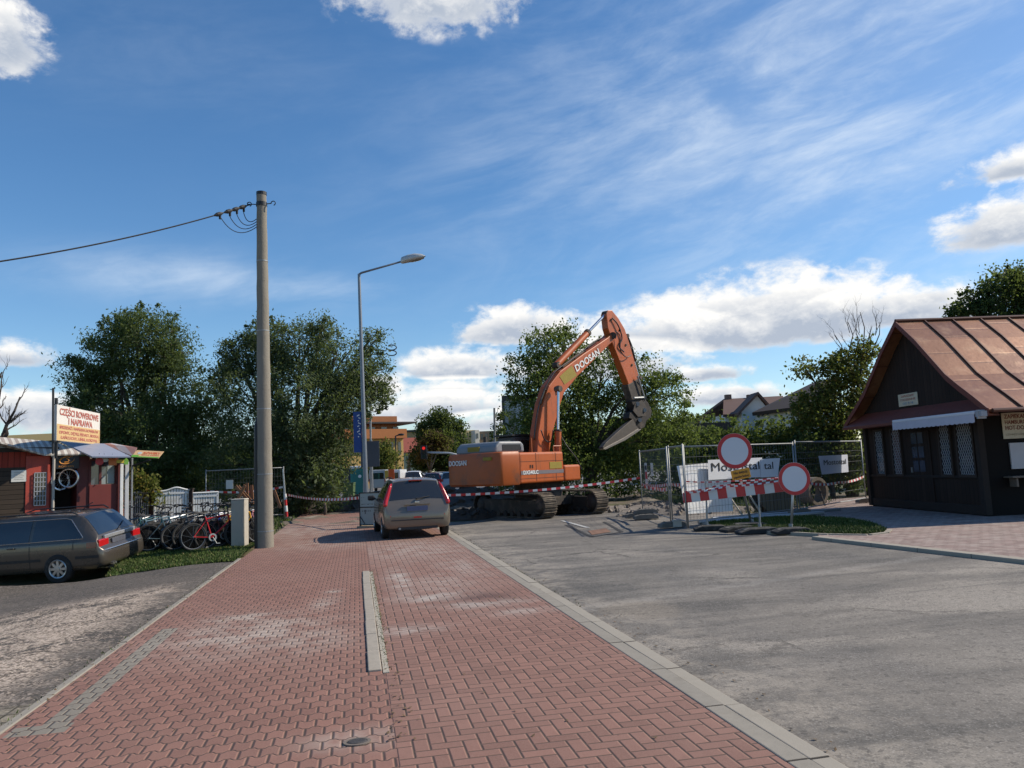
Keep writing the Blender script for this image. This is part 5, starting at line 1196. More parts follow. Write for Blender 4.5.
mb = MB(); mb.box((0, 0, .09), (.22, .16, .18)); o = mb.build('concrete_block', pm('pale_block', (.45, .42, .36), .9, bmp=.3), bevel=.01); o.location = G(677, 527); tag(o, 'small pale concrete block beside the fence joint foot', 'block')
# sheets and banners on the fence
cv = (f3 - f2).normalized(); cn = Vector((cv.y, -cv.x, 0))
def onC(px, py, off=.05):
    C0_ = f2 + cn * off; return PL(px, py, C0_, (cn.x, cn.y))
def cloth(name, label, quad, m, nu=16, nv=8, amp=.025, parent=None, seed=1, thick=.004):
    mb = MB()
    q = [Vector(v) for v in quad]; nrm = (q[1] - q[0]).cross(q[3] - q[0]).normalized(); org = sum(q, Vector()) / 4
    def f(p):
        s = (p - org).dot((q[1] - q[0]).normalized()); u = (p - org).z
        return p - org + nrm * (amp * sin(s * 5.3 + seed) * sin(u * 4.1 + seed * 2) + amp * .5 * sin(s * 13 + u * 7))
    mb.sheet(*q, nu, nv, f)
    t = thing(name, label, 'banner' if 'banner' in name else 'sheet', org); o = mb.build('cloth', m, t, recalc=False)
    s = o.modifiers.new('thick', 'SOLIDIFY'); s.thickness = thick; return t, org, nrm
def m_gridcloth():
    m, b = newmat('white_sheeting'); co = coord(); n = noise(co, 3, 5, .6); c = mixc(n, (.72, .73, .75), (.84, .85, .86)); setb(b, col=c, rough=.55, spec=.4, normal=bump(n, .5, .05)); return m
M_SHEET = m_gridcloth(); M_BAN = pm('banner_white', (.66, .67, .70), .6, var=.05, scale=2)
cloth('white_sheeting', 'tall white plastic sheeting torn at the bottom behind the fence mesh', [onC(686, 514, -.06), onC(733, 511, -.06), onC(729, 461, -.06), onC(677, 466, -.06)], M_SHEET, 14, 12, .006)
ba = [onC(708.5, 480, .06), onC(762, 477, .06), onC(762, 457.5, .06), onC(708, 460, .06)]
t, org, nrm = cloth('company_banner', 'larger white company banner with black lettering behind the big round sign', ba, M_BAN, 14, 6, .0012, seed=3)
bw = (ba[1] - ba[0]).length; xd = (ba[1] - ba[0]).normalized(); sg_ = 1 if nrm.dot(cn) > 0 else -1
lettering('Mostostal', .30, M_INK, t, nrm * sg_ * .009 + Vector((0, 0, .05)), xd, UZ, bw * .90, bold=0.0)
bb2 = [onC(760.5, 477.5, .075), onC(778, 476.5, .075), onC(780, 458, .075), onC(761, 459, .075)]
t, org, nrm = cloth('torn_banner', 'torn crumpled white end of a company banner left of the smaller round sign', bb2, M_BAN, 8, 6, .0015, seed=5)
lettering('tal', .27, M_INK, t, nrm * (1 if nrm.dot(cn) > 0 else -1) * .009 + xd * -.05 + Vector((0, 0, .05)), xd, UZ, .40, bold=0.0)
dv = (f4 - f3).normalized(); dn = Vector((dv.y, -dv.x, 0))
def onD(px, py, off=.05): return PL(px, py, f3 + dn * off, (dn.x, dn.y))
bq = [onD(822, 474.5), onD(848.5, 472), onD(847.5, 454.5), onD(818.5, 456)]
t, org, nrm = cloth('company_banner', 'smaller bluish white company banner on the fence beside the timber kiosk', bq, pm('banner_bluewhite', (.55, .58, .68), .6, var=.05), 10, 6, .0012, seed=7)
xd = (bq[1] - bq[0]).normalized(); lettering('Mostostal', .22, M_INK, t, nrm * (1 if nrm.dot(dn) > 0 else -1) * .012 + xd * .03 + Vector((0, 0, .06)), xd, UZ, (bq[1] - bq[0]).length * .84, bold=0.0)
for (lab, px0, px1, y0, y1) in (('narrow white notice strip with a red mark on the left fence panel', 644.2, 648.2, 463, 487), ('short pale strip hanging on the left fence panel', 650.3, 653.6, 463, 476)):
    an = (f1 - f0).normalized(); nn_ = Vector((an.y, -an.x, 0)); nn_ = nn_ if nn_.x < 0 else -nn_
    a = PL(px0, y0, f0 - nn_ * 0.0, (nn_.x, nn_.y))
    dd = 24.3; a = D(px0, y0, dd); b = D(px1, y1, dd)
    bo_ = board('notice_strip', lab, 'notice', (a + b) / 2, (1, -.2, 0), UZ, abs(b.x - a.x), abs(a.z - b.z), M_PAPER, .008); mb = MB(); hh = abs(a.z - b.z); ww = abs(b.x - a.x)
    if hh > .5: mb.bb((-ww * .4, -.12, .002), (ww * .4, .10, .005)); mb.build('red_mark', M_RED, bo_); mb = MB(); mb.bb((-ww * .35, .16, .002), (ww * .35, .3, .005)); mb.build('dark_mark', M_INK, bo_)
    else: mb.bb((-ww * .3, -.08, .002), (ww * .3, .0, .005)); mb.build('grey_mark', M_GALVD, bo_)
# ------------------------------------------------------------------ road signs and barrier
M_RETRO = pm('sign_face_white', (.62, .63, .66), .5, var=.03, scale=3); M_SBACK = pm('sign_back', (.35, .36, .36), .5, .5)
def round_sign(label, base, centre, dia, yaw, tilt):
    e = thing('no_entry_sign', label, 'road sign', base); c = Vector(centre) - Vector(base); ax_ = Vector((c.x, c.y, c.z)).normalized()
    mb = MB(); mb.tube([(0, .06, -.05), c + Vector((0, .075, 0)) + ax_ * dia * .28], .028, 10); mb.build('post', M_GALV, e, smooth=True)
    M = Matrix.Translation(c) @ Matrix.Rotation(yaw, 4, 'Z') @ Matrix.Rotation(tilt, 4, 'Y') @ Matrix.Rotation(PI / 2, 4, 'X'); r = dia / 2
    mb = MB(); mb.lathe([(0.001, -.012), (r - .01, -.012), (r, -.006), (r, .006), (r - .006, .008)], 56, M); mb.build('plate', M_SBACK, e)
    mb = MB(); mb.lathe([(r * .775, .0095), (r - .004, .0095), (r - .004, .007), (r * .775, .007), (r * .775, .0095)], 56, M); mb.build('red_ring', M_RED, e, recalc=True)
    mb = MB(); mb.lathe([(0.0005, .0088), (r * .778, .0088), (r * .778, .006), (.0005, .006)], 56, M); mb.build('white_face', M_RETRO, e)
    mb = MB(); mb.tube([(0, .05, 0), (0, .05, .16)], .045, 10); mb.build('sleeve', M_GALVD, e); return e
b1 = G(753, 526); c1 = D(734.6, 451, b1.y - .25)
d1 = 2 * (D(752.3, 451, c1.y) - c1).length
s1 = round_sign('larger and higher round red ringed white road sign on a leaning post', b1, c1, d1, .03, -.05)
xl_ = Vector((.985, .0, .17)); a, b = D(731.5, 474, c1.y), D(750.5, 474, c1.y)
yp = board('info_plate', 'yellow lettered plate fixed under the higher round sign', 'sign', D(740.9, 474.2, c1.y - .02), (.985, 0, .16), UZ, (b - a).length, .235, pm('sign_yellow', (.60, .27, .02), .5, var=.06), .012)
lettering('Nie dotyczy', .085, M_INK, yp, (0, .045, .003), (1, 0, 0), (0, 1, 0), .34, bold=.002); lettering('pojazdów budowy', .075, M_INK, yp, (0, -.055, .003), (1, 0, 0), (0, 1, 0), .38, bold=.002)
b2 = G(792, 531.5); c2 = D(794.3, 478.8, b2.y - .06)
round_sign('lower round red ringed white road sign at the right end of the barrier', b2, c2, 2 * (D(810.6, 478.8, c2.y) - c2).length, .05, .0)
# barrier board
e0, e1 = D(682.6, 498, 18.85), D(784, 486, 17.45); bl_ = (e1 - e0).length
br = board('barrier_board', 'long red and white striped barrier board below the round signs', 'barrier', (e0 + e1) / 2, e1 - e0, UZ, bl_, .25, pm('barrier_white', (.66, .66, .64), .5, var=.08), .03)
n = 11
for k in range(0, n, 2):
    mb = MB(); mb.bb((-bl_ / 2 + bl_ * k / n + (.004 if k == 0 else 0), -.1225, .001), (-bl_ / 2 + bl_ * (k + 1) / n - (.004 if k == n - 1 else 0), .1225, .0035))
    mb.build('red_stripe', M_RED, br)
for (px, py0, py1, dd, lab) in ((707.6, 481, 529, .0, 'left'), (760.6, 494, 531, .0, 'right')):
    g = G(px, py1); tp = D(px - 1.5, py0, g.y); t = thing('barrier_post', 'grey steel barrier post near the left end of the striped board' if lab == 'left' else 'grey steel barrier post between the two round signs', 'post', g, 0, 'posts of the striped barrier')
    mb = MB(); mb.tube([(0, .03, 0), (tp - g) + Vector((0, .03, 0))], .022, 8); mb.build('tube', M_GALVD, t)
    mb = MB(); mb.tube([(0, .03, .0), (0, .03, .16)], .04, 8); mb.build('sleeve', M_GALVD, t)
def rubber_foot(label, p, yaw, sc=1.0):
    t = thing('sign_weight', label, 'sign foot', p, yaw, 'black rubber sign feet'); mb = MB(); a, b = .42 * sc, .2 * sc
    mb.prism([(-a, 0), (a, 0), (a, .05), (a * .55, .115), (-a * .55, .115), (-a, .05)], lambda u, v: Vector((u, -b, v)), lambda u, v: Vector((u, b, v))); mb.build('block', M_DARKR, t, bevel=.015)
    mb = MB()
    for x in (-.62, .62): mb.box((x * a, 0, .09), (.12, .16, .03), Matrix.Rotation(.25 * (1 if x > 0 else -1), 3, 'Y'))
    mb.build('grip', pm('dusty_rubber', (.14, .13, .115), .9, var=.3), t); return t
rubber_foot('dusty rubber foot under the left barrier post', G(708, 529.5) + Vector((.1, 0, -.02)), -.1)
rubber_foot('flat black rubber foot under the leaning sign post', G(750, 527.5), .15, 1.1)
rubber_foot('flat black rubber foot under the barrier post between the signs', G(761, 532) + Vector((0, 0, -.02)), .05, 1.25)
rubber_foot('spare black rubber foot lying left of the leaning sign post', G(739, 530) + Vector((0, 0, -.02)), .3)
rubber_foot('black rubber foot under the lower round sign', G(793, 533), .05, 1.0)
# barrier tapes
def tape(label, pts, w=.075, stripe=.16, sag=.1, tw=0.0):
    pts = [Vector(p) for p in pts]; t = thing('barrier_tape', label, 'tape', pts[0], 0, 'red and white barrier tapes'); o_ = pts[0]
    mb = MB().mat(M_RED); mw = pm('tape_white', (.70, .70, .68), .45, var=.05); k = 0
    for a, b in zip(pts[:-1], pts[1:]):
        L = (b - a).length; n = max(4, int(L / stripe)); sd = (b - a).cross(UZ).normalized()
        def P_(t_, e_):
            q = a.lerp(b, t_) - UZ * (sag * 4 * t_ * (1 - t_)); an = tw * t_ + .25 * sin(t_ * 7)
            return q + (UZ * cos(an) + sd * sin(an)) * w * e_ - o_
        for i in range(n):
            mb.mat(M_RED if k % 2 == 0 else mw); k += 1
            s_ = .5 / n
            mb.add([P_(i / n, -.5), P_((i + 1) / n, -.5), P_((i + 1) / n, .5), P_(i / n, .5)], [(0, 1, 2, 3)])
    o = mb.build('ribbon', None, t, recalc=False); sdm = o.modifiers.new('thick', 'SOLIDIFY'); sdm.thickness = .002; return t
tape('red and white tape stretched across in front of the excavator tracks', [D(441, 495.5, 23.2), D(640.5, 477.8, 24.9)], .07, .15, .10)
tape('red and white tape from the striped post to the notice board on the left', [D(287.5, 494.8, 31.8), D(362, 497.5, 24.4)], .085, .17, .12)
tape('loose red and white tape sagging across the left fence panel', [D(642, 484.5, 24.6), D(670, 484, 20.6), D(686, 482, 18.9)], .08, .15, .05)
tape('crumpled red and white tape end hanging from the left fence panel', [D(644, 486, 24), D(656, 488.5, 22.8), D(667, 489, 21.2)], .10, .18, .03)
tape('upper red and white tape strand above the striped barrier board', [D(686, 481.5, 18.9), D(731, 481, 18.2), D(779, 477.5, 17.6)], .03, .09, .02)
tape('middle red and white tape strand slanting up along the striped board', [D(684, 492, 18.8), D(716, 486, 18.3), D(778, 478.5, 17.55)], .038, .085, .02, .6)
tape('lower red and white tape strand lying on top of the striped board', [D(686, 493, 18.7), D(726, 486.5, 18.1), D(778, 481, 17.5)], .04, .085, .02, -.5)
tape('dark red and white tape sagging from the lower sign to the kiosk fence post', [D(809, 483, 21.4), D(838, 482.5, 23), D(864, 476.5, 24.8)], .07, .14, .05)
tape('red and white tape strung along the far left mesh panel', [D(206, 491, 31.4), D(283, 487, 31.6)], .085, .17, .12)
# ------------------------------------------------------------------ behind the fence on the right
dc = Vector((7.35, 22.6, 0)); e = thing('cable_drum', 'wooden cable drum lying behind the lower round sign', 'cable drum', dc, .25); M_DRUM = m_wood('drum_wood', (.11, .085, .055), (.21, .165, .11), .12, 0)
for y in (-.32, .28):
    mb = MB(); mb.lathe([(.08, -.025), (.55, -.025), (.55, .025), (.08, .025)], 32, Matrix.Translation((0, y, .55)) @ Matrix.Rotation(PI / 2, 4, 'X')); mb.build('flange', M_DRUM, e)
mb = MB(); mb.lathe([(.3, -.3), (.3, .26)], 24, Matrix.Translation((0, 0, .55)) @ Matrix.Rotation(PI / 2, 4, 'X')); mb.build('core', M_DRUM, e)
mb = MB()
for k in range(6): mb.lathe([(.33, -.045), (.385, -.045), (.385, .045), (.33, .045)], 20, Matrix.Translation((0, -.24 + k * .09, .55)) @ Matrix.Rotation(PI / 2, 4, 'X'))
mb.build('cable_coil', M_CABLE, e)
for (x, y, r, lab) in ((9.6, 25.2, .46, 'pale concrete ring standing behind the lower round sign'),):
    e = thing('concrete_ring', lab, 'concrete ring', (x, y, 0), .5, 'concrete rings behind the fence'); mb = MB()
    mb.lathe([(r * .78, -.22), (r, -.22), (r, .22), (r * .78, .22), (r * .78, -.22)], 28, Matrix.Translation((0, 0, r)) @ Matrix.Rotation(PI / 2, 4, 'X')); mb.build('ring', pm('pale_concrete', (.17, .14, .105), .9, var=.15), e, smooth=40)
    mb = MB(); mb.tube([(0, -.24, r + .1), (-.1, -.5, .02)], .03, 6); mb.build('prop', M_FRAME, e)
for i, (pa, pb_) in enumerate((((6.4, 22.2, .0), (5.9, 22.0, .75)), ((6.9, 22.0, .0), (6.4, 21.8, .8)))):
    e = thing('wooden_stake', ['thin pale stake leaning below the barrier board, left one', 'thin pale stake leaning below the barrier board, right one'][i], 'stake', pa, 0, 'stakes leaning behind the barrier'); mb = MB(); mb.tube([(0, 0, 0), Vector(pb_) - Vector(pa)], .025, 6); mb.build('stick', pm('pale_stick', (.55, .5, .42), .8), e)
for k, (a, b) in enumerate((((4.6, 19.9, .06), (8.3, 21.2, .06)), ((5.2, 20.9, .05), (9.2, 22.3, .05)))):
    a, b = Vector(a), Vector(b); e = thing('steel_pipe', ['long grey pipe lying on the ground along the mesh fence, front one', 'long grey pipe lying on the ground along the mesh fence, rear one'][k], 'pipe', a, 0, 'pipes along the mesh fence'); mb = MB(); mb.tube([(0, 0, 0), b - a], .055, 10); mb.build('tube', M_GALV, e, smooth=40)
# ------------------------------------------------------------------ left side small things
bx_ = G(240, 546.5); e = thing('utility_box', 'cream utility cabinet standing in the grass beside the concrete pole', 'cabinet', Vector((bx_.x, bx_.y, -.06)), .04)
mb = MB(); mb.bb((-.165, -.17, 0), (.165, .17, 1.2)); mb.build('cabinet', pm('cabinet_cream', (.40, .37, .31), .75, var=.12, scale=5, dirt=(.27, .24, .19), dirt_amt=.3), e, bevel=.012)
mb = MB(); mb.bb((-.172, -.177, 1.202), (.172, .177, 1.235)); mb.build('lid', pm('cabinet_lid', (.46, .43, .37), .8, var=.1), e, bevel=.012)
mb = MB(); mb.bb((-.14, -.176, .3), (.14, -.172, 1.14)); dd_ = mb.build('door', pm('cabinet_door', (.39, .36, .30), .7, var=.1), e); mb = MB(); mb.bb((.10, -.185, .66), (.12, -.177, .76)); mb.build('handle', M_GALVD, dd_)
fence_panel('mesh fence panel with a white notice behind the concrete pole', D(206, 509, 31.4) * 1.0 + Vector((0, 0, -D(206, 509, 31.4).z - .02)), Vector((D(284, 509, 31.6).x, 31.6, -.02)), 2.08, 'mesh fence panels round the works')
board('white_notice', 'white paper notice on the mesh fence behind the concrete pole', 'notice', D(229.5, 484.5, 31.3), (1, 0, 0), UZ, .29, .36, M_PAPER, .01).children[0].name = 'sheet'
e0 = G(287, 518.5); e = thing('striped_post', 'red and white striped post at the end of the far mesh panel', 'post', e0); tp = D(283, 469, e0.y) - e0
mb = MB(); mb.tube([(0, 0, -.02), tp], .035, 8); mb.build('tube', M_GALV, e)
for k in range(4): mb = MB(); a, b = tp * (.02 + .12 * k), tp * (.02 + .12 * (k + 1) - .003); mb.tube([a, b], .055, 12); mb.build('stripe_sleeve', M_RED if k % 2 == 0 else M_WHITE, e)
mb = MB(); mb.lathe([(.22, 0), (.2, .06), (.06, .07)], 16); mb.build('foot', M_DARKR, e)
M_BOARD = pm('raw_boards', (.27, .125, .06), .8, var=.25, scale=6, stretch=(1, 1, .3))
for k, (a, b) in enumerate((((236, 502), (245, 485)), ((250, 503), (235.5, 486)), ((253, 503), (238, 486)), ((247.5, 504), (247, 483)), ((252.5, 504), (251.5, 485)), ((280.5, 508), (274, 490)))):
    d_ = 30.2 + .12 * k; pa, pb_ = D(*a, d_), D(*b, d_); pa.z = max(pa.z, -.05); e = thing('wooden_board', ['brown board leaning left in the heap behind the pole', 'brown board leaning right in front of the mesh fence', 'second brown board leaning right beside its twin', 'upright brown board just left of the concrete pole', 'upright brown board hidden half by the concrete pole', 'pale board leaning right of the concrete pole'][k], 'board', pa, 0, 'boards leaning at the mesh fence')
    mb = MB(); v = pb_ - pa; u = v.normalized(); s = u.cross(Vector((0, 1, 0))).normalized() * .055; t = Vector((0, .02, 0)); mb.add([-s - t, s - t, s + t, -s + t] + [v + q for q in (-s - t, s - t, s + t, -s + t)], [(0, 1, 2, 3), (4, 7, 6, 5), (0, 4, 5, 1), (1, 5, 6, 2), (2, 6, 7, 3), (3, 7, 4, 0)]); mb.build('plank', M_BOARD, e)
# white gate and picket fences
def pickets(name, label, cat, pa, pb_, top, z0, n, m, group=None, rails=(.3, .85), pw=.55):
    pa, pb_ = Vector(pa), Vector(pb_); w = (pb_ - pa).length; e = thing(name, label, cat, pa, math.atan2(pb_.y - pa.y, pb_.x - pa.x), group)
    mb = MB()
    for i in range(n): x = w * (i + .5) / n; h = top(x / w); mb.bb((x - w / n * pw / 2, -.012, z0), (x + w / n * pw / 2, .012, h - .03))
    mb.build('picket_panel', m, e); mb = MB(); M = 14
    for f in rails:
        mb.bb((0, -.03, f * top(.0)), (w, -.014, f * top(.0) + .06))
    pts = [(w * i / M, -.02, top(i / M)) for i in range(M + 1)]; mb.tube(pts, .03, 6); mb.bb((-.02, -.03, z0), (.04, .03, top(0) + .02)); mb.bb((w - .04, -.03, z0), (w + .02, .03, top(1) + .02)); mb.build('frame', m, e); return e
FD = 23.6
GN = Vector((sin(rad(24)), -cos(rad(24)), 0)); G0 = D(154, 500, FD)
def FP(px): q = PL(px, 500, G0, (GN.x, GN.y)); q.z = -.06; return q
zt1 = PL(170, 490.3, G0, (GN.x, GN.y)).z + .06; zt2 = PL(177, 486.8, G0, (GN.x, GN.y)).z + .06
pickets('garden_gate', 'white garden gate with an arched top behind the bicycles', 'gate', FP(154), FP(190), lambda t: zt1 + (zt2 - zt1) * math.exp(-((t - .62) / .22) ** 2) - .02, .06, 13, M_WHITE, None, (.12, .93), .82)
zt3 = PL(205, 492.6, G0, (GN.x, GN.y)).z + .06
pickets('picket_fence', 'white picket fence panel to the right of the garden gate', 'fence', FP(192.5), FP(218), lambda t: zt3, .06, 10, M_WHITE, 'picket fences', (.15, .9), .8)
zt4 = PL(140, 492.5, G0, (GN.x, GN.y)).z + .06
pickets('picket_fence', 'grey picket fence panel to the left of the garden gate', 'fence', FP(128), FP(151), lambda t: zt4, .06, 11, pm('grey_pickets', (.34, .35, .34), .7, var=.15), 'picket fences', (.15, .88), .45)
for px, lab in ((152, 'dark gate post to the left of the white gate'), (191.2, 'dark gate post to the right of the white gate')):
    e = thing('gate_post', lab, 'post', FP(px), 0, 'posts of the garden gate'); mb = MB(); mb.bb((-.06, -.06, 0), (.06, .06, PL(px, 489.5, G0, (GN.x, GN.y)).z + .06)); mb.build('post', M_FRAME, e, bevel=.01); mb = MB(); mb.box((0, 0, PL(px, 489.5, G0, (GN.x, GN.y)).z + .08), (.15, .15, .03)); mb.build('cap', M_FRAME, e)
# little things at the end of the pavement
e = thing('compressor', 'small grey machine on the ground behind the striped post', 'machine', Vector((D(296, 500, 37).x, 37, 0)), .2); mb = MB(); mb.bb((-.45, -.3, .12), (.45, .3, .62)); mb.build('housing', pm('machine_grey', (.33, .34, .32), .6, dirt=(.18, .16, .13), dirt_amt=.3), e, bevel=.04); mb = MB(); mb.bb((-.5, -.32, .0), (.5, .32, .10)); mb.build('skid', M_BLACK, e); mb = MB(); mb.ball((-.1, 0, .68), (.16, .14, .10)); mb.build('cover', M_WHITE, e)
for px, lab in ((327.5, 'white plastic sack standing at the pavement end, left one'), (335.5, 'white plastic sack standing at the pavement end, right one')):
    c = D(px, 506.5, 36.6); e = thing('white_sack', lab, 'sack', (c.x, 36.6, -.02), 0, 'white sacks at the pavement end'); mb = MB(); mb.lathe([(.12, 0), (.17, .1), (.16, .35), (.09, .5), (.03, .54), (.06, .58)], 12); mb.build('bag', pm('sack_white', (.62, .62, .60), .7, var=.1, scale=8, bmp=.4), e, smooth=True); mb = MB(); mb.lathe([(.05, .52), (.05, .545)], 10); mb.build('tie', M_BLACK, e)
# valve cover in the pavement
e = thing('valve_cover', 'small oval cast iron valve cover set in the near pavement', 'valve cover', S(-.03, 5.08, .002), SA); mb = MB(); mb.lathe([(.062, 0), (.062, .006), (.05, .01), (.0005, .01)], 28, Matrix.Diagonal((1, .8, 1, 1))); mb.build('lid', pm('cast_iron', (.09, .08, .072), .6, .5, .3, 20, bmp=.4), e); mb = MB(); mb.lathe([(.065, 0), (.085, 0), (.085, .007), (.065, .007), (.065, 0)], 28, Matrix.Diagonal((1, .8, 1, 1))); mb.build('rim', pm('rust_iron', (.20, .165, .135), .8, .3), e)
# patch with a white line in the road
pp_ = [G(566, 524), G(604, 521), G(622, 531), G(592, 536)]
mb = MB()
for a, b in zip([pp_[0], pp_[3], pp_[1]], [pp_[3], pp_[2], pp_[2]]):
    v = (b - a); s = Vector((-v.y, v.x, 0)).normalized() * .05; mb.add([q + Vector((0, 0, -.020)) for q in (a - s, b - s, b + s, a + s)], [(0, 1, 2, 3)])
struct(mb.build('road_joint', pm('tar_joint', (.035, .034, .033), .8)))
a, b = G(562, 520), G(588, 527); v = (b - a).normalized(); s = Vector((-v.y, v.x, 0)) * .06; mb = MB(); mb.add([q + Vector((0, 0, -.016)) for q in (a - s, b - s, b + s, a + s)], [(0, 1, 2, 3)]); struct(mb.build('road_marking', pm('worn_line', (.42, .42, .40), .8, var=.3, scale=20)))
mb = MB(); mb.sheet(*[p + Vector((0, 0, -.018)) for p in (G(588, 530), G(606, 527.5), G(611, 531), G(592, 534))]); struct(mb.build('road_plate', pm('rusty_patch', (.22, .12, .075), .85, var=.3)))
# ------------------------------------------------------------------ cars
def paint(name, col, metal=.35, rough=.32, dirt=None, amt=.1):
    m, b = newmat(name); co = coord(); n = noise(co, 3, 5, .6); fl = noise(co, 300, 2); z = sep(co)[2]
    c = mixc(n, [q * .93 for q in col], [min(1, q * 1.07) for q in col])
    d = dirt or (.22, .19, .155)
    c = mixc(sstep(.75, .1, z + (n - .5) * .5) * amt + sstep(.6, .8, n) * amt * .5, c, d)
    if 'excavator' in name:
        s1_ = noise(scalev(co, (3.0, 3.0, .7)), 1.3, 8, .72, .4); s2_ = noise(co, 11, 5, .75)
        c = mixc(sstep(.50, .66, s1_) * .6, c, (.21, .055, .012)); c = mixc(sstep(.60, .70, s2_) * .55, c, (.075, .042, .026)); c = mixc(sstep(.66, .76, noise(co, 2.2, 7, .7)) * .5, c, (.55, .20, .06))
    setb(b, col=c, rough=clamp01(rough + (n - .5) * .1), metal=metal, spec=.5, coat=.12 if 'excavator' in name else .5); return m
def interp(tab, x):
    xs = [t[0] for t in tab]
    return [float(np.interp(x, xs, [t[k] for t in tab])) for k in range(1, len(tab[0]))]
class Car:
    """car body as a loft; x runs from the tail (0) to the nose, y to the left, z up"""
    def __init__(s, tab, belt, crown_=.03): s.tab = tab; s.belt = belt; s.cr = crown_; s.L = tab[-1][0]
    def half(s, x):
        zb, zt, w, wt = interp(s.tab, x); zbl = min(s.belt, zt - .015); g = max(0.0, zt - zbl)
        return [(0, zb), (w * .80, zb), (w * .93, zb + .03), (w * .985, zb + .12 * (zbl - zb) + .03), (w, zb + .50 * (zbl - zb)), (w * .995, zb + .72 * (zbl - zb)), (w * .97, zbl - .02 * min(1, g * 8)), (w * .955, zbl),
                (w * .955 + (wt - w * .955) * .5, zbl + g * .5), (wt, zt - .055 * min(1, g * 3)), (wt * .93, zt - .012 * min(1, g * 3)), (wt * .55, zt + s.cr * .6), (0, zt + s.cr)]
    def dense(s, x, n=40):
        P = s.half(x); out = []; m = len(P)
        for i in range(m - 1):
            p0, p1, p2, p3 = P[max(i - 1, 0)], P[i], P[i + 1], P[min(i + 2, m - 1)]
            for k in range(3):
                t = k / 3
                lin = tuple(p1[j] + (p2[j] - p1[j]) * t for j in (0, 1))
                cr = tuple(.5 * ((2 * p1[j]) + (-p0[j] + p2[j]) * t + (2 * p0[j] - 5 * p1[j] + 4 * p2[j] - p3[j]) * t * t + (-p0[j] + 3 * p1[j] - 3 * p2[j] + p3[j]) * t ** 3) for j in (0, 1))
                out.append(tuple(lin[j] * .5 + cr[j] * .5 for j in (0, 1)))
        out.append(P[-1]); return out
    def side_y(s, x, z):
        D_ = s.dense(x); best = D_[0][0]
        for a, b in zip(D_[6:-9], D_[7:-8]):
            if (a[1] - z) * (b[1] - z) <= 0 and abs(b[1] - a[1]) > 1e-6:
                t = (z - a[1]) / (b[1] - a[1]); best = a[0] + (b[0] - a[0]) * t
        return best
    def top_z(s, x, y):
        D_ = s.dense(x); y = abs(y); z = D_[-1][1]
        for a, b in zip(D_[-13:-1], D_[-12:]):
            if (a[0] - y) * (b[0] - y) <= 0 and abs(b[0] - a[0]) > 1e-6:
                z = a[1] + (b[1] - a[1]) * (y - a[0]) / (b[0] - a[0])
        return z
    def wt(s, x): return interp(s.tab, x)[3]
    def body(s, m, parent, nx=90, arches=(), ar=.34, yw=.8):
        xs = sorted(set([t[0] for t in s.tab] + [s.L * i / nx for i in range(nx + 1)])); rings = []
        for x in xs:
            h = s.dense(x); rings.append([(x, y, z) for y, z in h] + [(x, -y, z) for y, z in h[-2:0:-1]])
        n = len(rings[0]); vs = [q for r in rings for q in r]; fs = [(i * n + k, i * n + (k + 1) % n, (i + 1) * n + (k + 1) % n, (i + 1) * n + k) for i in range(len(xs) - 1) for k in range(n)]
        fs += [tuple(range(n)), tuple(range((len(xs) - 1) * n, len(xs) * n))]
        mb = MB(); mb.add(vs, fs); o = mb.build('body', m, parent, smooth=38)
        if arches:
            cb_ = MB()
            for ax_ in arches:
                for sgn in (-1, 1): cb_.lathe([(ar, -.15), (ar, .15)], 28, Matrix.Translation((ax_, sgn * (yw + .02), .30)) @ Matrix.Rotation(PI / 2, 4, 'X'))
            c = cb_.build('cutter', M_BLACK); md = o.modifiers.new('cut', 'BOOLEAN'); md.object = c; md.operation = 'DIFFERENCE'; md.solver = 'EXACT'
            md.material_mode = 'TRANSFER'
            me = bpy.data.meshes.new_from_object(o.evaluated_get(bpy.context.evaluated_depsgraph_get())); o.modifiers.clear(); o.data = me
            bpy.data.objects.remove(c)
        return o
    def side_patch(s, name, m, parent, sgn, poly, off=.006, n=10, thick=.0):
        """poly: x-z outline as (x, zlow, zhigh) columns"""
        vs, nz = [], 7; cols = []
        xs = [poly[0][0] + (poly[-1][0] - poly[0][0]) * i / n for i in range(n + 1)]
        mb = MB()
        for x in xs:
            zl = float(np.interp(x, [p[0] for p in poly], [p[1] for p in poly])); zh = float(np.interp(x, [p[0] for p in poly], [p[2] for p in poly]))
            for j in range(nz + 1): z = zl + (zh - zl) * j / nz; vs.append((x, sgn * (s.side_y(x, z) + off), z))
        fs = [(i * (nz + 1) + j, (i + 1) * (nz + 1) + j, (i + 1) * (nz + 1) + j + 1, i * (nz + 1) + j + 1) for i in range(n) for j in range(nz)]
        mb.add(vs, fs); return mb.build(name, m, parent, smooth=True)
    def top_patch(s, name, m, parent, x0, x1, f0, f1, off=.006, nx=14, ny=12, y0=None, y1=None):
        """panel lying on the upper surface between x0 and x1; f0, f1 shares of the width"""
        vs = []
        for i in range(nx + 1):
            t = i / nx; x = x0 + (x1 - x0) * t; f = f0 + (f1 - f0) * t; w = s.wt(x) * f
            e = .004; za, zb = s.top_z(x - e, 0), s.top_z(x + e, 0); nx_, nz_ = -(zb - za), 2 * e; l = math.hypot(nx_, nz_)
            for j in range(ny + 1):
                y = -w + 2 * w * j / ny if y0 is None else y0 + (y1 - y0) * j / ny
                vs.append((x + nx_ / l * off, y, s.top_z(x, y) + nz_ / l * off))
        fs = [(i * (ny + 1) + j, (i + 1) * (ny + 1) + j, (i + 1) * (ny + 1) + j + 1, i * (ny + 1) + j + 1) for i in range(nx) for j in range(ny)]
        mb = MB(); mb.add(vs, fs); return mb.build(name, m, parent, smooth=True)
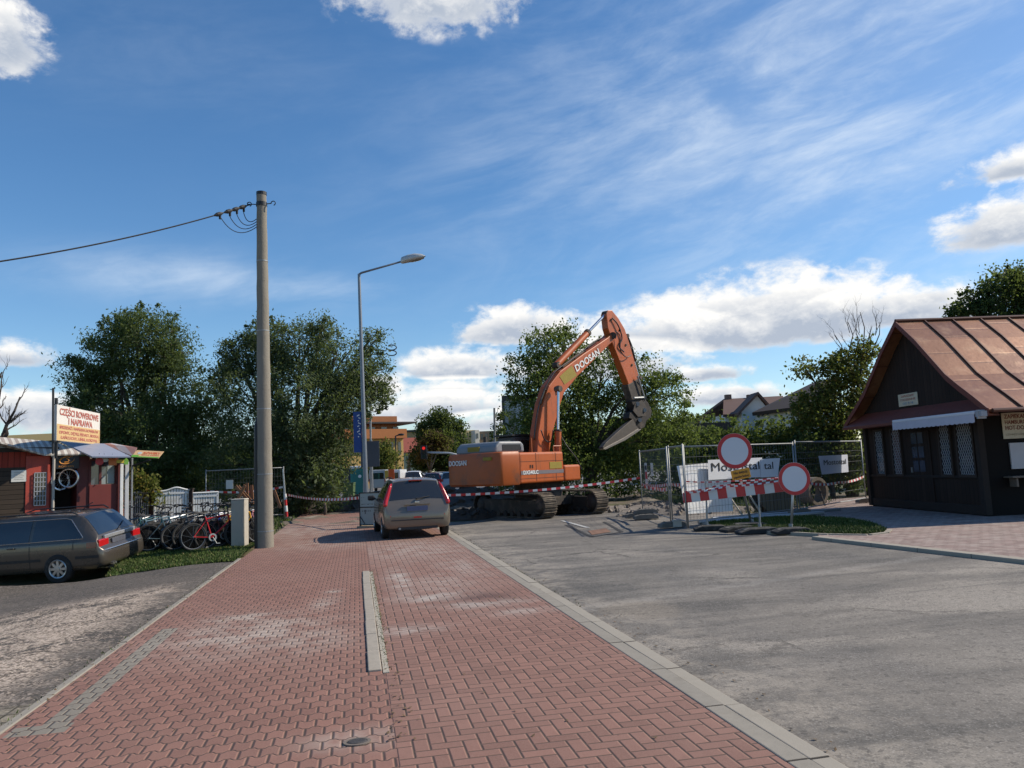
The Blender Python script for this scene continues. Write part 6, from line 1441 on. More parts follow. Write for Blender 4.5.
M_TYRE = pm('tyre_rubber', (.018, .018, .018), .85, var=.3, dirt=(.08, .07, .06), dirt_amt=.25); M_ALLOY = pm('alloy', (.55, .55, .54), .32, .8, .1)
M_CGLASS = m_glass('car_glass', (.018, .017, .015), .04); M_LAMPR = pm('tail_lamp_red', (.42, .012, .014), .2, var=.1, coat=.6); M_CHROME = pm('chrome_trim', (.62, .62, .62), .2, .9, .05); M_PLAST = pm('black_plastic', (.02, .02, .022), .55, var=.2)
M_PLATE = pm('blurred_plate', (.07, .075, .095), .7, var=.5, scale=9); M_PLATEB = pm('blurred_plate_blue', (.07, .09, .17), .7, var=.4, scale=9)
def wheel(parent, x, y, r, w=.19, spokes=8, hub=.62):
    sg_ = 1 if y > 0 else -1; R4 = Matrix.Translation((x, y, r)) @ Matrix.Rotation(-sg_ * PI / 2, 4, 'X')
    mb = MB(); rr = r * hub
    mb.lathe([(rr, -w / 2), (r - .02, -w / 2), (r, -w / 2 + .03), (r, w / 2 - .03), (r - .025, w / 2 - .005), (rr + .01, w / 2), (rr, w / 2 - .01), (rr, -w / 2)], 36, R4); t = mb.build('wheel', M_TYRE, parent, smooth=40)
    mb = MB(); mb.lathe([(rr, w / 2 - .012), (rr - .012, w / 2 - .002), (rr - .03, w / 2 - .012), (rr - .035, w / 2 - .06), (rr, w / 2 - .06), (rr, w / 2 - .012)], 36, R4)
    for k in range(spokes):
        a = 2 * PI * k / spokes; Ms = R4 @ Matrix.Rotation(a, 4, 'Z'); vs = [Ms @ Vector(q) for q in ((.03, -.028, w / 2 - .015), (rr - .02, -.026, w / 2 - .02), (rr - .02, .026, w / 2 - .02), (.03, .028, w / 2 - .015), (.03, -.028, w / 2 - .05), (rr - .02, -.026, w / 2 - .05), (rr - .02, .026, w / 2 - .05), (.03, .028, w / 2 - .05))]
        mb.add(vs, [(0, 1, 2, 3), (4, 7, 6, 5), (0, 4, 5, 1), (1, 5, 6, 2), (2, 6, 7, 3), (3, 7, 4, 0)])
    mb.lathe([(.001, w / 2), (.05, w / 2 - .003), (.06, w / 2 - .04), (.001, w / 2 - .045)], 20, R4); mb.build('rim', M_ALLOY, t, smooth=40)
    mb = MB(); mb.lathe([(.001, w / 2 - .07), (rr, w / 2 - .07), (rr, w / 2 - .075), (.001, w / 2 - .075)], 24, R4); mb.build('brake_disc', M_PLAST, t)
    return t
# --- silver hatchback on the pavement
nt_tab = [(0, .36, .60, .66, .58), (.02, .31, .68, .76, .70), (.06, .27, .80, .82, .76), (.10, .26, .88, .835, .765), (.15, .25, .985, .84, .73), (.22, .24, 1.18, .845, .67), (.30, .24, 1.38, .845, .615), (.36, .24, 1.475, .845, .595), (.5, .24, 1.51, .845, .59), (1.4, .22, 1.535, .845, .60), (2.2, .22, 1.51, .845, .60), (2.6, .22, 1.40, .845, .62), (3.25, .22, 1.02, .84, .70), (3.6, .22, .92, .82, .72), (3.92, .24, .78, .76, .68), (4.05, .28, .62, .64, .58), (4.08, .34, .54, .55, .5)]
rw1, rw2 = G(384.5, 538), G(445.5, 535); cyaw = math.atan2(rw2.y - rw1.y, rw2.x - rw1.x); ch_ = -cyaw
cfw = rad(90 + 14.5); silver = thing('hatchback_car', 'silver beige compact hatchback parked on the red pavement seen from behind', 'car', (0, 0, 0), cfw)
mid = (rw1 + rw2) / 2; fw_ = Vector((cos(cfw), sin(cfw), 0)); silver.scale = (1, 1, .965); silver.location = mid - fw_ * .66 + Vector((0, 0, .002))
cS = Car(nt_tab, .94); P_S = paint('silver_beige_paint', (.18, .15, .118), .35, .24, amt=.12); cS.body(P_S, silver, 90, (.66, 3.26), .335, .8)
for x in (.66, 3.26):
    for y in (-.76, .76): wheel(silver, x, y, .30, .18, 7)
rwn = cS.top_patch('rear_window', M_CGLASS, silver, .152, .345, .93, .90)
mb = MB(); mb.tube([(.10, 0, 1.02), (.115, -.12, 1.035), (.16, -.33, 1.06)], .011, 6); mb.ball((.115, 0, 1.015), .025); mb.build('wiper', M_PLAST, rwn)
mb = MB(); mb.bb((.2, -.27, .98), (.9, -.05, 1.16)); mb.bb((.2, .12, .98), (.9, .34, 1.16)); mb.bb((1.2, -.55, .9), (1.3, -.12, 1.32)); mb.bb((1.2, .12, .9), (1.3, .55, 1.32))
for sgn in (1, -1):
    cS.side_patch('side_window', M_CGLASS, silver, sgn, [(.52, 1.16, 1.20), (.70, 1.0, 1.40), (1.02, .985, 1.43)])
    cS.side_patch('side_window', M_CGLASS, silver, sgn, [(1.08, .98, 1.435), (1.8, .97, 1.45)]); cS.side_patch('side_window', M_CGLASS, silver, sgn, [(1.88, .97, 1.45), (2.35, .97, 1.41), (2.75, .99, 1.20), (2.95, 1.0, 1.06)])
    pts = [(x + .015, sgn * (cS.wt(x) + dy), cS.top_z(x, cS.wt(x) * .9) - .01) for x, dy in ((.085, .015), (.11, .03), (.15, .04), (.19, .035), (.24, .03), (.29, .02), (.335, .0))]
    mb = MB(); mb.tube(pts, [.04, .06, .06, .055, .05, .045, .02], 10); mb.build('tail_lamp', M_LAMPR, silver, smooth=True)
    for xx in (1.04, 1.84, 2.9): cS.side_patch('door_gap', M_BLACK, silver, sgn, [(xx, .36, .93), (xx + .014, .36, .93)], .004, 2)
    mb = MB(); mb.box((3.0, sgn * .93, 1.0), (.09, .20, .15)); mi = mb.build('mirror', M_PLAST, silver, bevel=.04); mb = MB(); mb.bb((2.95, sgn * .80, .95), (3.04, sgn * .88, 1.0)); mb.build('mirror_arm', M_PLAST, mi)
    mb = MB(); mb.bb((.005, sgn * .42, .56), (.03, sgn * .68, .61)); mb.build('reflector', M_LAMPR, silver)
    mb = MB(); mb.bb((1.2, sgn * .848, .80), (1.36, sgn * .868, .83)); mb.build('door_handle', P_S, silver, bevel=.008)
    mb = MB(); mb.tube([(.62, sgn * .545, 1.545), (.8, sgn * .56, 1.575), (2.0, sgn * .56, 1.575), (2.2, sgn * .55, 1.54)], .014, 6); mb.build('roof_rail', M_PLAST, silver)
mb = MB(); mb.bb((.018, -.24, .70), (.06, .24, .84)); mb.build('plate_recess', P_S, silver)
mb = MB(); mb.bb((.004, -.26, .71), (.017, .26, .83)); pl_ = mb.build('number_plate', M_PLATEB, silver)
mb = MB(); mb.bb((.02, -.33, .855), (.055, .33, .885)); mb.build('tailgate_strip', P_S, silver, bevel=.01)
mb = MB(); mb.bb((.055, -.055, .905), (.075, .055, .955)); mb.build('badge', M_CHROME, silver, bevel=.01)
mb = MB(); mb.bb((.29, -.17, 1.475), (.36, .17, 1.50)); mb.build('brake_light', M_LAMPR, silver)
mb = MB(); mb.bb((-.012, -.66, .47), (.03, .66, .50)); mb.bb((.02, -.5, .24), (.12, .5, .30)); mb.build('bumper_trim', M_PLAST, silver, bevel=.006)
mb = MB(); mb.bb((-.014, -.10, .53), (.02, .10, .565)); mb.build('fog_light', M_LAMPR, silver)
mb = MB(); mb.tube([(.0, .45, .27), (.3, .45, .27)], .028, 10); mb.build('exhaust_pipe', M_GALVD, silver); mb = MB(); mb.tube([(.75, 0, 1.55), (.62, 0, 1.66)], .008, 5); mb.build('aerial', M_PLAST, silver)
# --- dark estate car on the yard
au_tab = [(0, .38, .58, .68, .62), (.03, .32, .645, .80, .74), (.08, .28, .70, .85, .79), (.11, .27, .74, .86, .79), (.13, .26, .84, .865, .77), (.17, .25, .95, .87, .74), (.29, .24, 1.10, .88, .69), (.48, .23, 1.31, .885, .63), (.60, .23, 1.40, .885, .605), (.80, .22, 1.44, .885, .60), (1.4, .22, 1.465, .885, .605), (2.5, .22, 1.455, .885, .60), (3.0, .22, 1.36, .885, .615), (3.62, .22, .99, .88, .70), (3.9, .22, .93, .87, .74), (4.5, .23, .83, .84, .74), (4.72, .28, .72, .76, .68), (4.80, .36, .56, .66, .6)]
cA = Car(au_tab, .87, .02); AW = G(61.5, 581.5, -.40); ayaw = rad(180 - 4.0); af = Vector((cos(ayaw), sin(ayaw), 0)); al = Vector((-sin(ayaw), cos(ayaw), 0))
estate = thing('estate_car', 'dark grey estate car with silver roof edge parked on the yard before the red kiosks', 'car', (0, 0, 0), ayaw, rot=(rad(-5), rad(1.6), ayaw))
estate.location = AW - af * 1.02 - al * .80; estate.location.z = -.325
P_A = paint('dark_grey_paint', (.10, .085, .07), .5, .28, amt=.12); cA.body(P_A, estate, 90, (1.02, 3.72), .345, .83)
for x in (1.02, 3.72):
    for y in (-.82, .82): wheel(estate, x, y, .315, .20, 8, .66)
rg = cA.top_patch('rear_window', m_glass('blue_glass', (.012, .02, .032), .03), estate, .185, .575, .93, .92, nx=18)
mb = MB(); mb.tube([(.145, .02, .98), (.20, -.2, 1.05), (.27, -.42, 1.12)], .012, 6); mb.build('wiper', M_PLAST, rg)
for sgn in (1, -1):
    for cols in ([(.47, .935, .955), (.74, .93, 1.25), (.86, .93, 1.345), (1.62, .92, 1.36)], [(1.70, .92, 1.36), (2.62, .91, 1.35)], [(2.70, .91, 1.345), (3.0, .91, 1.28), (3.42, .93, 1.02)]):
        w = cA.side_patch('side_window', M_CGLASS, estate, sgn, cols)
    for zt_, nm in ((.935, 'belt_trim'), (1.325, 'window_trim')):
        pts = []
        for i in range(22):
            x = .46 + (2.9 - .46) * i / 21
            if nm == 'belt_trim': z = .925 - .008 * (x - .46); 
            else: z = min(1.37, .95 + (x - .46) * 1.10)
            pts.append((x, sgn * (cA.side_y(x, z) + .008), z))
        mb = MB(); mb.tube(pts, .008, 5); mb.build(nm, M_CHROME, estate)
    cA.side_patch('side_trim', M_PLAST, estate, sgn, [(.1, .50, .56), (.62, .50, .56)], .008); cA.side_patch('side_trim', M_PLAST, estate, sgn, [(1.42, .49, .55), (3.3, .49, .55)], .008)
    mb = MB(); mb.bb((.098, sgn * .45, .705), (.17, sgn * .815, .875)); tl = mb.build('tail_lamp', M_LAMPR, estate, bevel=.02)
    cA.side_patch('lamp_return', pm('dark_lamp_red', (.16, .02, .015), .25, coat=.5), tl, sgn, [(.14, .715, .845), (.36, .72, .84)], .007)
    mb = MB(); mb.bb((2.0, sgn * .885, .80), (2.16, sgn * .908, .83)); mb.bb((1.2, sgn * .0, 0), (1.2, sgn * 0, 0)) if False else None; mb.build('door_handle', P_A, estate, bevel=.008)
    mb = MB(); mb.tube([(.70, sgn * .575, 1.425), (.82, sgn * .58, 1.495), (2.5, sgn * .58, 1.50), (2.75, sgn * .575, 1.43)], .016, 6); mb.build('roof_rail', M_PLAST, estate)
    for xx in (.66, 1.66, 2.66): cA.side_patch('door_gap', M_BLACK, estate, sgn, [(xx, .34 if xx > 1.5 else .70, .885), (xx + .014, .34 if xx > 1.5 else .70, .885)], .004, 2)
    mb = MB(); mb.bb((2.95, sgn * .885, .80), (3.11, sgn * .908, .83)); mb.build('door_handle', P_A, estate, bevel=.008)
    mb = MB(); mb.box((3.3, sgn * .98, 1.0), (.10, .20, .13)); mb.build('mirror', M_PLAST, estate, bevel=.04)
mb = MB(); mb.bb((.095, -.60, .865), (.15, .60, .945)); mb.build('tailgate_strip', pm('silver_reflection', (.5, .5, .5), .3, .6), estate, bevel=.01)  # silver strip paints the boot lid's bright reflection as colour
mb = MB(); mb.bb((.075, -.36, .72), (.12, .36, .83)); mb.build('number_plate', M_PLATE, estate, bevel=.01)
mb = MB(); mb.tube([(.10, .80, .635), (.02, .70, .64), (-.012, .4, .645), (-.016, 0, .645), (-.012, -.4, .645), (.02, -.70, .64), (.10, -.80, .635)], .014, 6); mb.build('bumper_chrome', M_CHROME, estate)
mb = MB(); mb.tube([(.0, .48, .30), (.25, .48, .30)], .03, 10); mb.tube([(.0, .40, .30), (.25, .40, .30)], .03, 10); mb.build('exhaust_pipe', M_CHROME, estate)
mb = MB(); mb.tube([(.95, 0, 1.47), (.88, 0, 1.55), (.7, 0, 1.63)], .01, 5); mb.build('aerial', M_PLAST, estate)
# ------------------------------------------------------------------ distant vehicles
def far_car(label, px, d, yaw, col, tab, belt, scale=1.0, name='parked_car', group='vehicles in the car park beyond the works', glass_rear=(.152, .345), cat='car', ybase=None):
    q = D(px, 480, d); e = thing(name, label, cat, Vector((q.x, d, -.02)), yaw, group); e.scale = (scale,) * 3
    c = Car(tab, belt); p = paint('paint_' + ''.join(ch for ch in label.split()[0]), col, .1, .3); c.body(p, e, 26)
    c.top_patch('rear_window', M_CGLASS, e, *glass_rear, .92, .9)
    for sgn in (1, -1):
        c.side_patch('side_window', M_CGLASS, e, sgn, [(.7, belt + .06, belt + .42), (2.6, belt + .06, belt + .42)], .02, 6)
        mb = MB(); mb.bb((.05, sgn * .55, belt - .15), (.16, sgn * .8, belt + .05)); mb.build('tail_lamp', M_LAMPR, e)
    for x in (.7, c.L - .85):
        for y in (-.78, .78): mb = MB(); mb.lathe([(.30, -.1), (.31, 0), (.30, .1)], 16, Matrix.Translation((x, y, .31)) @ Matrix.Rotation(PI / 2, 4, 'X')); mb.build('wheel', M_TYRE, e)
    return e
up = rad(90); far_car('white estate car seen from behind above the silver car roof', 412.5, 74, up + .05, (.62, .63, .64), nt_tab, .94, 1.14)
far_car('crimson red car hidden behind the right side of the silver car', 431.5, 62, up - .05, (.33, .02, .02), nt_tab, .94, .99)
for i, (px, d, yw, col, lab) in enumerate([(400, 84, .3, (.5, .51, .52), 'pale grey car beside the white vans'), (424, 90, 1.9, (.05, .055, .07), 'navy dark car in the middle row beyond the works'), (432, 100, .2, (.42, .43, .44), 'grey car farther back in the middle row'), (446, 78, 1.7, (.03, .03, .035), 'black car at the left edge of the excavator body'), (441, 92, 1.5, (.6, .6, .6), 'white small car just left of the excavator'), (450, 62, 1.6, (.4, .41, .43), 'silver car low beside the excavator counterweight'), (416, 112, .1, (.25, .26, .28), 'slate grey car at the back of the car park'), (408, 118, 1.6, (.55, .55, .55), 'light car at the very back under the green house'), (427, 124, .4, (.1, .03, .03), 'maroon car at the back below the rounded tree')]):
    far_car(lab, px, d, yw, col, nt_tab, .94)
def van(label, px, d, yaw, col, w, h, L, name='parked_van', cat='van'):
    q = D(px, 480, d); e = thing(name, label, cat, Vector((q.x, d, -.02)), yaw, 'vehicles in the car park beyond the works'); p = paint('paint_van_' + label.split()[0], col, .0, .4)
    mb = MB(); mb.bb((0, -w / 2, .35), (L * .72, w / 2, h)); mb.build('cargo_body', p, e, bevel=.08)
    mb = MB(); mb.prism([(L * .72, .35), (L, .35), (L, 1.1), (L * .86, 1.25), (L * .77, h * .86), (L * .72, h * .9)], lambda a, b: Vector((a, -w / 2 + .04, b)), lambda a, b: Vector((a, w / 2 - .04, b))); mb.build('cab', p, e, bevel=.05)
    mb = MB(); mb.bb((-.012, -w * .38, h * .58), (-.003, w * .38, h * .86)); mb.build('rear_window', M_CGLASS, e)
    for sgn in (1, -1):
        mb = MB(); mb.bb((L * .76, sgn * (w / 2 - .035), 1.25), (L * .86, sgn * (w / 2 - .02), h * .78)); mb.build('side_window', M_CGLASS, e)
        mb = MB(); mb.bb((-.02, sgn * w * .42, .8), (.0, sgn * w * .49, 1.2)); mb.build('tail_lamp', M_LAMPR, e)
    for x in (L * .18, L * .84):
        for y in (-w / 2 + .06, w / 2 - .06): mb = MB(); mb.lathe([(.34, -.1), (.35, 0), (.34, .1)], 16, Matrix.Translation((x, y, .35)) @ Matrix.Rotation(PI / 2, 4, 'X')); mb.build('wheel', M_TYRE, e)
    return e
van('white panel van standing right of the portable toilet', 391.5, 72, rad(88), (.62, .62, .62), 1.7, 1.95, 4.8)
van('pale grey box van behind the street lamp pole', 377.5, 70, rad(92), (.38, .38, .37), 1.5, 2.0, 4.4)
van('dark blue van parked left of the portable toilet', 334, 74, rad(8), (.02, .025, .05), 1.8, 2.3, 2.4)
wv = van('small white van behind the fence left of the timber kiosk', 838, 38, rad(170), (.55, .56, .58), 1.7, 1.3, 3.6)
c = D(359, 480, 66); e = thing('portable_toilet', 'teal green portable toilet with a white roof beyond the works', 'portable toilet', (c.x, 66, -.02)); mb = MB(); mb.bb((-.6, -.6, 0), (.6, .6, 2.15)); mb.build('cabin', pm('teal_plastic', (.015, .17, .15), .5, var=.1), e, bevel=.05); mb = MB(); mb.bb((-.64, -.64, 2.16), (.64, .64, 2.38)); mb.build('roof', M_WHITE, e, bevel=.08); mb = MB(); mb.bb((-.4, -.615, .1), (.4, -.603, 1.95)); dd_ = mb.build('door', pm('teal_door', (.012, .14, .125), .5), e); mb = MB(); mb.lathe([(.001, 0), (.14, 0), (.14, .01), (.001, .01)], 14, Matrix.Translation((.2, -.617, 1.5)) @ Matrix.Rotation(PI / 2, 4, 'X')); mb.build('emblem', M_WHITE, dd_)
c = D(349, 485, 58); e = thing('waste_bin', 'dull green waste bin standing before the portable toilet', 'bin', (c.x, 58, -.02)); mb = MB(); mb.box((0, 0, .5), (.7, .7, 1.0), None, (1.15, 1.15)); mb.build('bin_body', pm('bin_green', (.06, .10, .03), .6), e); mb = MB(); mb.bb((-.42, -.42, 1.01), (.42, .42, 1.09)); mb.build('lid', pm('bin_lid', (.05, .085, .025), .6), e)
c = D(389.5, 474, 48); e = thing('warning_sign', 'orange and yellow works sign standing above the silver car roof', 'road sign', (c.x, 48, -.02)); zc = D(389.5, 474, 48).z
mb = MB(); mb.tube([(0, 0, 0), (0, 0, zc)], .03, 8); mb.build('post', M_GALV, e); mb = MB(); mb.box((.12, -.03, zc), (.36, .03, .62)); mb.build('orange_panel', pm('fluo_orange', (.75, .13, .03), .6), e); mb = MB(); mb.box((-.18, -.03, zc), (.22, .03, .5)); mb.build('yellow_panel', pm('fluo_yellow', (.6, .42, .08), .6), e)

# ------------------------------------------------------------------ bicycles
def make_bike():
    b = thing('bicycle', 'bicycle', 'bicycle'); R4 = Matrix.Rotation(PI / 2, 4, 'X'); r = .335; wbs = 1.06
    fr_ = pm('bike_paint', (.3, .3, .3), .35, .2)
    def T(mb, a, c, rr): mb.tube([a, c], rr, 7)
    bbk, st, hd0, hd1 = (.44, 0, .29), (.30, 0, .80), (.88, 0, .66), (.85, 0, .82); ra, fa_ = (0, 0, r), (wbs, 0, r)
    mb = MB(); T(mb, bbk, st, .017); T(mb, bbk, hd0, .020); T(mb, (.32, 0, .74), hd1, .017); T(mb, hd0, hd1, .022)
    for y in (-.05, .05): T(mb, (bbk[0], y * .6, bbk[2]), (0, y, r), .010); T(mb, (.32, y * .4, .72), (0, y, r), .009)
    mb.build('frame', fr_, b)
    mb = MB()
    for y in (-.05, .05): mb.tube([(.885, y, .64), (.92, y, .55), (wbs, y, r)], .013, 6)
    mb.bb((.86, -.06, .62), (.91, .06, .66)); mb.build('fork', M_BLACK, b)
    for x in (0, wbs):
        M = Matrix.Translation((x, 0, r)) @ R4; mb = MB(); n = 10; mb.lathe([(r - .028 + .028 * cos(2 * PI * k / n), .026 * sin(2 * PI * k / n)) for k in range(n + 1)], 36, M); w = mb.build('wheel', M_TYRE, b, smooth=True)
        mb = MB(); mb.lathe([(r - .045, -.012), (r - .062, -.009), (r - .062, .009), (r - .045, .012), (r - .045, -.012)], 36, M)
        for k in range(18): a = 2 * PI * k / 18 + .1; mb.tube([M @ Vector((.018 * cos(a + 1), .018 * sin(a + 1), .03 * (-1) ** k)), M @ Vector(((r - .05) * cos(a), (r - .05) * sin(a), 0))], .0022, 3, False)
        mb.lathe([(.02, -.045), (.02, .045)], 10, M); mb.build('rim', pm('dull_rim', (.22, .22, .22), .4, .7, .2), w)
    mb = MB(); mb.tube([st, (.285, 0, .88)], .013, 6); mb.build('seat_post', M_GALV, b)
    mb = MB(); mb.prism([(.14, .88), (.20, .905), (.30, .895), (.43, .895), (.43, .875), (.28, .865), (.16, .855)], lambda a, c: Vector((a, -.06 if a < .3 else -.025, c)), lambda a, c: Vector((a, .06 if a < .3 else .025, c))); mb.build('saddle', M_BLACK, b, bevel=.012)
    mb = MB(); mb.tube([(.85, 0, .80), (.84, 0, .95), (.90, 0, 1.0)], .014, 6); mb.tube([(.78, -.30, 1.06), (.87, -.2, 1.05), (.90, 0, 1.0), (.87, .2, 1.05), (.78, .30, 1.06)], .013, 6); mb.tube([(.78, -.30, 1.06), (.70, -.32, 1.05)], .018, 6); mb.tube([(.78, .30, 1.06), (.70, .32, 1.05)], .018, 6); mb.build('handlebar', M_BLACK, b, smooth=True)
    mb = MB(); M = Matrix.Translation((.44, -.06, .29)) @ R4; mb.lathe([(.06, -.004), (.095, -.004), (.095, .004), (.06, .004), (.06, -.004)], 20, M); mb.tube([(.44, -.08, .29), (.52, -.09, .14)], .011, 5); mb.tube([(.44, .06, .29), (.36, .09, .44)], .011, 5); mb.box((.53, -.13, .135), (.09, .09, .02)); mb.box((.35, .13, .445), (.09, .09, .02)); mb.build('crankset', M_GALVD, b)
    return b
proto = make_bike()
bikes = [(-9.75, 19.35, 52, (.03, .12, .14), 'teal dark bicycle at the left end of the row beside the estate car'), (-9.3, 18.75, 40, (.20, .30, .34), 'pale blue bicycle with its wheel nearest the estate car tail'), (-9.1, 19.6, 60, (.5, .52, .53), 'silver framed bicycle behind the pale blue one in the row'),
         (-8.7, 19.3, 35, (.02, .02, .022), 'black bicycle in the middle of the row before the white gate'), (-8.35, 18.95, 38, (.05, .05, .055), 'charcoal bicycle just left of the red bicycle'), (-7.8, 18.72, 40, (.50, .02, .025), 'bright red bicycle, nearest the grass edge in the row'), (-8.1, 19.7, 62, (.09, .10, .16), 'dark blue grey bicycle behind the red bicycle'),
         (-7.75, 19.45, 50, (.02, .06, .45), 'strong blue bicycle to the right of the red one'), (-7.45, 19.35, 46, (.62, .32, .02), 'orange yellow bicycle beside the cream cabinet'), (-8.05, 20.5, 58, (.45, .46, .48), 'light grey bicycle half hidden behind the cream cabinet'), (-7.75, 21.0, 62, (.12, .13, .15), 'dark bicycle between the cabinet and the concrete pole'), (-7.55, 21.6, 75, (.55, .25, .28), 'pinkish white bicycle right behind the concrete pole'),
         (-9.6, 20.4, 70, (.10, .10, .11), 'dark bicycle in the back row before the grey pickets'), (-8.9, 20.5, 66, (.03, .03, .035), 'black bicycle in the back row before the garden gate'),
         (-10.1, 19.0, 48, (.06, .10, .13), 'grey blue bicycle squeezed behind the estate car tail'), (-10.0, 20.0, 62, (.25, .26, .27), 'pale grey bicycle standing before the repair kiosk posts'), (-9.0, 18.95, 30, (.10, .16, .19), 'dull blue bicycle crossing the pale blue one at the grass edge'), (-8.55, 19.75, 55, (.55, .56, .56), 'white bicycle behind the black one in the middle of the row'),
         (-8.2, 19.15, 47, (.015, .015, .018), 'black bicycle tight behind the red bicycle'), (-7.6, 19.0, 55, (.08, .03, .03), 'dark maroon bicycle between the red bicycle and the cream cabinet'), (-9.25, 20.1, 58, (.02, .05, .12), 'navy bicycle behind the silver framed one'), (-7.95, 20.05, 64, (.30, .31, .30), 'grey bicycle behind the strong blue one')]
for i, (x, y, a, col, lab) in enumerate(bikes):
    b = proto if i == 0 else copy_tree(proto); b.location = (x, y, hz(x, y) - .005); b.rotation_euler = (rad(random.uniform(-7, 7)), 0, rad(a)); b['label'] = lab; b['group'] = 'bicycles parked in a row on the grass bank'
    m = pm('bike_paint_%d' % i, col, .35, .2, .1); f = [c for c in b.children if c.name.startswith('frame')][0]; f.data = f.data.copy(); f.data.materials[0] = m

# ------------------------------------------------------------------ excavator
XK = .84; XC = Vector((.75, 27.1, -.06)); XA = rad(46); xd_ = Vector((cos(XA), sin(XA), 0)); xn = Vector((sin(XA), -cos(XA), 0))   # forward, right
ex = thing('excavator', 'big orange tracked excavator with its boom bent high at the end of the road', 'excavator', XC, XA)
M_ORANGE = paint('excavator_orange', (.43, .085, .008), .0, .5, dirt=(.17, .07, .028), amt=.34)
M_ORD = pm('excavator_orange_dirty', (.36, .08, .012), .5, var=.2, scale=2, dirt=(.13, .06, .035), dirt_amt=.35)
M_HOOD = pm('hood_grey', (.20, .21, .22), .5, var=.15); M_STEEL = pm('dark_steel', (.05, .042, .036), .7, .3, .4, 5, bmp=.4, dirt=(.15, .115, .085), dirt_amt=.35); M_ROD = pm('piston_rod', (.60, .60, .60), .15, .9, .05); M_MUD = pm('track_steel', (.075, .062, .05), .8, .2, .4, 6, bmp=.5, dirt=(.19, .15, .11), dirt_amt=.45)
k = XK
def ux(x): return (.828 * x - .953) * k
def uz(z): return (1.017 * z + .16) * k
def B3(lo, hi): return [ux(lo[0]), lo[1] * k, uz(lo[2])], [ux(hi[0]), hi[1] * k, uz(hi[2])]
def U3(q): return [ux(q[0]), q[1] * k, uz(q[2])]
# counterweight with rounded tail
mb = MB(); pts = [(-2.0, 1.49), (-3.05, 1.49)] + [(-3.05 - .38 * sin(t) ** .8 - .0, 1.49 * cos(t) ** .55) for t in [.25, .5, .8, 1.1, 1.35]] + [(-3.45, 0)]
pts = pts[:-1] + [(-3.45, .0)] + [(p[0], -p[1]) for p in pts[-2::-1]]
lv = [(1.20, .95), (1.27, 1.0), (2.28, 1.0), (2.40, .975), (2.44, .93)]; n = len(pts); vs = []; fs = []
for (z, s_) in lv:
    for (x, y) in pts: xx = -2.0 + (x + 2.0) * (s_ if x < -2.05 else 1); vs.append((ux(xx), y * (s_ * .5 + .5) * k, uz(z)))
for i in range(len(lv) - 1):
    for j in range(n): fs.append((i * n + j, i * n + (j + 1) % n, (i + 1) * n + (j + 1) % n, (i + 1) * n + j))
fs += [tuple(range(n)), tuple(range((len(lv) - 1) * n, len(lv) * n))]; mb.add(vs, fs); cw = mb.build('counterweight', M_ORD, ex, smooth=35)
mb = MB(); mb.bb(*B3((-1.99, -1.47, 1.22), (1.15, -.35, 2.40))); sp = mb.build('side_housing', M_ORANGE, ex, bevel=.07, seg=3)
mb = MB()
for x in (-.85, .55): mb.bb(*B3((x - .012, -1.476, 1.30), (x + .012, -1.465, 2.36)))
mb.bb(*B3((-1.95, -1.476, 2.04), (1.12, -1.465, 2.055))); mb.bb(*B3((-1.95, -1.476, 1.40), (1.12, -1.465, 1.415)))
for x in (-1.25, -1.1): mb.bb(*B3((x - .03, -1.49, 1.80), (x + .03, -1.465, 1.92)))
mb.build('door_gap', pm('panel_gap', (.05, .018, .01), .7), sp)
mb = MB(); mb.bb(*B3((-1.9, -1.479, 1.56), (1.1, -1.466, 1.70))); mb.build('grey_band', pm('band_grey', (.16, .14, .15), .6), sp)
mb = MB(); mb.bb(*B3((.10, -1.482, 1.74), (.98, -1.467, 2.0))); mb.build('yellow_panel', pm('dull_yellow', (.27, .20, .022), .7, var=.15), sp)
mb = MB(); mb.bb(*B3((1.16, -1.47, 1.22), (2.42, -.45, 1.86))); mb.build('front_step', M_ORANGE, ex, bevel=.07, seg=3)
mb = MB(); mb.bb(*B3((-1.99, -.34, 1.22), (1.6, 1.47, 1.5))); mb.bb(*B3((-1.99, -.34, 1.5), (.1, 1.47, 2.38))); mb.build('deck', M_ORD, ex, bevel=.04)
mb = MB(); mb.prism([(-3.05, 2.42), (-3.0, 2.66), (-2.75, 2.84), (-1.35, 2.84), (-1.15, 2.72), (-1.12, 2.42)], lambda a, b: Vector((ux(a), -1.1 * k, uz(b))), lambda a, b: Vector((ux(a), 1.15 * k, uz(b)))); hdm = mb.build('engine_hood', M_HOOD, ex, bevel=.06)
mb = MB(); mb.bb(*B3((-3.0, -.2, 2.50), (-3.045, .45, 2.68))); mb.build('hood_sticker', pm('dull_yellow', (.27, .20, .022)), hdm)
mb = MB(); mb.bb(*B3((-2.6, -1.115, 2.50), (-1.4, -1.10, 2.72))); mb.build('grille', M_BLACK, hdm)
mb = MB(); mb.tube([U3((-1.7, .6, 2.8)), U3((-1.7, .6, 3.1))], .06, 10); mb.build('exhaust_stack', M_STEEL, hdm)
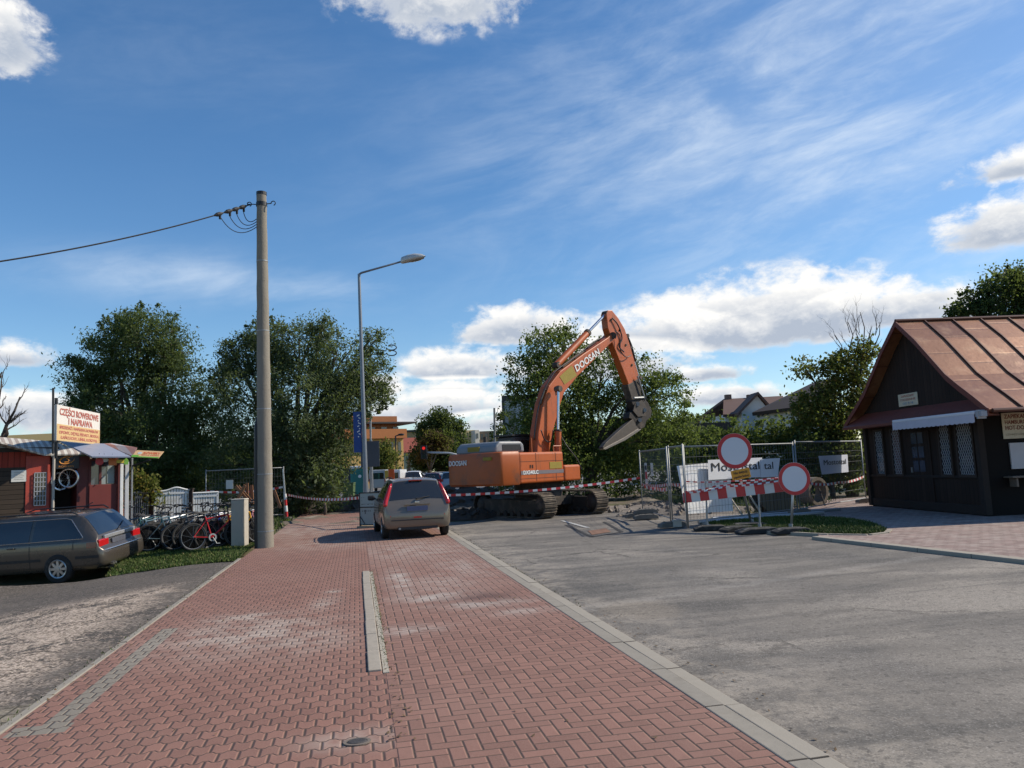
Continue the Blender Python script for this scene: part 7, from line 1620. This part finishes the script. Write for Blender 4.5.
# cab on the far side
mb = MB(); mb.prism([(.1, 1.45), (1.95, 1.45), (1.95, 2.2), (1.6, 3.12), (.15, 3.12)], lambda a, b: Vector((ux(a), .5 * k, uz(b))), lambda a, b: Vector((ux(a), 1.46 * k, uz(b)))); cabx = mb.build('cab', pm('cab_dark', (.03, .03, .032), .5), ex, bevel=.05)
for y in (.492, 1.468): mb = MB(); mb.prism([(.3, 2.1), (1.75, 2.1), (1.5, 2.95), (.3, 2.95)], lambda a, b: Vector((ux(a), y * k, uz(b))), lambda a, b: Vector((ux(a), (y + (.004 if y > 1 else -.004)) * k, uz(b)))); mb.build('cab_window', M_CGLASS, cabx)
mb = MB(); mb.bb(*B3((.092, .62, 2.2), (.098, 1.36, 2.95))); mb.build('cab_window', M_CGLASS, cabx); mb = MB(); mb.bb(*B3((.0, .45, 3.13), (1.75, 1.5, 3.20))); mb.build('cab_roof', M_BLACK, cabx)
mb = MB()
for (a, b) in (((-.95, -1.35, 2.4), (-.95, -1.35, 2.95)), ((.6, -1.35, 2.4), (.6, -1.35, 2.62)), ((1.15, -1.35, 1.9), (1.15, -1.35, 2.62)), ((.6, -1.35, 2.62), (1.15, -1.35, 2.62))): mb.tube([U3(a), U3(b)], .02, 6)
mb.build('handrail', M_ORANGE, ex)
# words on the tail and the flank
lettering('DOOSAN', .27 * k, M_WINK, cw, (ux(-3.45) - .012, .66 * k, uz(2.08)), (0, -1, 0), (0, 0, 1), 1.0 * k, bold=.004, ext=.012)
lettering('DX340LC', .20 * k, M_WINK, sp, (ux(-1.25), -1.486 * k, uz(1.63)), (1, 0, 0), (0, 0, 1), .85 * k, bold=.004)
mb = MB(); mb.bb(*B3((-3.445, -1.15, 2.14), (-3.2, -.75, 2.26))); mb.build('yellow_sticker', pm('dull_yellow', (.27, .20, .022)), cw)
# slewing ring and car body
mb = MB(); mb.lathe([(1.0 * k, .72 * k), (1.0 * k, 1.39 * k)], 28); mb.bb((-1.1 * k, -1.0 * k, .45 * k), (1.1 * k, 1.0 * k, .80 * k)); mb.build('slew_ring', M_STEEL, ex)
# tracks: their own heading
TA = rad(-54); th = TA - XA; TOFF = Vector((.0 * cos(XA), -.0 * sin(XA), 0))
def TR(x, y, z): return Vector((x * cos(th) - y * sin(th), x * sin(th) + y * cos(th), z)) * k + TOFF
for sgn in (-1, 1):
    y0 = sgn * 1.32; TL, R_ = 4.94, .47
    e_ = thing('track', None, None); e_.parent = ex
    n = 52; half = TL / 2 - R_; per = 4 * half + 2 * PI * R_
    def loop(s):
        s %= per
        if s < 2 * half: return (-half + s, R_ * 2, 1, 0)
        s -= 2 * half
        if s < PI * R_: a = PI / 2 - s / R_; return (half + R_ * cos(a), R_ + R_ * sin(a), sin(a), -cos(a))
        s -= PI * R_
        if s < 2 * half: return (half - s, 0, -1, 0)
        s -= 2 * half; a = -PI / 2 - s / R_; return (-half + R_ * cos(a), R_ + R_ * sin(a), sin(a), -cos(a))
    mb = MB()
    for i in range(n):
        x, z, tx, tz = loop(per * i / n); L_ = per / n * .92 / 2; nx_, nz_ = -tz, tx
        for (a0, a1, h0, h1) in ((-L_, L_, -.05, .0), (-L_ * .9, -L_ * .6, 0, .035), (L_ * .1, L_ * .35, 0, .03)):
            vs = [TR(x + tx * a + nx_ * h, y0 + yy, z + .06 + tz * a + nz_ * h) for h in (h0, h1) for yy in (-.3, .3) for a in (a0, a1)]
            mb.add(vs, [(0, 2, 3, 1), (4, 5, 7, 6), (0, 1, 5, 4), (2, 6, 7, 3), (0, 4, 6, 2), (1, 3, 7, 5)])
    mb.build('track_shoes', M_MUD, e_)
    mb = MB()
    mb.add([TR(x, y0 + yy, z) for yy in (-.22, .22) for (x, z) in ((-half, .22), (half, .22), (half, .72), (-half, .78))], [(0, 1, 2, 3), (7, 6, 5, 4), (0, 4, 5, 1), (1, 5, 6, 2), (2, 6, 7, 3), (3, 7, 4, 0)]); mb.build('track_frame', M_STEEL, e_)
    for (x, r) in ((-half, .40), (half, .38)):
        mb = MB(); Mx = Matrix.Translation(TR(x, y0, R_ + .06)) @ Matrix.Rotation(th, 4, 'Z') @ Matrix.Rotation(PI / 2, 4, 'X'); mb.lathe([(.12 * k, -.30 * k), (r * .55 * k, -.27 * k), (r * k, -.12 * k), (r * k, .12 * k), (r * .55 * k, .27 * k), (.12 * k, .30 * k)], 24, Mx); mb.build('idler_wheel', M_STEEL, e_)
    mb = MB()
    for i in range(8):
        Mx = Matrix.Translation(TR(-half + .35 + i * (2 * half - .7) / 7, y0, .2)) @ Matrix.Rotation(th, 4, 'Z') @ Matrix.Rotation(PI / 2, 4, 'X'); mb.lathe([(.12 * k, -.26 * k), (.15 * k, -.1 * k), (.15 * k, .1 * k), (.12 * k, .26 * k)], 14, Mx)
    mb.build('rollers', M_STEEL, e_)
# boom, stick and bucket: outlines measured on the vertical plane of the boom
BN = Vector((xn.x, xn.y, 0)); BOFF = .05
def onX(px, py, off=0.0):
    q = PL(px, py, XC + xn * off, (xn.x, xn.y)) - XC; return (q.x * cos(XA) + q.y * sin(XA), q.z)
def xplate(poly, y0, y1): mb = MB(); mb.prism(poly, lambda a, b: Vector((a, -y0, b)), lambda a, b: Vector((a, -y1, b))); return mb
BW = .21
bo = [onX(*p, BW) for p in [(537, 455), (538.5, 432), (543, 404), (549, 386), (560.5, 371), (584, 353.5), (608, 337.5), (614, 331.5), (617, 338), (606, 348), (578, 376), (564, 393), (560, 406), (553, 432), (549, 455)]]
bm_ = xplate(bo, -BW, BW).build('boom', M_ORANGE, ex, bevel=.03)
so = [onX(*p, .15) for p in [(606.5, 314), (608, 310.3), (612, 310), (618.5, 318), (625, 329), (630.5, 346.5), (638, 373), (640.5, 397), (637, 405), (633, 400), (628, 383), (620, 362), (612.5, 343), (608, 328)]]
stk = xplate(so, -.15, .15).build('stick', M_ORANGE, ex, bevel=.03)
so2 = [onX(*p, .15) for p in [(638.8, 378), (641.5, 398), (637, 407.5), (632.5, 402.5), (627.5, 385)]]
xplate(so2, -.165, .165).build('stick_end', M_STEEL, stk, bevel=.02)
def at3(px, py, y): a, b = onX(px, py, y); return Vector((a, -y, b))
def cyl(name, p0, p1, f, r0, r1, y, parent=ex):
    a, b = at3(*p0, y), at3(*p1, y); m_ = a.lerp(b, f); mb = MB(); mb.tube([a, m_], r0, 12); c = mb.build(name, M_ORANGE if name != 'bucket_cylinder' else M_STEEL, parent, smooth=40)
    mb = MB(); mb.tube([m_, b], r1, 10); mb.build('piston_rod', M_ROD, c, smooth=40); mb = MB()
    for q in (a, b): mb.tube([q + Vector((0, -.12, 0)), q + Vector((0, .12, 0))], r0 * .9, 10)
    mb.tube([m_.lerp(a, .04), m_.lerp(b, .015)], r0 * 1.15, 12); mb.build('pin', M_STEEL, c); return c
cyl('stick_cylinder', (556.5, 365), (605.5, 314.2), .62, .13, .055, 0)
cyl('lift_cylinder', (557.8, 456), (558.2, 389), .38, .12, .05, .48); cyl('lift_cylinder', (557.8, 456), (558.2, 389), .38, .12, .05, -.48)
cyl('bucket_cylinder', (626, 336), (639, 378), .6, .09, .045, 0)
mb = MB()
for y in (-.26, .26): mb.tube([at3(637.5, 376, y), at3(644.5, 397.5, y)], .035, 8); mb.tube([at3(644.5, 397.5, y), at3(634, 398, y)], .045, 8)
mb.tube([at3(644.5, 397.5, -.3), at3(644.5, 397.5, .3)], .05, 8); mb.build('bucket_link', M_GALVD, ex)
boom_pin = MB()
for (px, py, r) in ((613, 335.5, .14), (558.2, 389, .13)): boom_pin.tube([at3(px, py, -BW - .05), at3(px, py, BW + .05)], r, 14)
boom_pin.build('boom_pin', M_STEEL, bm_)
M_GRAB = pm('grab_steel', (.028, .023, .02), .7, .3, .5, 6, bmp=.5, dirt=(.09, .068, .05), dirt_amt=.3)
bk_ = [onX(*p, .2) for p in [(631.5, 401), (636, 399), (640, 395.5), (645, 399), (648.5, 403), (652, 411), (651, 417), (646.5, 421), (645, 427), (639.5, 430), (636, 426), (633.5, 420), (629, 418), (630, 413), (635, 410)]]
bkt = xplate(bk_, -.12, .20).build('bucket', M_GRAB, ex, bevel=.02)
for y in (-.16, .22):
    ear = [onX(*p, .2) for p in [(634, 404), (641, 400), (646, 408), (643, 416), (637, 417), (632, 411)]]; xplate(ear, y, y + .035).build('side_plate', M_STEEL, bkt, bevel=.008)
mb = MB()
for (px, py, r) in ((637.5, 404, .09), (644.5, 410, .09), (640, 420, .08)): mb.tube([at3(px, py, -.2), at3(px, py, .29)], r, 12)
mb.build('pin', M_GALVD, bkt)
be = [onX(*p, .2) for p in [(631, 420.5), (634, 418.5), (641.5, 429), (637, 432), (625, 440), (605, 449.5), (602.8, 447.2), (606, 442.8), (617, 432.5)]]
xplate(be, -.0, .20).build('cutting_edge', pm('worn_steel', (.085, .072, .06), .6, .4, .4, 5, bmp=.4), bkt, bevel=.012)
be2 = [onX(*p, .2) for p in [(637.2, 429), (641, 429.4), (637, 432.3), (625, 440.3), (605, 449.8), (603, 448.6), (624, 437.5)]]
xplate(be2, -.02, .215).build('wear_plate', pm('bright_worn_steel', (.22, .195, .17), .5, .5, .3, 5), bkt, bevel=.006)
# name and yellow patch on the boom
a, b = at3(574.5, 370, BW + .008), at3(600, 350.8, BW + .008); mdp = (a + b) / 2; bx = (b - a).normalized()
lettering('DOOSAN', .36, M_WINK, bm_, mdp + Vector((0, -.01, 0)), bx, Vector((-bx.z, 0, bx.x)), (b - a).length * .92, bold=.008)
q = [at3(559.5, 376.5, BW + .004), at3(564.5, 384.5, BW + .004), at3(577, 375.5, BW + .004), at3(571.5, 365.5, BW + .004)]; mb = MB(); mb.add(q + [v + Vector((0, -.006, 0)) for v in q], [(0, 1, 2, 3), (4, 7, 6, 5), (0, 4, 5, 1), (1, 5, 6, 2), (2, 6, 7, 3), (3, 7, 4, 0)]); mb.build('yellow_panel', pm('dull_yellow', (.27, .20, .022)), bm_)
# hoses
def hose(pts, parent, r=.022):
    P = [Vector(p) for p in pts]; out = []
    for i in range(len(P) - 1):
        p0, p1, p2, p3 = P[max(i - 1, 0)], P[i], P[i + 1], P[min(i + 2, len(P) - 1)]
        for j in range(6): t = j / 6; out.append(.5 * ((2 * p1) + (p2 - p0) * t + (2 * p0 - 5 * p1 + 4 * p2 - p3) * t * t + (3 * p1 - p0 - 3 * p2 + p3) * t ** 3))
    out.append(P[-1]); mb = MB(); mb.tube(out, r, 6); mb.build('hose', M_BLACK, parent, smooth=True)
for dy in (-.16, -.05, .06, .17):
    hose([at3(534, 440, dy), at3(537, 414, dy), at3(543.5, 393 - 6 * dy, dy), at3(552, 376, dy), at3(558, 369, dy), at3(575, 357, dy), at3(592, 343, dy), at3(601, 338, dy)], bm_)
hose([at3(615, 331, .3), at3(620, 336, .3), at3(620.5, 350, .3), at3(626, 357, .28), at3(631, 355, .25)], stk); hose([at3(607, 349, .1), at3(608, 356, .1), at3(611, 360, .1), at3(614, 359, .1)], stk)
for dy in (-.1, .1): hose([at3(627, 334, dy), at3(632, 346, dy), at3(634.5, 356, dy), at3(639, 372, dy)], stk)
hose([at3(541, 430, .3), at3(545, 440, .33), at3(551, 441, .33), at3(553, 430, .3)], bm_)
hose([at3(561, 436, .55), at3(567, 446, .8), at3(577, 459, 1.0), at3(582, 470, 1.1)], ex, .014)
for (px0, py0, px1, py1, off) in ((563, 369, 573, 361.5, .02), (575, 360, 585, 352.5, .02), (588, 349, 599, 341.5, .02), (541.5, 404, 546, 391, .02)):
    a, b = at3(px0, py0, BW * .5), at3(px1, py1, BW * .5); nz = Vector((-(b - a).z, 0, (b - a).x)).normalized() * .07; mb = MB(); mb.tube([a + nz, b + nz], .035, 8); mb.tube([a + nz * .2, a + nz * 1.4], .05, 6); mb.tube([b + nz * .2, b + nz * 1.4], .05, 6); mb.build('hose_clamp', M_STEEL, bm_)
mb = MB()
for (px, py) in ((611, 320), (620, 330), (626, 345), (632, 365)): q = at3(px, py, .165); mb.tube([q + Vector((0, -.02, 0)), q + Vector((0, .03, 0))], .05, 10)
mb.build('stick_bolt', M_STEEL, stk)
for dy in (-.1, .22): hose([at3(639, 380, dy), at3(645, 388, dy), at3(646, 398, dy), at3(642, 405, dy)], stk, .02)
hose([at3(612, 318, .2), at3(618, 325, .24), at3(622, 338, .22), at3(619, 346, .2), at3(624, 352, .2)], stk, .028)
# cab-side bits beside the boom foot
mb = MB()
for (lo, hi) in (((1.0, -.34, 1.5), (1.75, .45, 2.3)), ((.3, -.34, 1.5), (1.0, .45, 2.0))): mb.bb(*B3(lo, hi))
mb.build('boom_bracket', M_ORD, ex, bevel=.04)
